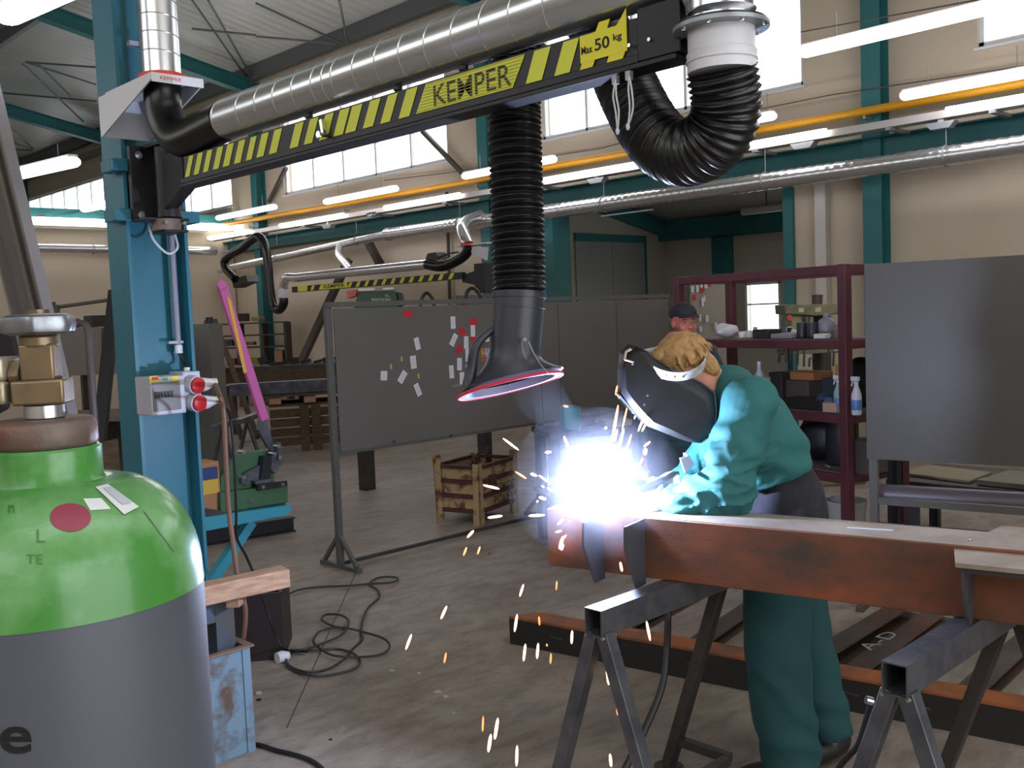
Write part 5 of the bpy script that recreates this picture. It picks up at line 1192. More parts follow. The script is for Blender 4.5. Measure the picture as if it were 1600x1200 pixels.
u0, u1 = rk(1221, .2), rk(1270, .2); z = rz[2]+.0335+.172
tag(obj('orange_cardboard', MB().poly([K(u0, .2, z), K(u1, .2, z), K(u1, .38, z), K(u0, .38, z)], ZU*.05), M('orange cardboard', '#b37848', .8)), 'flat orange cardboard box lying on the grey brown case', 'box')
item('dark_tray', 1225, 1281, 0, 2, .07, .03, 'box', M('black tray', '#1e1c1f', .5), 'black flat tray in front of the grey brown case', 'tray')
item('blue_grinder', 1266, 1295, 0, 2, .10, .06, 'bag', M('blue machine', '#3c5478', .4), 'blue hand grinder with white label on the middle shelf', 'grinder')
item('small_carton', 1283, 1305, 0, 2, .06, .0, 'box', M('beige carton', '#b59a88', .7), 'small beige carton in front of the blue grinder', 'box', .06)
item('yellow_can', 1296, 1303, 0, 2, .27, .3, 'cyl', M('yellow can', '#c79a34', .4), 'yellow can at the back of the middle shelf', 'can')
item('red_can', 1303, 1312, 0, 2, .255, .3, 'cyl', M('red can', '#a03428', .4), 'red can beside the yellow can at the back of the middle shelf', 'can')
item('dark_case', 1283, 1311, 0, 2, .2, .13, 'box', M('dark teal case', '#2f3a40', .5), 'dark case standing behind the beige carton', 'case')
def spray(px, v, col, lab, lev=2):
    u = rk(px, v); c = K(u, v, rz[lev]+.0335); t = thing('spray_bottle', lab, 'bottle', c)
    obj('bottle_body', MB().lathe(c, [(.026, 0), (.03, .01), (.03, .12), (.014, .17), (.012, .185)], seg=18), M('bottle '+col, col, .25), t)
    obj('spray_head', MB().cyl(c+ZU*.185, c+ZU*.2, .014, seg=12).bar(c+ZU*.215-el*.02, c+ZU*.215+el*.035, .016, .025).bar(c+ZU*.2+el*.025, c+ZU*.17+el*.035, .006, .008), whitep, t)
    obj('bottle_label', MB().lathe(c, [(.0305, .03), (.0308, .031), (.0308, .09), (.0305, .091)], seg=18, caps=False), M('blue bottle label', '#5f86c2', .4), t)
spray(1309, .04, '#8fb8b0', 'greenish spray bottle left of the right rack post')
spray(1337, .0, '#d4d6de', 'white spray bottle with blue label right of the rack post')
# black bag / things right of the post, seen between rack and board
def RP(px, py, D): return P(px, py, D)
q = P(1347, 655, 6.35)
tg = tag(obj('black_bag', MB().lathe(V((q.x, q.y, 1.02)), [(.09, 0), (.1, .03), (.1, .2), (.085, .27), (.04, .31), (.01, .315)], seg=20), M('black cloth', '#18181a', .8)), 'black bag standing on the rack behind the white spray bottle', 'bag')
q = P(1345, 735, 6.3)
item('grey_box', 1324, 1352, 0, 1, .2, .05, 'box', M('brown grey box', '#4e443f', .7), 'brown grey box on the lower rack shelf right of the post', 'box', .2)
item('black_machine', 1236, 1262, 0, 1, .3, .12, 'bag', blk, 'black machine part on the lower rack shelf next to the welder', 'machine part', .3)
item('dark_bucket', 1268, 1308, 0, 1, .28, .15, 'cyl', M('dark bucket', '#26282a', .5), 'dark bucket on the lower rack shelf', 'bucket', .3)
item('brown_box', 1262, 1296, 0, 1, .30, .35, 'box', M('brown box', '#5d5040', .7), 'brown box at the back of the lower rack shelf', 'box', .1)
u = rk(1300, .02); c = K(u, .05, rz[1]+.036)
tag(obj('pliers', MB().bar(c-el*.06+ZU*.01, c+el*.05+ZU*.02, .012, .012).bar(c-el*.06+ZU*.01-eb*.02, c+el*.05+ZU*.02+eb*.02, .012, .012).cyl(c+el*.05+ZU*.012, c+el*.09+ZU*.022, .011, seg=8), chrome), 'bright pliers lying at the front of the lower rack shelf', 'pliers')
q = PZ(1310, 850); q = K(rk(1308, .1), .16, rz[0]+.034)
tag(obj('white_bucket', MB().lathe(q, [(.09, 0), (.12, .28), (.125, .28), (.125, .3), (.11, .3), (.085, .02)], seg=28), M('clear bucket', '#a8a6a2', .4)), 'pale plastic bucket on the bottom of the rack', 'bucket')
# drill press behind the rack
oli = M('olive machine paint', '#7d7a58', .5, col2='#5f5c44', scale=5)
D_ = 8.9
t = thing('drill_press', 'olive green drill press standing on the floor behind the red rack', 'drill press', V((P(1283, 500, D_+.35).x, P(1283, 500, D_+.35).y, 0)))
O = ORG[t.name]
obj('base', MB().cbox(O+ZU*.06, .6, .5, .12, -.7), oli, t, bev=.01)
obj('column', MB().cyl(O+ZU*.12, V((O.x, O.y, P(1280, 480, D_).z)), .085, seg=24), dsteel, t)
obj('head', MB().poly([P(1225, 476, D_), P(1316, 475, D_), P(1316, 490, D_), P(1290, 492, D_), P(1276, 494, D_), P(1226, 491, D_)], F0*.32), oli, t, bev=.01)
obj('gear_case', MB().poly([P(1236, 493, D_+.05), P(1272, 494, D_+.05), P(1271, 519, D_+.05), P(1237, 519, D_+.05)], F0*.2), M('light olive', '#8f8f62', .5), t, bev=.01)
obj('motor', MB().cyl(P(1277, 476, D_+.2), P(1277, 463, D_+.2), .047, seg=20).cyl(P(1277, 463, D_+.2), P(1277, 461, D_+.2), .052, seg=20), M('maroon motor', '#4a3a3a', .5), t)
obj('name_plate', MB().poly([P(1274, 481, D_-.004), P(1283, 480, D_-.004), P(1283, 487, D_-.004), P(1274, 488, D_-.004)], F0*.003).poly([P(1248, 481, D_-.004), P(1256, 481, D_-.004), P(1256, 488, D_-.004), P(1248, 488, D_-.004)], F0*.003), M('cream plate', '#c0b48e', .5), t)
obj('spindle', MB().cyl(P(1260, 495, D_+.02), P(1260, 540, D_+.02), .03, .018, seg=16), steel, t)
zt = P(1255, 548, D_).z
obj('work_table', MB().cbox(V((P(1258, 540, D_+.1).x, P(1258, 540, D_+.1).y, zt)), .4, .36, .05, -.7), oli, t, bev=.005)
for py, nm, m_ in ((497, 'red_knob', redp), (515, 'white_knob', whitep)): c = P(1232, py, D_-.02); obj(nm, MB().cyl(c, c-FW*.05, .026, seg=16), m_, t)
# clamps and rods hanging behind the rack
hr = thing('tool_stand', 'dark tool stand with hooks and rods seen below the upper rack shelf', 'stand', V((P(1235, 560, 7.9).x, P(1235, 560, 7.9).y, 0)))
O = ORG[hr.name]
obj('pole', MB().cyl(O, V((O.x, O.y, 1.5)), .02, seg=10).cyl(O, O+ZU*.02, .18, seg=20), blk, hr)
for px, y0, y1 in ((1218, 553, 567), (1229, 545, 566), (1236, 548, 575), (1247, 545, 570), (1257, 543, 573), (1265, 560, 573), (1295, 545, 580), (1303, 550, 572)):
    a = P(px, y0, 7.9); b = P(px-1, y1, 7.9); obj('rod', MB().tube([b, a, a+R0*.03], .009, 6), dm if px % 2 else blk, hr)
obj('rod_rail', MB().bar(P(1215, 548, 7.92), P(1306, 542, 7.92), .02, .02), blk, hr)
# grey notice panel with papers in the annex opening
D_ = 9.4
pb_ = thing('notice_panel', 'brownish grey panel with papers behind the capped man', 'panel', V((P(1105, 500, D_).x, P(1105, 500, D_).y, 0)))
a, b = P(1078, 437, D_), P(1136, 436, D_+.05); 
obj('sheet', MB().poly([a, b, V((b.x, b.y, .35)), V((a.x, a.y, .35))], F0*.03), M('brown grey sheet', '#8d857c', .5, .2), pb_)
for p in (a, b): obj('post', MB().box(p.x-.02, p.x+.02, p.y+.05, p.y+.09, 0, p.z), scrf, pb_)
for i, (px, py, w_, h_, col, lab) in enumerate([(1082, 452, 4, 9, 'w', 'leftmost small paper on the notice panel'), (1090, 451, 4, 11, 'w', 'second small paper on the notice panel'), (1096, 445, 4, 8, 'w', 'small paper at the top edge of the notice panel'), (1103, 446, 5, 9, 'w', 'paper beside the upper red paper'), (1108, 444, 5, 8, 'r', 'red paper at the top right of the notice panel'), (1097, 454, 6, 7, 'r', 'red paper in the upper middle of the notice panel'), (1085, 465, 6, 9, 'r', 'lowest red paper on the notice panel'), (1098, 472, 4, 14, 'w', 'long white paper below the red ones'), (1101, 467, 3, 8, 'w', 'short white paper right of the long white paper'), (1094, 497, 4, 10, 'w', 'white paper above the man\'s cap brim level'), (1105, 498, 4, 11, 'w', 'white paper right of the one beside the cap'), (1095, 514, 4, 8, 'w', 'white paper lowest on the notice panel'), (1119, 509, 4, 10, 'w', 'faint white paper on the right of the notice panel')]):
    c = P(px, py, D_-.01); s = D_/FPX; w2, h2 = w_*s/2, h_*s/2
    tag(obj('small_paper' if col == 'w' else 'red_paper', MB().poly([c-R0*w2-ZU*h2, c+R0*w2-ZU*h2, c+R0*w2+ZU*h2, c-R0*w2+ZU*h2], F0*.001), pap if col == 'w' else redt), lab, 'paper', 'papers on the notice panel')
# ================================================================ RIGHT SCREEN AND RAILS
def SP(px, py): # plane of the right screen
    k = ray(px, py); t = (S0-EYE).dot(Sn)/k.dot(Sn); return EYE+k*t
S0 = P(1357, 600, 5.56); S1 = P(1600, 600, 5.11); sd_ = (S1-S0); sd_.z = 0; sd_.normalize(); Sn = V((-sd_.y, sd_.x, 0))
t = thing('welding_screen', 'plain dark grey sheet metal screen on the right with round rails below', 'screen', V((S0.x, S0.y, 0)))
zt = 1.895; zb = .80; x0 = SP(1353, 600); LL = 2.0
def SQ(u, v, z): return V((x0.x, x0.y, 0))+sd_*u+Sn*v+ZU*z
obj('sheet', MB().poly([SQ(0, 0, zb), SQ(LL, 0, zb), SQ(LL, 0, zt), SQ(0, 0, zt)], Sn*.006), M('dark grey sheet', '#575451', .45, .15, col2='#4f4c4a', scale=1.2, soft=.7), t)
for u in (.03, LL-.03): obj('post', MB().poly([SQ(u-.022, .008, 0), SQ(u+.022, .008, 0), SQ(u+.022, .05, 0), SQ(u-.022, .05, 0)], ZU*zt), scrf, t)
obj('rail', MB().bar(SQ(.053, .03, .56), SQ(LL-.053, .03, .56), .03, .04), scrf, t)
obj('rail', MB().bar(SQ(.053, .03, .43), SQ(LL-.053, .03, .43), .02, .012), steel, t)
ft = MB()
for u in (.03, LL-.03): ft.bar(SQ(u, -.3, .015), SQ(u, .35, .015), .04, .03)
obj('foot', ft, scrf, t)
ga, gb = P(1375, 772, 5.75), P(1640, 789, 5.3); gr_ = .06
rr_ = thing('round_tube_rack', 'thick grey round steel tube lying on a low dark rack behind the right screen', 'tube', ga)
obj('tube', MB().cyl(ga, gb, gr_, seg=28), M('grey round tube', '#66616a', .4, .3), rr_)
dd = (gb-ga).normalized(); nb = V((-dd.y, dd.x, 0)).normalized()
for u in (.15, 1.2): p = ga+dd*u; obj('support_leg', MB().poly([V((p.x, p.y, 0))-nb*.02, V((p.x, p.y, 0))+nb*.05, V((p.x, p.y, 0))+nb*.05+dd*.06, V((p.x, p.y, 0))-nb*.02+dd*.06], ZU*(p.z-gr_-.001)), blk, rr_)
p = P(1397, 735, 6.0); tag(obj('dark_post', MB().box(p.x-.03, p.x+.03, p.y-.03, p.y+.03, 0, .9), blk), 'black square post behind the left end of the right screen', 'post')
# low bench with plates behind
bA, bB = P(1385, 800, 6.6), P(1640, 800, 5.9); bA.z = bB.z = .46; dd = (bB-bA).normalized(); nb = V((-dd.y, dd.x, 0))
t = thing('low_bench', 'low dark bench carrying steel plates behind the right screen', 'bench', V((bA.x, bA.y, 0)))
obj('bench_top', MB().poly([bA, bB+dd*.6, bB+dd*.6+nb*.8, bA+nb*.8], ZU*.04), dsteel, t)
for u in (.05, 1.2, 2.0):
    for v in (.05, .7): p = bA+dd*u+nb*v; obj('leg', MB().box(p.x-.03, p.x+.03, p.y-.03, p.y+.03, 0, .46), blk, t)
tanp = M('dull tan plate', '#7d7362', .55, .2, col2='#6d6455', scale=4)
zp = .505
tag(obj('steel_plate', MB().poly([bA+dd*.55+nb*.08+ZU*(zp-.46), bA+dd*1.25+nb*.0+ZU*(zp-.46), bA+dd*1.45+nb*.4+ZU*(zp-.46), bA+dd*.6+nb*.55+ZU*(zp-.46)], ZU*.03), tanp), 'tan steel plate lying on top of the low bench', 'plate')
tag(obj('steel_plate', MB().poly([bA+dd*.0+nb*.2+ZU*(zp-.46), bA+dd*.5+nb*.1+ZU*(zp-.46), bA+dd*.5+nb*.5+ZU*(zp-.46), bA+dd*.05+nb*.6+ZU*(zp-.46)], ZU*.015), M('cream dusty plate', '#958a70', .8)), 'dusty cream plate left of the tan plate on the low bench', 'plate')
tag(obj('steel_plate', MB().poly([bA+dd*1.5+nb*.1+ZU*(zp-.46), bA+dd*2.5+nb*.1+ZU*(zp-.46), bA+dd*2.5+nb*.6+ZU*(zp-.46), bA+dd*1.5+nb*.6+ZU*(zp-.46)], ZU*.02), tanp), 'tan plate at the right end of the low bench', 'plate')
# ================================================================ WORKPIECE BEAM ON TRESTLES
b0, b1 = PZ(857, 883, .82), PZ(1515, 967, .82)
wdir = (b1-b0); wdir.z = 0; wdir.normalize(); wn = V((wdir.y, -wdir.x, 0)); wn = wn if wn.dot(F0) < 0 else -wn    # wn points to the camera side
BW, BH = .20, .20
Lb = 2.55
def W(u, v, z): return V((b0.x, b0.y, 0))+wdir*u-wn*v+ZU*z
wk = thing('steel_workpiece', 'long rusty steel box beam being welded across two trestles', 'beam', V((b0.x, b0.y, .82)))
pr = [(0, 0), (BW/2-.002, 0), (BW/2-.002, .009), (.008, .009), (.008, BH-.009), (BW/2-.002, BH-.009), (BW/2-.002, BH), (0, BH)]
for s in (0, 1):
    vs = []; n = len(pr)
    for u in (0, Lb): vs += [W(u, (x if s == 0 else BW-x), .82+y) for x, y in pr]
    obj('channel_half', MB().add(vs, [(i, (i+1) % n, n+(i+1) % n, n+i) for i in range(n)] + [tuple(range(n))[::-1], tuple(range(n, 2*n))]), rust, wk, bev=.003)
obj('flange_top', MB().poly([W(.02, .004, 1.0203), W(Lb, .004, 1.0203), W(Lb, BW-.004, 1.0203), W(.02, BW-.004, 1.0203)], ZU*.0012), topm, wk)
def wu(px, py, z=.82): q = PZ(px, py, z); return (q-V((b0.x, b0.y, 0))).dot(wdir)
for px, py in ((944, 893), (1006, 902)):
    u = wu(px, py)
    g = [W(u, -.0005, .80), W(u, -.0005, 1.015), W(u, -.13, 1.015), W(u, -.135, .94), W(u, -.065, .80)]
    obj('gusset_plate', MB().poly(g, wdir*.008), M('blue grey gusset', '#55565f', .5, .4), wk)
u1_ = wu(1511, 966)
obj('bracket_plate', MB().poly([W(u1_-.03, -.002, 1.0), W(Lb, -.002, 1.0), W(Lb, -.16, 1.0), W(u1_+.0, -.16, 1.0)], ZU*.012), topm, wk)
obj('bracket_stiffener', MB().poly([W(u1_+.01, -.001, .80), W(u1_+.01, -.001, .999), W(u1_+.01, -.14, .999), W(u1_+.01, -.14, .94), W(u1_+.01, -.05, .80)], wdir*.008), steel, wk)
obj('bracket_lip', MB().poly([W(u1_+.02, -.15, .985), W(Lb, -.15, .985), W(Lb, -.15, .9995), W(u1_+.02, -.15, .9995)], -wn*.008), dsteel, wk)
ub = (PZ(1560, 835, 1.0)-V((b0.x, b0.y, 0))).dot(wdir)
obj('bracket_plate', MB().poly([W(ub-.03, BW+.001, 1.0), W(Lb, BW+.001, 1.0), W(Lb, BW+.14, 1.0), W(ub-.0, BW+.14, 1.0)], ZU*.012), topm, wk)
um0, um1 = wu(1328, 822, 1.02), wu(1395, 830, 1.02)
obj('chalk_patch', MB().poly([W(um0, .085, 1.0218), W(um1, .10, 1.0218), W(um1, .12, 1.0218), W(um0, .105, 1.0218)], ZU*.0006), M('white chalk patch', '#c6cad6', .6), wk)
obj('weld_spatter', MB().ell(W(wu(1518, 840, 1.02), .07, 1.024), .006, .006, .003), chrome, wk)
q = W(wu(1300, 850, .95), -.001, 0)
# ---- trestles
def trestle(px, py, lab, three=False):
    f = PZ(px, py, .819); t = thing('trestle', lab, 'trestle', V((f.x, f.y, 0)), 'steel trestles under the workpiece')
    L = .77 if three else .86; ex = V((1, 0, 0)); ey = V((0, 1, 0)); h = .819
    ts = .065; th_ = .082; w = .004
    prb = [(-ts/2, -th_), (ts/2, -th_), (ts/2, 0), (-ts/2, 0)]
    bx = MB(); o = f
    bx.box(f.x, f.x+L, f.y-ts/2, f.y+ts/2, h-w, h).box(f.x, f.x+L, f.y-ts/2, f.y+ts/2, h-th_, h-th_+w).box(f.x, f.x+L, f.y-ts/2, f.y-ts/2+w, h-th_+w, h-w).box(f.x, f.x+L, f.y+ts/2-w, f.y+ts/2, h-th_+w, h-w)
    obj('crossbar', bx, steel, t)
    for x in (.03, L-.075):
        for s in (-1, 1):
            if three and x > .1 and s < 0: continue
            a = V((f.x+x, f.y+s*.02, h-th_+.006)); b = V((f.x+x+.0, f.y+s*.27, .012))
            obj('leg', MB().bar(a, b, .042, .042, up=ex), steel if x < .1 else dsteel, t, bev=.003)
            if x > .1: obj('foot_plate', MB().cyl(V((b.x, b.y, 0)), V((b.x, b.y, .01)), .055, seg=20), dsteel, t)
    x = L-.075
    if three: obj('stretcher', MB().bar((f.x+x, f.y+.0, .12), (f.x+x, f.y+.235, .12), .03, .03), dsteel, t); obj('stretcher', MB().bar((f.x+.35, f.y-.0, .12), (f.x+x-.02, f.y+.0, .12), .03, .03), dsteel, t)
    else: obj('stretcher', MB().bar((f.x+x, f.y-.235, .12), (f.x+x, f.y+.235, .12), .03, .03), dsteel, t)
    obj('weld_bead', MB().tube([V((f.x+.0, f.y-ts/2, h-th_-.002)), V((f.x+.06, f.y-ts/2-.002, h-th_-.004))], .005, 8).tube([V((f.x+.0, f.y+ts/2, h-th_-.002)), V((f.x+.06, f.y+ts/2+.002, h-th_-.004))], .005, 8), topm, t)
    return t
trestle(926, 952, 'left steel trestle supporting the workpiece beam below the welding arc', True)
trestle(1397, 1037, 'right steel trestle supporting the workpiece beam right of the welder')
tag(obj('hanging_cable', MB().tube(spline([P(1044, 912, 3.35), P(1044, 960, 3.35), P(1042, 1010, 3.3), P(1035, 1070, 3.25), P(1012, 1130, 3.2), P(985, 1185, 3.15), P(955, 1240, 3.1)], 7), .012, 10), blk), 'black welding cable hanging from the beam beside the left trestle', 'cable')
tag(obj('hanging_cable', MB().tube(spline([P(1362, 1098, 2.75), P(1352, 1130, 2.78), P(1340, 1165, 2.8), P(1318, 1190, 2.85), P(1290, 1230, 2.9)], 7), .009, 10), blk), 'black cable with a white fitting hanging by the right trestle', 'cable')
tag(obj('cable_fitting', MB().cyl(P(1353, 1093, 2.74), P(1363, 1096, 2.74), .012, seg=12), chrome), 'bright metal fitting at the end of the cable by the right trestle', 'fitting')
# ================================================================ STEEL FRAME LYING ON THE FLOOR
f0_, f1_ = PZ(797, 1006), PZ(1520, 1150)
fd = (f1_-f0_); fd.z = 0; fd.normalize(); fn = V((-fd.y, fd.x, 0)); fn = fn if fn.dot(F0) > 0 else -fn
FH = .135
t = thing('floor_beam', 'long dark steel beam with orange rusty top lying on the floor behind the trestles', 'beam', f0_)
pr = [(0, 0), (.012, 0), (.012, FH-.012), (.10, FH-.012), (.10, FH), (0, FH)]
def FQ(u, v, z): return f0_+fd*u+fn*v+ZU*z
vs = []; n = len(pr)
for u in (0, 4.2): vs += [FQ(u, x, y) for x, y in pr]
obj('web', MB().poly([FQ(0, 0, 0), FQ(4.2, 0, 0), FQ(4.2, 0, FH-.001), FQ(0, 0, FH-.001)], fn*.012), M('blackish mill scale', '#2f2c2b', .55, .2), t)
ort = M('orange rust top', '#a8643c', .6, .1, col2='#6a4a3a', scale=5, mix=.55, soft=.3)
obj('top_flange', MB().poly([FQ(0, 0, FH), FQ(4.2, 0, FH), FQ(4.2, .13, FH), FQ(.12, .13, FH)], ZU*.012), ort, t)
obj('bottom_flange', MB().poly([FQ(0, .0121, 0), FQ(4.2, .0121, 0), FQ(4.2, .1, 0), FQ(0, .1, 0)], ZU*.01), M('dark mill scale', '#4e4540'), t)
for px, py in ((865, 998), (1080, 1035), (1180, 1062), (1330, 1072), (1440, 1088)):
    q = PZ(px, py, .06); u = (q-f0_).dot(fd); obj('weld_mark', MB().bar(FQ(u, -.0015, .08), FQ(u+.07, -.0015, .075), .003, .006), steel, t)
labs = ['dark cross channel on the floor under the left trestle', 'grey cross channel on the floor left of the welder\'s legs', 'cross channel with chalk marks right of the welder\'s legs', 'cross channel beside the chalk marked one', 'rusty cross channel at the right edge of the floor frame']
for (a, b, lab, h) in (((965, 1000), (1120, 915), labs[0], .06), ((1120, 1000), (1220, 930), labs[1], .06), ((1318, 1028), (1440, 950), labs[2], .09), ((1372, 1036), (1478, 958), labs[3], .05), ((1555, 1065), (1640, 985), labs[4], .07)):
    p, q = PZ(*a), PZ(*b); d = (q-p).normalized(); u = (p-f0_).dot(fd); s_ = (V((0, 0, 0)) - (p-f0_)).dot(fn)/d.dot(fn); p = p+d*(s_+.16/d.dot(fn)); q = p+d*1.3
    w_ = .11; pr = [(-w_/2, 0), (w_/2, 0), (w_/2, .008), (-w_/2+.008, .008), (-w_/2+.008, h-.008), (w_/2, h-.008), (w_/2, h), (-w_/2, h)]
    o = obj('cross_channel', MB().prof(p, q, pr, caps=True), rustd); tag(o, lab, 'channel', 'cross channels of the floor frame')
    if 'chalk' in lab and 'beside' not in lab:
        pass
pmk = PZ(1372, 1003, .09)
tag(obj('chalk_mark', text_on('A-D', pmk+V((0, 0, .006)), V((1, 0, 0)), V((0, 1, 0)), .3, .07, .001), M('white chalk', '#8d8c8e')), 'white handwritten chalk marks A-D on the cross channel', 'mark')
# ================================================================ PEOPLE
def blob(name, mb, mat, parent, vox=.009, sm=6, warp=None, label=None, sharp=80):
    """overlapping volumes merged into one continuous skin"""
    me = bpy.data.meshes.new('t'); me.from_pydata([tuple(p) for p in mb.v], [], mb.f)
    bm = bmesh.new(); bm.from_mesh(me); bmesh.ops.recalc_face_normals(bm, faces=bm.faces); bm.to_mesh(me); bm.free()
    o = bpy.data.objects.new('t', me); COL.objects.link(o)
    r = o.modifiers.new('r', 'REMESH'); r.mode = 'VOXEL'; r.voxel_size = vox
    s = o.modifiers.new('s', 'SMOOTH'); s.iterations = sm; s.factor = .5
    dg = bpy.context.evaluated_depsgraph_get(); ev = o.evaluated_get(dg); m2 = ev.to_mesh()
    vs = [v.co.copy() for v in m2.vertices]; fs = [tuple(p.vertices) for p in m2.polygons]
    if warp: ns = [v.normal.copy() for v in m2.vertices]; vs = [warp(p, n) for p, n in zip(vs, ns)]
    ev.to_mesh_clear(); bpy.data.objects.remove(o); bpy.data.meshes.remove(me)
    return obj(name, (vs, fs), mat, parent, label=label, sharp=sharp)
from mathutils import noise as mnoise
skin = M('skin', '#c98d74', .5, col2='#b9745e', scale=14, soft=.5); skin.node_tree.nodes['Principled BSDF'].inputs['Subsurface Weight'].default_value = .1
skin.node_tree.nodes['Principled BSDF'].inputs['Subsurface Radius'].default_value = (.02, .008, .004)
hairm = M('blond hair', '#c79f68', .55, col2='#86603a', scale=42, mix=.5, soft=.5, bump=.4, bscale=160)
jackm = M('teal work cloth', '#2a6b6b', .8, col2='#266263', scale=5, soft=.5, bump=.12, bscale=220)
trom = M('teal trouser cloth', '#1f4c50', .85, col2='#1b4549', scale=5, soft=.5, bump=.12, bscale=220)
navy = M('navy knit', '#2c2d35', .85, col2='#26272e', scale=20, bump=.15, bscale=300)
glom = M('pale leather glove', '#c9c0ae', .7, bump=.1, bscale=120)
shoem = M('dark brown shoe', '#2a2220', .5)
def limb(mb, pts, rs, n=8, seg=20, up=None, sq=None):
    sp = spline(pts, n); k = len(sp); rr = []
    for i in range(k):
        t = i/(k-1)*(len(rs)-1); j = min(int(t), len(rs)-2); f = t-j; f = f*f*(3-2*f); rr.append(rs[j]*(1-f)+rs[j+1]*f)
    mb.tube(sp, rr, seg, up=up, sq=sq)
    for p, r in ((sp[0], rr[0]), (sp[-1], rr[-1])): mb.ell(p, r, r, r)
    return mb
def head_mb(mb, c, f, t, s=1.0):
    f = f.normalized(); t = (t-f*t.dot(f)).normalized(); l = t.cross(f).normalized()
    R = Matrix((l, f, t)).transposed()       # columns: side, front, up
    Q = lambda x, y, z: c + R @ V((x*s, y*s, z*s))
    mb.ell(Q(0, -.008, .035), .076*s, .094*s, .088*s, R, 24, 16)      # skull
    mb.ell(Q(0, .022, -.03), .058*s, .068*s, .078*s, R, 20, 14)       # face
    mb.ell(Q(0, .048, -.088), .030*s, .030*s, .022*s, R)              # chin
    for x in (-1, 1):
        mb.ell(Q(.036*x, .058, -.03), .024*s, .022*s, .028*s, R)      # cheek
        mb.ell(Q(.024*x, .078, .017), .024*s, .012*s, .008*s, R)      # brow
        mb.ell(Q(.074*x, -.002, -.008), .010*s, .020*s, .031*s, R)    # ear
    limb(mb, [Q(0, .080, .012), Q(0, .092, -.012), Q(0, .104, -.028)], [.007*s, .009*s, .012*s], 4, 10)
    for x in (-1, 1): mb.ell(Q(.011*x, .094, -.031), .009*s, .010*s, .008*s, R)
    mb.ell(Q(0, .086, -.057), .024*s, .009*s, .0055*s, R); mb.ell(Q(0, .085, -.066), .020*s, .009*s, .006*s, R)
    limb(mb, [Q(0, -.015, -.05), Q(0, -.03, -.15)], [.055*s, .06*s], 4)
    return Q, R
def eyes(parent, Q, R, s=1.0):
    for x in (-1, 1):
        ey_ = obj('eye', MB().ell(Q(.029*x, .0755, .0), .012*s, .007*s, .0045*s, R), M('eye white', '#9a8c84', .4), parent)
        obj('iris', MB().ell(Q(.029*x, .0815, .0), .0045*s, .002*s, .0042*s, R), M('iris', '#2b2522', .4), ey_)
        obj('eyebrow', MB().tube([Q(.014*x, .089, .017), Q(.03*x, .090, .023), Q(.047*x, .080, .018)], [.002*s, .0038*s, .002*s], 8), M('brow hair', '#6a4a30', .8), parent)
    obj('lips', MB().tube([Q(-.022, .088, -.062), Q(-.008, .0955, -.0605), Q(.008, .0955, -.0605), Q(.022, .088, -.062)], [.002*s, .0045*s, .0045*s, .002*s], 8), M('lips', '#a0584f', .5), parent)
def hand_mb(mb, w, d, nrm, side, curl=.9, s=1.0):
    """palm and five separate fingers: w wrist, d pointing direction, nrm back of the hand, side +1/-1 thumb side"""
    d = d.normalized(); nrm = (nrm-d*nrm.dot(d)).normalized(); l = d.cross(nrm)*side
    R = Matrix((l, d, nrm)).transposed()
    limb(mb, [w-d*.03*s, w+d*.01*s], [.03*s, .03*s], 3)
    mb.ell(w+d*.05*s, .043*s, .053*s, .018*s, R, 18, 12); mb.ell(w+d*.075*s, .042*s, .022*s, .015*s, R)
    for i, (x, L, r) in enumerate(((.031, .070, .0100), (.0105, .078, .0103), (-.0105, .072, .0098), (-.031, .058, .0088))):
        p = w + d*.088*s + l*x*s; a = 0; pts = [p-d*.02*s, p]; dd_ = d.copy()
        for seg_, q in zip((.45, .32, .23), (.7, 1.0, .6)):
            a += curl*q*(1+.08*i); v_ = d*cos(a) - nrm*sin(a); p = p+v_*L*seg_*s; pts.append(p)
        limb(mb, pts, [r*s, r*s, r*.95*s, r*.9*s, r*.8*s], 4, 12)
    p = w + d*.03*s + l*.036*s
    limb(mb, [p-l*.015*s, p+l*.012*s+d*.014*s-nrm*.01*s, p+l*.020*s+d*.042*s-nrm*.024*s, p+l*.008*s+d*.066*s-nrm*.034*s], [.014*s, .0125*s, .0115*s, .0095*s], 4, 12)
# ---------------------------------------------------------------- the welder
wl = thing('person', 'welder in teal work clothes and dark welding shield bending over the beam', 'person', V((P(1225, 1200, 3.55).x, P(1225, 1200, 3.55).y, 0)))
pel, sp1, sp2, sp3, sp4 = P(1226, 842, 3.66), P(1222, 785, 3.62), P(1195, 712, 3.54), P(1163, 655, 3.47), P(1140, 618, 3.43)
neck0 = P(1126, 606, 3.41)
HS = P(1069, 579, 3.37); hf = (-R0*.79-ZU*.62).normalized(); ht = (-R0*.62+ZU*.79).normalized()
nS, nE, nW = P(1172, 632, 3.27), P(1138, 768, 3.235), P(1040, 786, 3.33)         # near arm
fS, fE, fW = P(1140, 640, 3.62), P(1085, 752, 3.55), P(1015, 772, 3.46)          # far arm
nH, nK, nA = P(1218, 865, 3.56), P(1214, 1035, 3.47), P(1238, 1185, 3.47)
fH, fK, fA = P(1238, 865, 3.78), P(1262, 1020, 3.72), P(1297, 1142, 3.66)
nA.z = fA.z = .085
mb = MB()
Qh, Rh = head_mb(mb, HS, hf, ht, .98)
limb(mb, [HS-ht*.06-hf*.03, neck0, sp4], [.055, .06, .08], 6)
limb(mb, [sp4, sp3, sp2, sp1, pel], [.10, .115, .11, .10, .11], 5, up=R0, sq=1.3)
for s_, e_, w_ in ((nS, nE, nW), (fS, fE, fW)): limb(mb, [s_, e_], [.058, .045], 4); limb(mb, [e_, w_], [.045, .03], 4)
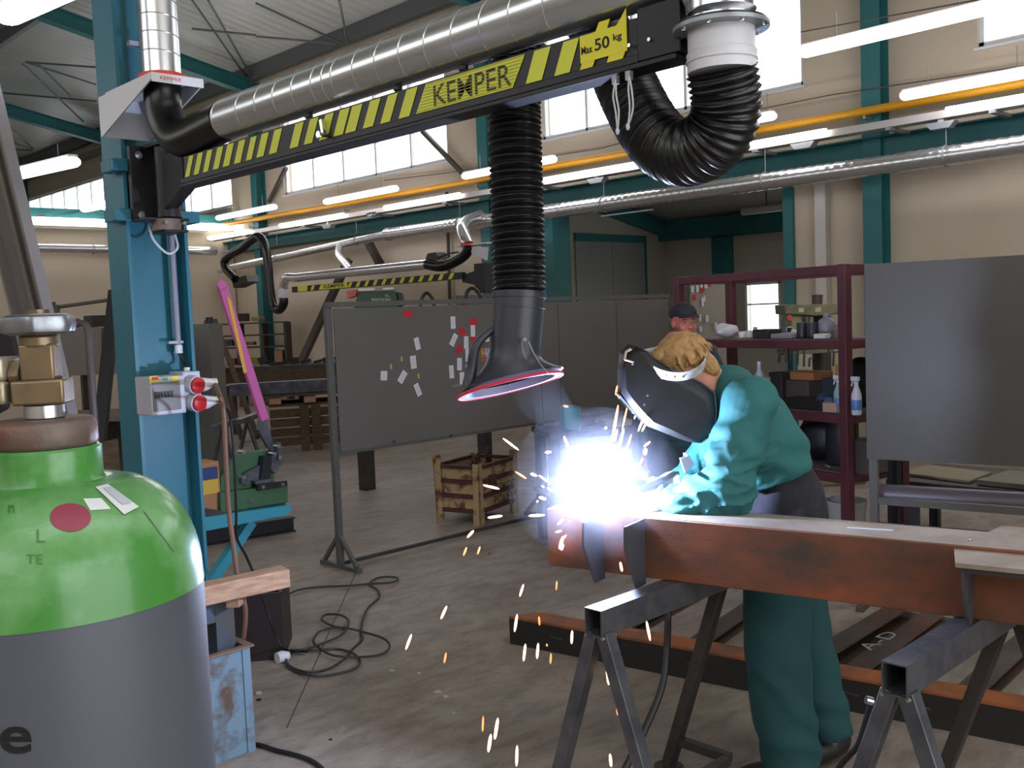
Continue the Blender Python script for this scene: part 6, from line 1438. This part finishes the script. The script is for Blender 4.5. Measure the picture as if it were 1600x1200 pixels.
for h_, k_, a_2 in ((nH, nK, nA), (fH, fK, fA)): limb(mb, [h_, k_], [.08, .058], 4); limb(mb, [k_, a_2], [.056, .038], 4)
hd = (nW-nE).normalized()
body = blob('body', mb, skin, wl, .008, 3)
eyes(wl, Qh, Rh, .98)
def folds(ax0, ax1, amp, freq, seed=0, lim=None):
    d = (ax1-ax0); Lf = d.length; d.normalize()
    def w(p, n):
        q = p*9+V((seed, 0, 0)); a = mnoise.noise(q)*amp
        t = (p-ax0).dot(d)
        if -.05 < t < Lf+.05:
            rad = p-(ax0+d*t)
            if rad.length < .16: a += amp*.9*sin(t*freq+mnoise.noise(p*7)*5)*(.35+.65*max(0, min(1, t/Lf)))
        return p+n*a
    return w
jk = MB()
_sp = spline([sp4, sp3, sp2, lerp(sp2, sp1, .16)], 7); _k = len(_sp); jk.tube(_sp, [.118+.036*min(1, i/(_k*.4)) for i in range(_k)], 24, up=R0, sq=1.26); jk.ell(sp4, .118, .118, .118)
jk.f = jk.f
limb(jk, [neck0-(neck0-sp4)*.2, sp4], [.07, .12], 5)
jk.ell(lerp(sp4, nS, .5), .11, .11, .10); jk.ell(lerp(sp4, fS, .5), .10, .10, .09)
limb(jk, [nS, lerp(nS, nE, .5)-R0*.01, nE], [.098, .092, .078], 6); limb(jk, [nE, lerp(nE, nW, .5), lerp(nE, nW, .86)], [.078, .07, .055], 6)
limb(jk, [fS, fE], [.09, .072], 5); limb(jk, [fE, lerp(fE, fW, .8)], [.072, .052], 5)
w1 = folds(nE, nW, .007, 75, 1)
def wj(p, n):
    p2 = w1(p, n)
    t = (p-nS).dot((nE-nS).normalized())
    a = .006*sin((p.dot(UP)*38+p.dot(RT)*20)+mnoise.noise(p*6)*4)
    a += .006*sin(p.dot(RT)*26+p.dot(UP)*9+mnoise.noise(p*4)*4) if (p-sp2).length < .25 else 0
    r_ = 1-abs(mnoise.noise(V((p.dot(RT)*8+p.dot(UP)*6, p.dot(UP)*21-p.dot(RT)*7, p.dot(F0)*7)))*2.2); a += .018*max(0, r_)**3*max(0, min(1, 1.35-(p-lerp(nE, nW, .25)).length/.24))
    return p2+n*(a-.004)
jacket = blob('jacket', jk, jackm, wl, .0072, 4, wj)
col = MB()
cdir = (neck0-sp4).normalized(); cc = neck0+cdir*.0
col.lathe(cc-cdir*.045, [(.085, 0), (.078, .03), (.073, .062), (.067, .062), (.072, .03), (.075, 0)], cdir, 28)
obj('collar', col, M('dark collar', '#1a5a5a', .8), wl)
sh_ = MB()
limb(sh_, [sp2, sp1, lerp(sp1, pel, .8), lerp(sp1, pel, 1.35)], [.13, .147, .153, .150], 7, up=R0, sq=1.22)
def ws_(p, n): return p+n*(.008*sin(p.dot(RT)*55+mnoise.noise(V((p.x*4, p.y*4, p.z*1.2)))*5))
obj_s = blob('undershirt', sh_, navy, wl, .009, 4, ws_)
tr = MB()
limb(tr, [lerp(sp1, pel, 1.1), pel-ZU*.06], [.14, .14], 4, up=R0, sq=1.2)
for q_, r_0 in (([nH, nK, nA], .124), ([fH, fK, fA], .112)):
    q_ = smooth_path(spline(q_, 10), 6); tr.tube(q_, [r_0-.022*i/(len(q_)-1) for i in range(len(q_))], 24); tr.ell(q_[0], r_0, r_0, r_0)
def wt(p, n):
    a = .0045*sin(p.z*46+p.dot(RT)*26+mnoise.noise(p*5)*5)*(1 if p.z < .45 else .2) + .004*mnoise.noise(V((p.x*8, p.y*8, p.z*2)))
    q = p+n*a
    if q.z < .06: q.z = .06
    return q
blob('trousers', tr, trom, wl, .009, 4, wt)
for a_3, dd in ((nA, -R0*.95+F0*.1), (fA, -R0*.9-F0*.35)):
    s2 = MB(); dd = dd.normalized(); base = V((a_3.x, a_3.y, 0))
    R = Matrix((dd.cross(ZU), dd, ZU)).transposed()
    s2.ell(base+ZU*.05+dd*.05, .045, .14, .045, R, 18, 12); s2.ell(base+ZU*.075-dd*.03, .042, .06, .065, R, 16, 10); s2.ell(base+ZU*.04+dd*.14, .047, .06, .035, R)
    def wsho(p, n): q = p.copy(); q.z = max(q.z, .003); return q
    blob('shoe', s2, shoem, wl, .007, 3, wsho)
# hair
hr_ = MB(); random.seed(4)
hc_ = lambda x, y, z: Qh(x, y, z)
hr_.ell(hc_(0, -.020, .042), .083, .095, .088, Rh, 26, 18); hr_.ell(hc_(0, -.07, -.03), .066, .04, .062, Rh)
hr_.ell(hc_(-.0, .035, .098), .055, .05, .03, Rh)
for i in range(330):
    a = random.uniform(0, 2*pi); e = random.uniform(-.1, 1.45)
    n = Rh @ V((cos(a)*cos(e), sin(a)*cos(e)-.1, sin(e))); 
    loc = V((cos(a)*cos(e)*.082, sin(a)*cos(e)*.095-.022, sin(e)*.086+.042))
    if loc.y > .052 and loc.z < .07: continue
    p = Qh(*loc); fall = (-ZU*.6 + Rh @ V((0, -.25, -.4)) + V((random.uniform(-.5, .5), random.uniform(-.5, .5), 0))).normalized()
    L = random.uniform(.03, .055)
    limb(hr_, [p-n*.008, p+n*.004+fall*L*.35, p+n*.004+fall*L*.7, p-n*.003+fall*L], [.0055, .005, .004, .0022], 3, 6)
blob('hair', hr_, hairm, wl, .0032, 1)
# headband
C_ = P(1052, 554, 3.34)
bx_ = R0*.106; by_ = (-F0*.097-ZU*.064)
bw = (bx_.cross(by_)).normalized(); bw = bw if bw.z > 0 else -bw
def strip(pts, wv, width, thick):
    mb = MB(); n = len(pts); cen = sum(pts, V())/n; vs = []
    for p in pts:
        o = (p-cen); o = (o-wv*o.dot(wv)).normalized()*thick
        vs += [p-wv*width/2, p+wv*width/2, p+wv*width/2+o, p-wv*width/2+o]
    fs = []
    for i in range(n):
        j = (i+1) % n
        for k in range(4): fs.append((i*4+k, i*4+(k+1) % 4, j*4+(k+1) % 4, j*4+k))
    return mb.add(vs, fs)
ring_ = [C_+bx_*cos(2*pi*i/48)+by_*sin(2*pi*i/48)*(1.04 if i <= 24 else .2) for i in range(48)]
hbd = obj('headband', strip(ring_, bw, .034, .004), M('white plastic band', '#c9cbd0', .45, col2='#a9a49c', scale=30), wl)
hl_ = MB()
for px, py in ((1014, 556), (1022, 562), (1030, 570), (1038, 575), (1012, 552), (1047, 580)): q = P(px, py, 3.255); 
for i in (11, 13, 15, 17, 19, 21): q = ring_[i]+(ring_[i]-C_).normalized()*.004; hl_.cyl(q, q+(ring_[i]-C_).normalized()*.0015, .004, seg=8)
obj('band_hole', hl_, M('dark hole', '#302b2b', .6), hbd)
obj('band_clip', MB().cbox(P(1093, 551, 3.33), .012, .03, .045, .5), blk, wl)
# welding shield
rows = [(-93, 60, 44, .088), (-82, 70, 24, .094), (-67, 79, 10, .098), (-45, 91, -4, .102), (-20, 104, 2, .105), (4, 105, 13, .106), (24, 104, 23, .105), (44, 101, 30, .104), (68, 80, 34, .100), (86, 62, 42, .090)]
pxm = 3.37/FPX; latv = Rh.col[0].copy()
if latv.dot(F0) > 0: latv = -latv       # towards the camera
HC = P(1075, 578, 3.37)
vs = []; cols_ = 17
for h, fr, re, lw in rows:
    for j in range(cols_):
        u = -1+2*j/(cols_-1); s_ = abs(u)
        if s_ > .45: k = (s_-.45)/.55; lat = lw*(.90+.10*min(1, k*1.3)); ff = fr*(1-k)+re*k - 6*sin(k*pi)*0
        else: k = s_/.45; lat = lw*.90*k; ff = fr + 3*(1-k*k)
        vs.append(HC + hf*ff*pxm + ht*h*pxm + latv*lat*(1 if u > 0 else -1))
mf = [(i*cols_+j, i*cols_+j+1, (i+1)*cols_+j+1, (i+1)*cols_+j) for i in range(len(rows)-1) for j in range(cols_-1)]
shm = M('black welding shield', '#0d0d11', .5)
so = obj('welding_shield', (vs, mf), shm, wl, sharp=32)
sm_ = so.modifiers.new('solid', 'SOLIDIFY'); sm_.thickness = .004; sm_.offset = 0
n_ = len(rows)
rimp = [vs[i*cols_] for i in range(n_)]+[vs[(n_-1)*cols_+j] for j in range(cols_)]+[vs[i*cols_+cols_-1] for i in range(n_-1, -1, -1)]+[vs[j] for j in range(cols_-1, -1, -1)]
obj('shield_rim', MB().tube(rimp, .003, 6, closed=True), shm, wl)
fc = HC+hf*108*pxm+ht*24*pxm
obj('filter_window', MB().poly([fc+latv*.055+ht*.03, fc-latv*.055+ht*.03, fc-latv*.055-ht*.03, fc+latv*.055-ht*.03], hf*.008), M('dark filter glass', '#1a2418', .1), so)
obj('filter_frame', MB().poly([fc+latv*.064+ht*.04-hf*.002, fc-latv*.064+ht*.04-hf*.002, fc-latv*.064-ht*.04-hf*.002, fc+latv*.064-ht*.04-hf*.002], hf*.006), M('grey filter frame', '#6a6e80', .4), so)
q = P(983, 552, 3.24); obj('shield_latch', MB().tube([P(976, 562, 3.25), P(978, 550, 3.25), P(986, 545, 3.25)], .004, 8).tube([P(976, 562, 3.25), P(990, 566, 3.25), P(988, 570, 3.25)], .003, 8), M('pale latch', '#c9b9a4', .4), so)
for px, py in ((1011, 618), (1006, 632)): q = P(px, py, 3.245); obj('shield_rivet', MB().cyl(q, q-FW*.012, .0035, seg=8), chrome, so)
# gloves
for w_, e_, dirv, nm, sd in ((nW, nE, (-R0*.97-ZU*.02-F0*.05), 'near', 1), (fW, fE, (-R0*.95-ZU*.15-F0*.05), 'far', -1)):
    g = MB(); d = dirv.normalized(); a = (e_-w_).normalized()
    limb(g, [w_+a*.10, w_+a*.03, w_], [.058, .045, .036], 5)
    hand_mb(g, w_-a*.01, d, (ZU*.9-F0*.35), sd, .75, 1.12)
    def wg(p, n): 
        q = p.copy(); return q
    blob('glove', g, glom, wl, .0042, 2, wg)
q = P(1071, 722, 3.2)
obj('pocket_flap', MB().poly([P(1062, 716, 3.26), P(1078, 712, 3.26), P(1086, 726, 3.26), P(1070, 740, 3.26)], F0*.012), M('white cloth patch', '#a9adc9', .7), wl, bev=.003)
# welding torch held by the far hand
tt_ = P(948, 786, 3.40)
th0 = P(1000, 768, 3.41)
t = thing('welding_torch', 'welding torch in the welder\'s gloves with its nozzle at the arc', 'torch', th0)
obj('handle', MB().tube(spline([P(1035, 752, 3.44), P(1010, 762, 3.42), P(985, 768, 3.405)], 6), [.014]*13, 14), blk, t)
obj('neck', MB().tube(spline([P(985, 768, 3.405), P(966, 768, 3.40), P(957, 776, 3.40)], 6), .007, 12), brass, t)
obj('nozzle', MB().tube([P(957, 775, 3.40), P(951, 783, 3.40)], [.011, .009], 16), brass, t)
tag(obj('torch_cable', MB().tube(spline([P(1035, 752, 3.44), P(1058, 742, 3.5), P(1066, 790, 3.56), P(1050, 880, 3.5), P(1046, 905, 3.46)], 7), .010, 10), blk), 'black torch cable hanging down behind the beam from the welder\'s hands', 'cable')
# ---------------------------------------------------------------- the man in the cap
D_ = 6.35
mn = thing('person', 'man in a dark cap standing behind the welder and looking over', 'person', V((P(1062, 900, D_).x, P(1062, 900, D_).y, 0)))
O = ORG[mn.name]
hcn = P(1068, 504, D_); fF = (-F0*.9+R0*.25-ZU*.02).normalized()
zs_ = hcn.z
sR = (R0*.9+F0*.3).normalized()
mb = MB(); Qm, Rm = head_mb(mb, hcn, fF, ZU+fF*.1, 1.0)
shl, shr = O+ZU*(zs_-.24)-sR*.19, O+ZU*(zs_-.24)+sR*.19
limb(mb, [O+ZU*(zs_-.1), O+ZU*(zs_-.30), O+ZU*1.0, O+ZU*.85], [.05, .09, .11, .11], 5, up=fF, sq=1.25)
elr, wrr = shr+R0*.12-ZU*.13+F0*.06, P(1106, 541, 6.62)
ell_, wrl = shl-ZU*.3-sR*.04+F0*.03, shl-ZU*.55+F0*.04
for s_, e_, w_ in ((shl, ell_, wrl), (shr, elr, wrr)): limb(mb, [s_, e_, w_], [.055, .045, .03], 5)
for x in (-.1, .1): limb(mb, [O+ZU*.85+sR*x, O+ZU*.45+sR*x, O+ZU*.09+sR*x], [.085, .06, .04], 5)
hand_mb(mb, wrl, -ZU, F0, 1, .5, 1.0); hand_mb(mb, wrr, F0*.9+R0*.4-ZU*.1, ZU, -1, .35, 1.0)
redskin = M('ruddy skin', '#bd7262', .5, col2='#a95e50', scale=20, soft=.5)
blob('body', mb, redskin, mn, .008, 2)
eyes(mn, Qm, Rm, 1.0)
sw = M('dark petrol sweater', '#1f3d46', .85)
jm = MB()
limb(jm, [O+ZU*(zs_-.155), O+ZU*(zs_-.25), O+ZU*1.15, O+ZU*.88], [.07, .135, .155, .15], 5, up=fF, sq=1.3)
jm.ell(shl+ZU*.0, .085, .085, .08); jm.ell(shr+ZU*.0, .085, .085, .08); limb(jm, [shl, ell_, lerp(ell_, wrl, .9)], [.075, .062, .045], 5); limb(jm, [shr, elr, lerp(elr, wrr, .95)], [.075, .062, .042], 5)
blob('sweater', jm, sw, mn, .011, 3, lambda p, n: p+n*.008*mnoise.noise(p*9))
tm = MB(); limb(tm, [O+ZU*.95, O+ZU*.82], [.14, .14], 4, up=fF, sq=1.25)
for x in (-.1, .1): limb(tm, [O+ZU*.82+sR*x, O+ZU*.45+sR*x, O+ZU*.1+sR*x], [.105, .085, .075], 5)
blob('trousers', tm, M('dark work trousers', '#23313c', .85), mn, .011, 3)
for x in (-.1, .1):
    s2 = MB(); R = Matrix((fF.cross(ZU), V((fF.x, fF.y, 0)).normalized(), ZU)).transposed(); b_0 = O+sR*x
    s2.ell(b_0+ZU*.045-F0*.05, .045, .13, .045, R); s2.ell(b_0+ZU*.07, .045, .06, .065, R); obj_ = blob('shoe', s2, shoem, mn, .009, 2)
capm = M('dark cap cloth', '#22222a', .8)
cp = MB(); cp.ell(Qm(0, -.008, .06), .086, .104, .072, Rm, 24, 16)
bmv = []
cpb = MB(); n = 14; vs = []
for i in range(n+1):
    a = pi*i/n; x = cos(a)
    vs += [Qm(.072*x, .068+.01*sin(a), .052), Qm(.068*x, .078+.075*sin(a), .040-.004*abs(x))]
for i in range(n+1):
    a = pi*i/n; x = cos(a); vs += [Qm(.072*x, .068+.01*sin(a), .047), Qm(.068*x, .078+.075*sin(a), .035-.004*abs(x))]
m_n = 2*(n+1)
fs = []
for i in range(n): fs += [(2*i, 2*i+1, 2*i+3, 2*i+2), (m_n+2*i, m_n+2*i+1, m_n+2*i+3, m_n+2*i+2), (2*i+1, 2*i+3, m_n+2*i+3, m_n+2*i+1)]
cpb.add(vs, fs)
# keep the cap only above the brow
cap_v = [p for p in cp.v]
def capw(p, n):
    q = Rm.transposed() @ (p-Qm(0, 0, 0)); lim = .040 if q.y > 0 else .012
    if q.z < lim: q.z = lim
    return Qm(*q)
cpo = blob('cap', cp, capm, mn, .007, 2, capw); obj('cap_brim', cpb, capm, cpo)
hm2 = MB()
for x in (-1, 1): hm2.ell(Qm(.070*x, -.03, .01), .012, .035, .03, Rm)
hm2.ell(Qm(0, -.085, -.005), .055, .018, .035, Rm)
blob('hair', hm2, M('grey brown hair', '#6b5a4c', .8), mn, .006, 2)
# ---------------- bench behind the arc
bA, bB = P(858, 668, 7.0), P(1035, 662, 7.2); bA.z = bB.z = .80; dd = (bB-bA).normalized(); nb = V((-dd.y, dd.x, 0))
t = thing('work_bench', 'low cluttered work bench in the haze behind the welding arc', 'workbench', V((bA.x, bA.y, 0)))
obj('bench_top', MB().poly([bA, bB, bB+nb*.5, bA+nb*.5], ZU*.04), dsteel, t)
for u in (.05, .95):
    for v in (.05, .42): p = lerp(bA, bB, u)+nb*v; obj('leg', MB().box(p.x-.03, p.x+.03, p.y-.03, p.y+.03, 0, .8), dsteel, t)
obj('lower_shelf', MB().poly([V((p.x, p.y, .35)) for p in (bA, bB, bB+nb*.5, bA+nb*.5)], ZU*.03), woodd, t)
def bi(px0, px1, h, v, col, name, lab, d=.15):
    k = ray((px0+px1)/2, 650); u0 = (P(px0, 660, 7.1)-bA).dot(dd); u1 = (P(px1, 660, 7.1)-bA).dot(dd); z = .842
    q = [bA+dd*u0+nb*v, bA+dd*u1+nb*v, bA+dd*u1+nb*(v+d), bA+dd*u0+nb*(v+d)]
    tag(obj(name, MB().poly([V((p.x, p.y, z)) for p in q], ZU*h), M('bench '+col, col, .6), bev=.008), lab, name.split('_')[-1])
bi(884, 912, .17, .1, '#2f8791', 'teal_box', 'teal box standing on the bench in the haze left of the arc')
bi(914, 920, .15, .2, '#9b8f8a', 'white_carton', 'narrow pale carton right of the teal box')
bi(925, 950, .08, .3, '#5b3440', 'red_toolbox', 'dark red flat toolbox behind the sparks')
bi(952, 1000, .05, .1, '#8a7a4a', 'yellow_board', 'yellowish board lying on the bench behind the sparks')
bi(1004, 1040, .1, .2, '#33302f', 'dark_box', 'dark box at the right end of the hazy bench')
a, b = P(1040, 700, 7.0), P(1110, 720, 6.9)
# ================================================================ ARC, FUME AND SPARKS
AC = W(wu(940, 812, 1.02), .02, 1.03)       # arc root on the top edge of the beam
AC = P(941, 783, dep(AC))
arcm = M('arc plasma', '#ffffff', .5, emit='#dfe6ff', estr=60)
t = thing('welding_arc', 'dazzling white blue welding arc at the left end of the beam', 'welding arc', AC)
random.seed(21)
ab = MB(); nu, nv = 28, 18; vs = []
for i in range(nv+1):
    a = pi*i/nv
    for j in range(nu):
        b = 2*pi*j/nu; d = V((sin(a)*cos(b), sin(a)*sin(b), cos(a))); k = 1+.35*mnoise.noise(d*2.3+V((3, 1, 2)))+.25*abs(mnoise.noise(d*6))
        w = R0*d.x*.06+F0*d.y*.04+ZU*d.z*.05; vs.append(AC+w*k)
ab.add(vs, [(i*nu+j, (i+1)*nu+j, (i+1)*nu+(j+1) % nu, i*nu+(j+1) % nu) for i in range(nv) for j in range(nu)])
obj('plasma', ab, arcm, t, sharp=180)
ld = bpy.data.lights.new('arc_light', 'POINT'); ld.energy = 95; ld.color = (.55, .66, 1); ld.shadow_soft_size = .03
lo = bpy.data.objects.new('arc_light', ld); COL.objects.link(lo); lo.location = AC - F0*.10 + ZU*.07
lo.location = AC + ZU*.095 + F0*.0
sparkm = M('white hot spark', '#ffd9c0', .5, emit='#ffb890', estr=3.2)
sparko = M('orange hot spark', '#ff9050', .5, emit='#ff8a50', estr=1.8)
S = [ # x0,y0,x1,y1,width px, kind
 (965,602,962,617,3,'o'),(880,634,888,635,3,'o'),(966,633,955,697,4,'o'),(981,632,972,672,2.5,'o'),(975,670,963,715,4,'w'),(965,670,961,690,3,'o'),(1005,655,997,674,3.5,'w'),(1013,655,1003,674,3,'o'),(996,640,991,655,2.5,'o'),
 (987,679,980,700,3.2,'o'),(1016,690,1006,698,3.5,'w'),(1009,700,1008,711,5,'w'),(1005,716,995,734,3,'o'),(994,725,985,739,3,'o'),(984,704,975,724,3,'w'),(983,718,972,733,3.5,'w'),(960,715,952,740,5,'w'),(981,702,970,726,2.5,'o'),
 (881,682,891,705,3.5,'w'),(852,707,861,706,4,'w'),(946,668,947,669,4,'w'),(786,685,810,703,3,'w'),(755,758,780,764,3.5,'w'),(805,737,822,748,3,'o'),(829,740,839,744,4,'w'),(842,743,861,756,3,'w'),(855,762,864,768,3.5,'w'),(842,777,853,780,4,'w'),(846,759,850,762,3,'o'),(838,785,841,782,3,'o'),
 (762,809,785,806,4,'w'),(826,806,851,805,4,'w'),(740,829,730,840,4,'w'),(724,868,729,855,3,'o'),(746,866,750,854,3,'o'),(812,932,818,913,3.5,'w'),(869,922,870,908,2.5,'o'),
 (689,967,698,947,4,'w'),(634,1015,643,991,4,'w'),(694,1036,697,1020,3,'o'),(804,987,808,960,4,'w'),(843,977,842,963,3,'o'),(893,1006,894,985,4,'w'),(818,1033,821,1006,4,'w'),(839,1029,841,1005,4,'w'),(860,1037,861,1021,3,'o'),(855,1010,854,1006,2.5,'o'),
 (942,983,940,948,5,'w'),(976,984,973,957,4,'w'),(1016,1001,1010,970,4,'w'),(951,1070,948,1033,5,'w'),(965,1117,964,1103,3,'o'),(773,1155,778,1122,5,'w'),(763,1175,767,1147,5,'w'),(754,1143,755,1119,3,'o'),(807,1197,808,1165,4.5,'w'),(955,1198,953,1178,4.5,'w'),
 (871,820,881,811,3.5,'w'),(868,832,878,829,3,'w'),(875,846,885,836,3,'w'),(874,858,880,838,5,'w'),(877,860,880,850,4,'w'),(912,842,914,838,4,'w'),(915,860,920,846,5,'w'),(952,852,950,842,4,'w'),(972,893,969,878,4,'w'),(889,815,899,812,3,'w'),(975,820,974,812,3,'w'),(977,930,976,928,5,'w'),
 (1160,793,1170,811,4,'w'),(1049,762,1060,763,4,'w'),(1022,745,1011,752,4,'w'),(1068,708,1073,713,3.5,'w'),(870,745,868,747,3.5,'w'),(877,752,874,753,3,'w')]
random.seed(2)
for x0, y0, x1, y1, w_, k in S:
    low = y0 > 900; D = 3.3 + random.uniform(-.12, .12) - (.15 if low else 0)
    if x0 < 800 and not low: D += random.uniform(0, .3)
    a, b = P(x0, y0, D), P(x1, y1, D+random.uniform(-.01, .01))
    if (b-a).length < .006: b = a+ZU*.006
    r = w_*D/FPX*.55; m_ = MB().tube([a, lerp(a, b, .15), lerp(a, b, .5), lerp(a, b, .85), b], [r*.35, r*.85, r, r*.8, r*.3], 8)
    lab, grp = (('glowing spark falling below the welding beam', 'sparks falling below the beam') if y0 > 885 else ('glowing spark flying up above the welding arc', 'sparks above the arc') if y0 < 760 and x0 > 870 else ('glowing spark flying around or left of the welding arc', 'sparks around the arc'))
    tag(obj('spark', m_, sparkm if k == 'w' else sparko), lab, 'spark', grp)
# fume lit by the arc
fm = bpy.data.materials.new('welding fume'); fm.use_nodes = True; nt = fm.node_tree; nt.nodes.clear(); N = nt.nodes; L = nt.links
o_ = N.new('ShaderNodeOutputMaterial'); vs_ = N.new('ShaderNodeVolumeScatter'); vs_.inputs['Color'].default_value = (.8, .85, 1, 1); vs_.inputs['Anisotropy'].default_value = .1
tc = N.new('ShaderNodeTexCoord'); nz = N.new('ShaderNodeTexNoise'); nz.inputs['Scale'].default_value = 11; nz.inputs['Detail'].default_value = 3; nz.inputs['Distortion'].default_value = 1
mr = N.new('ShaderNodeMapRange'); mr.inputs['From Min'].default_value = .35; mr.inputs['From Max'].default_value = .75; mr.inputs['To Min'].default_value = .12; mr.inputs['To Max'].default_value = 1.35
L.new(tc.outputs['Object'], nz.inputs['Vector']); L.new(nz.outputs['Fac'], mr.inputs['Value']); ge = N.new('ShaderNodeNewGeometry'); ds = N.new('ShaderNodeVectorMath'); ds.operation = 'DISTANCE'; L.new(ge.outputs['Position'], ds.inputs[0]); ds.inputs[1].default_value = AC+ZU*.01
fo = N.new('ShaderNodeMapRange'); fo.interpolation_type = 'SMOOTHSTEP'; fo.inputs['From Min'].default_value = .02; fo.inputs['From Max'].default_value = .30; fo.inputs['To Min'].default_value = 1.0; fo.inputs['To Max'].default_value = .10; L.new(ds.outputs['Value'], fo.inputs['Value'])
mu = N.new('ShaderNodeMath'); mu.operation = 'MULTIPLY'; L.new(mr.outputs[0], mu.inputs[0]); L.new(fo.outputs[0], mu.inputs[1]); L.new(mu.outputs[0], vs_.inputs['Density']); L.new(vs_.outputs[0], o_.inputs['Volume'])
fv = MB()
fv.ell(AC-R0*.02+ZU*.06, .30, .22, .26, Matrix((R0, F0, ZU)).transposed(), 24, 16)
pl = spline([AC+ZU*.12-R0*.06, P(888, 690, 3.32), P(868, 650, 3.2), P(840, 615, 3.0)], 6)
mbp = MB(); limb(mbp, pl, [.11, .09, .07, .08], 1)
fv.add(mbp.v, mbp.f)
me_ = blob('fume', fv, fm, None, .02, 4)
tag(me_, 'thin bluish welding fume around the arc drifting up to the hood', 'fume', kind='stuff')
# ================================================================ SMALL EXTRAS
a, b = P(82, 481, 8.6), P(182, 467, 8.9)
t = thing('lamp_arm', 'thin grey pipe arm with a small fitting in front of the left end wall', 'pipe arm', a)
obj('pipe', MB().tube([a, b, b+(b-a)*1.2], .016, 8), dm, t)
obj('end_fitting', MB().cbox(a-ZU*.02-R0*.0, .1, .08, .09, -.6).cyl(a, a+ZU*.05, .03, seg=10), dm, t)
obj('post', MB().cyl(V((b.x, b.y, 0))+(b-a)*1.2-ZU*((b-a).z*1.2), b+(b-a)*1.2, .03, seg=10), dm, t)
# unlit strip lamp under the annex ceiling
a, b = PX(1160, 331, 14.2), PX(1237, 322, 14.2); b.z = a.z
t = thing('strip_lamp', 'unlit pale strip lamp under the ceiling of the annex', 'lamp', (a+b)/2)
obj('diffuser', MB().cyl(a, b, .06, seg=12), M('unlit diffuser', '#c8ccd0', .4), t)
obj('hanger', MB().cyl(lerp(a, b, .5)+ZU*.06, lerp(a, b, .5)+ZU*.45, .01, seg=6), dm, t)
q = PX(1102, 365, XA-.03)
tag(obj('wall_grommet', MB().cyl(q, q-V((.03, 0, 0)), .05, seg=14), blk), 'small black round grommet on the annex back wall', 'grommet')
# grit and scraps on the floor
deb = M('pale scrap bits', '#b9b4ae', .7); random.seed(12)
for px, py, s_, lab in ((403, 1083, .03, 'small pale scrap near the bottom left of the floor'), (404, 1094, .02, 'tiny dark chip beside the pale scrap on the floor'), (612, 1048, .02, 'small chip on the floor right of the cable coil'), (684, 1081, .03, 'white scrap flake in the middle of the floor'), (696, 1088, .022, 'second white flake beside the first on the floor'), (708, 1115, .015, 'lone white crumb below the flakes on the floor'), (655, 1052, .02, 'pale flake on the floor left of the falling sparks'), (517, 1156, .015, 'small dark crumb near the thick black cable'), (765, 865, .012, 'small black crumb on the floor below the welding screen rail')):
    q = PZ(px, py, .001); mb = MB().poly([q+V((random.uniform(.3, 1)*cos(a_)*s_, random.uniform(.3, 1)*sin(a_)*s_, 0)) for a_ in (0, 1.2, 2.4, 3.6, 5)], ZU*.004)
    tag(obj('floor_scrap', mb, deb if 'dark' not in lab and 'black' not in lab else blk), lab, 'scrap', 'scraps on the floor')
# cable slung along the eave to the steel column
tag(obj('slung_cable', MB().tube(spline([PX(352, 152, 9.0), PX(400, 140, 9.5), PX(440, 128, 10), PX(470, 117, 10.6), PX(486, 109, 11.0), PX(488, 116, 11.05)], 6), .012, 6), dm), 'thin dark cable slung under the eave above the arm duct', 'cable')
# ================================================================ LIGHT
wd = bpy.data.worlds.new('daylight'); scene.world = wd; wd.use_nodes = True
bg = wd.node_tree.nodes['Background']; bg.inputs[0].default_value = (.93, .96, 1, 1); bg.inputs[1].default_value = 3.0
scene.view_settings.view_transform = 'Standard'; scene.view_settings.look = 'None'; scene.view_settings.gamma = 1; scene.view_settings.exposure = 0.2
scene.cycles.use_denoising = True; scene.cycles.max_bounces = 6; scene.cycles.diffuse_bounces = 3; scene.cycles.glossy_bounces = 3
scene.cycles.sample_clamp_indirect = 6; scene.cycles.volume_bounces = 0; scene.cycles.caustics_reflective = False; scene.cycles.caustics_refractive = False
scene.cycles.light_sampling_threshold = .01
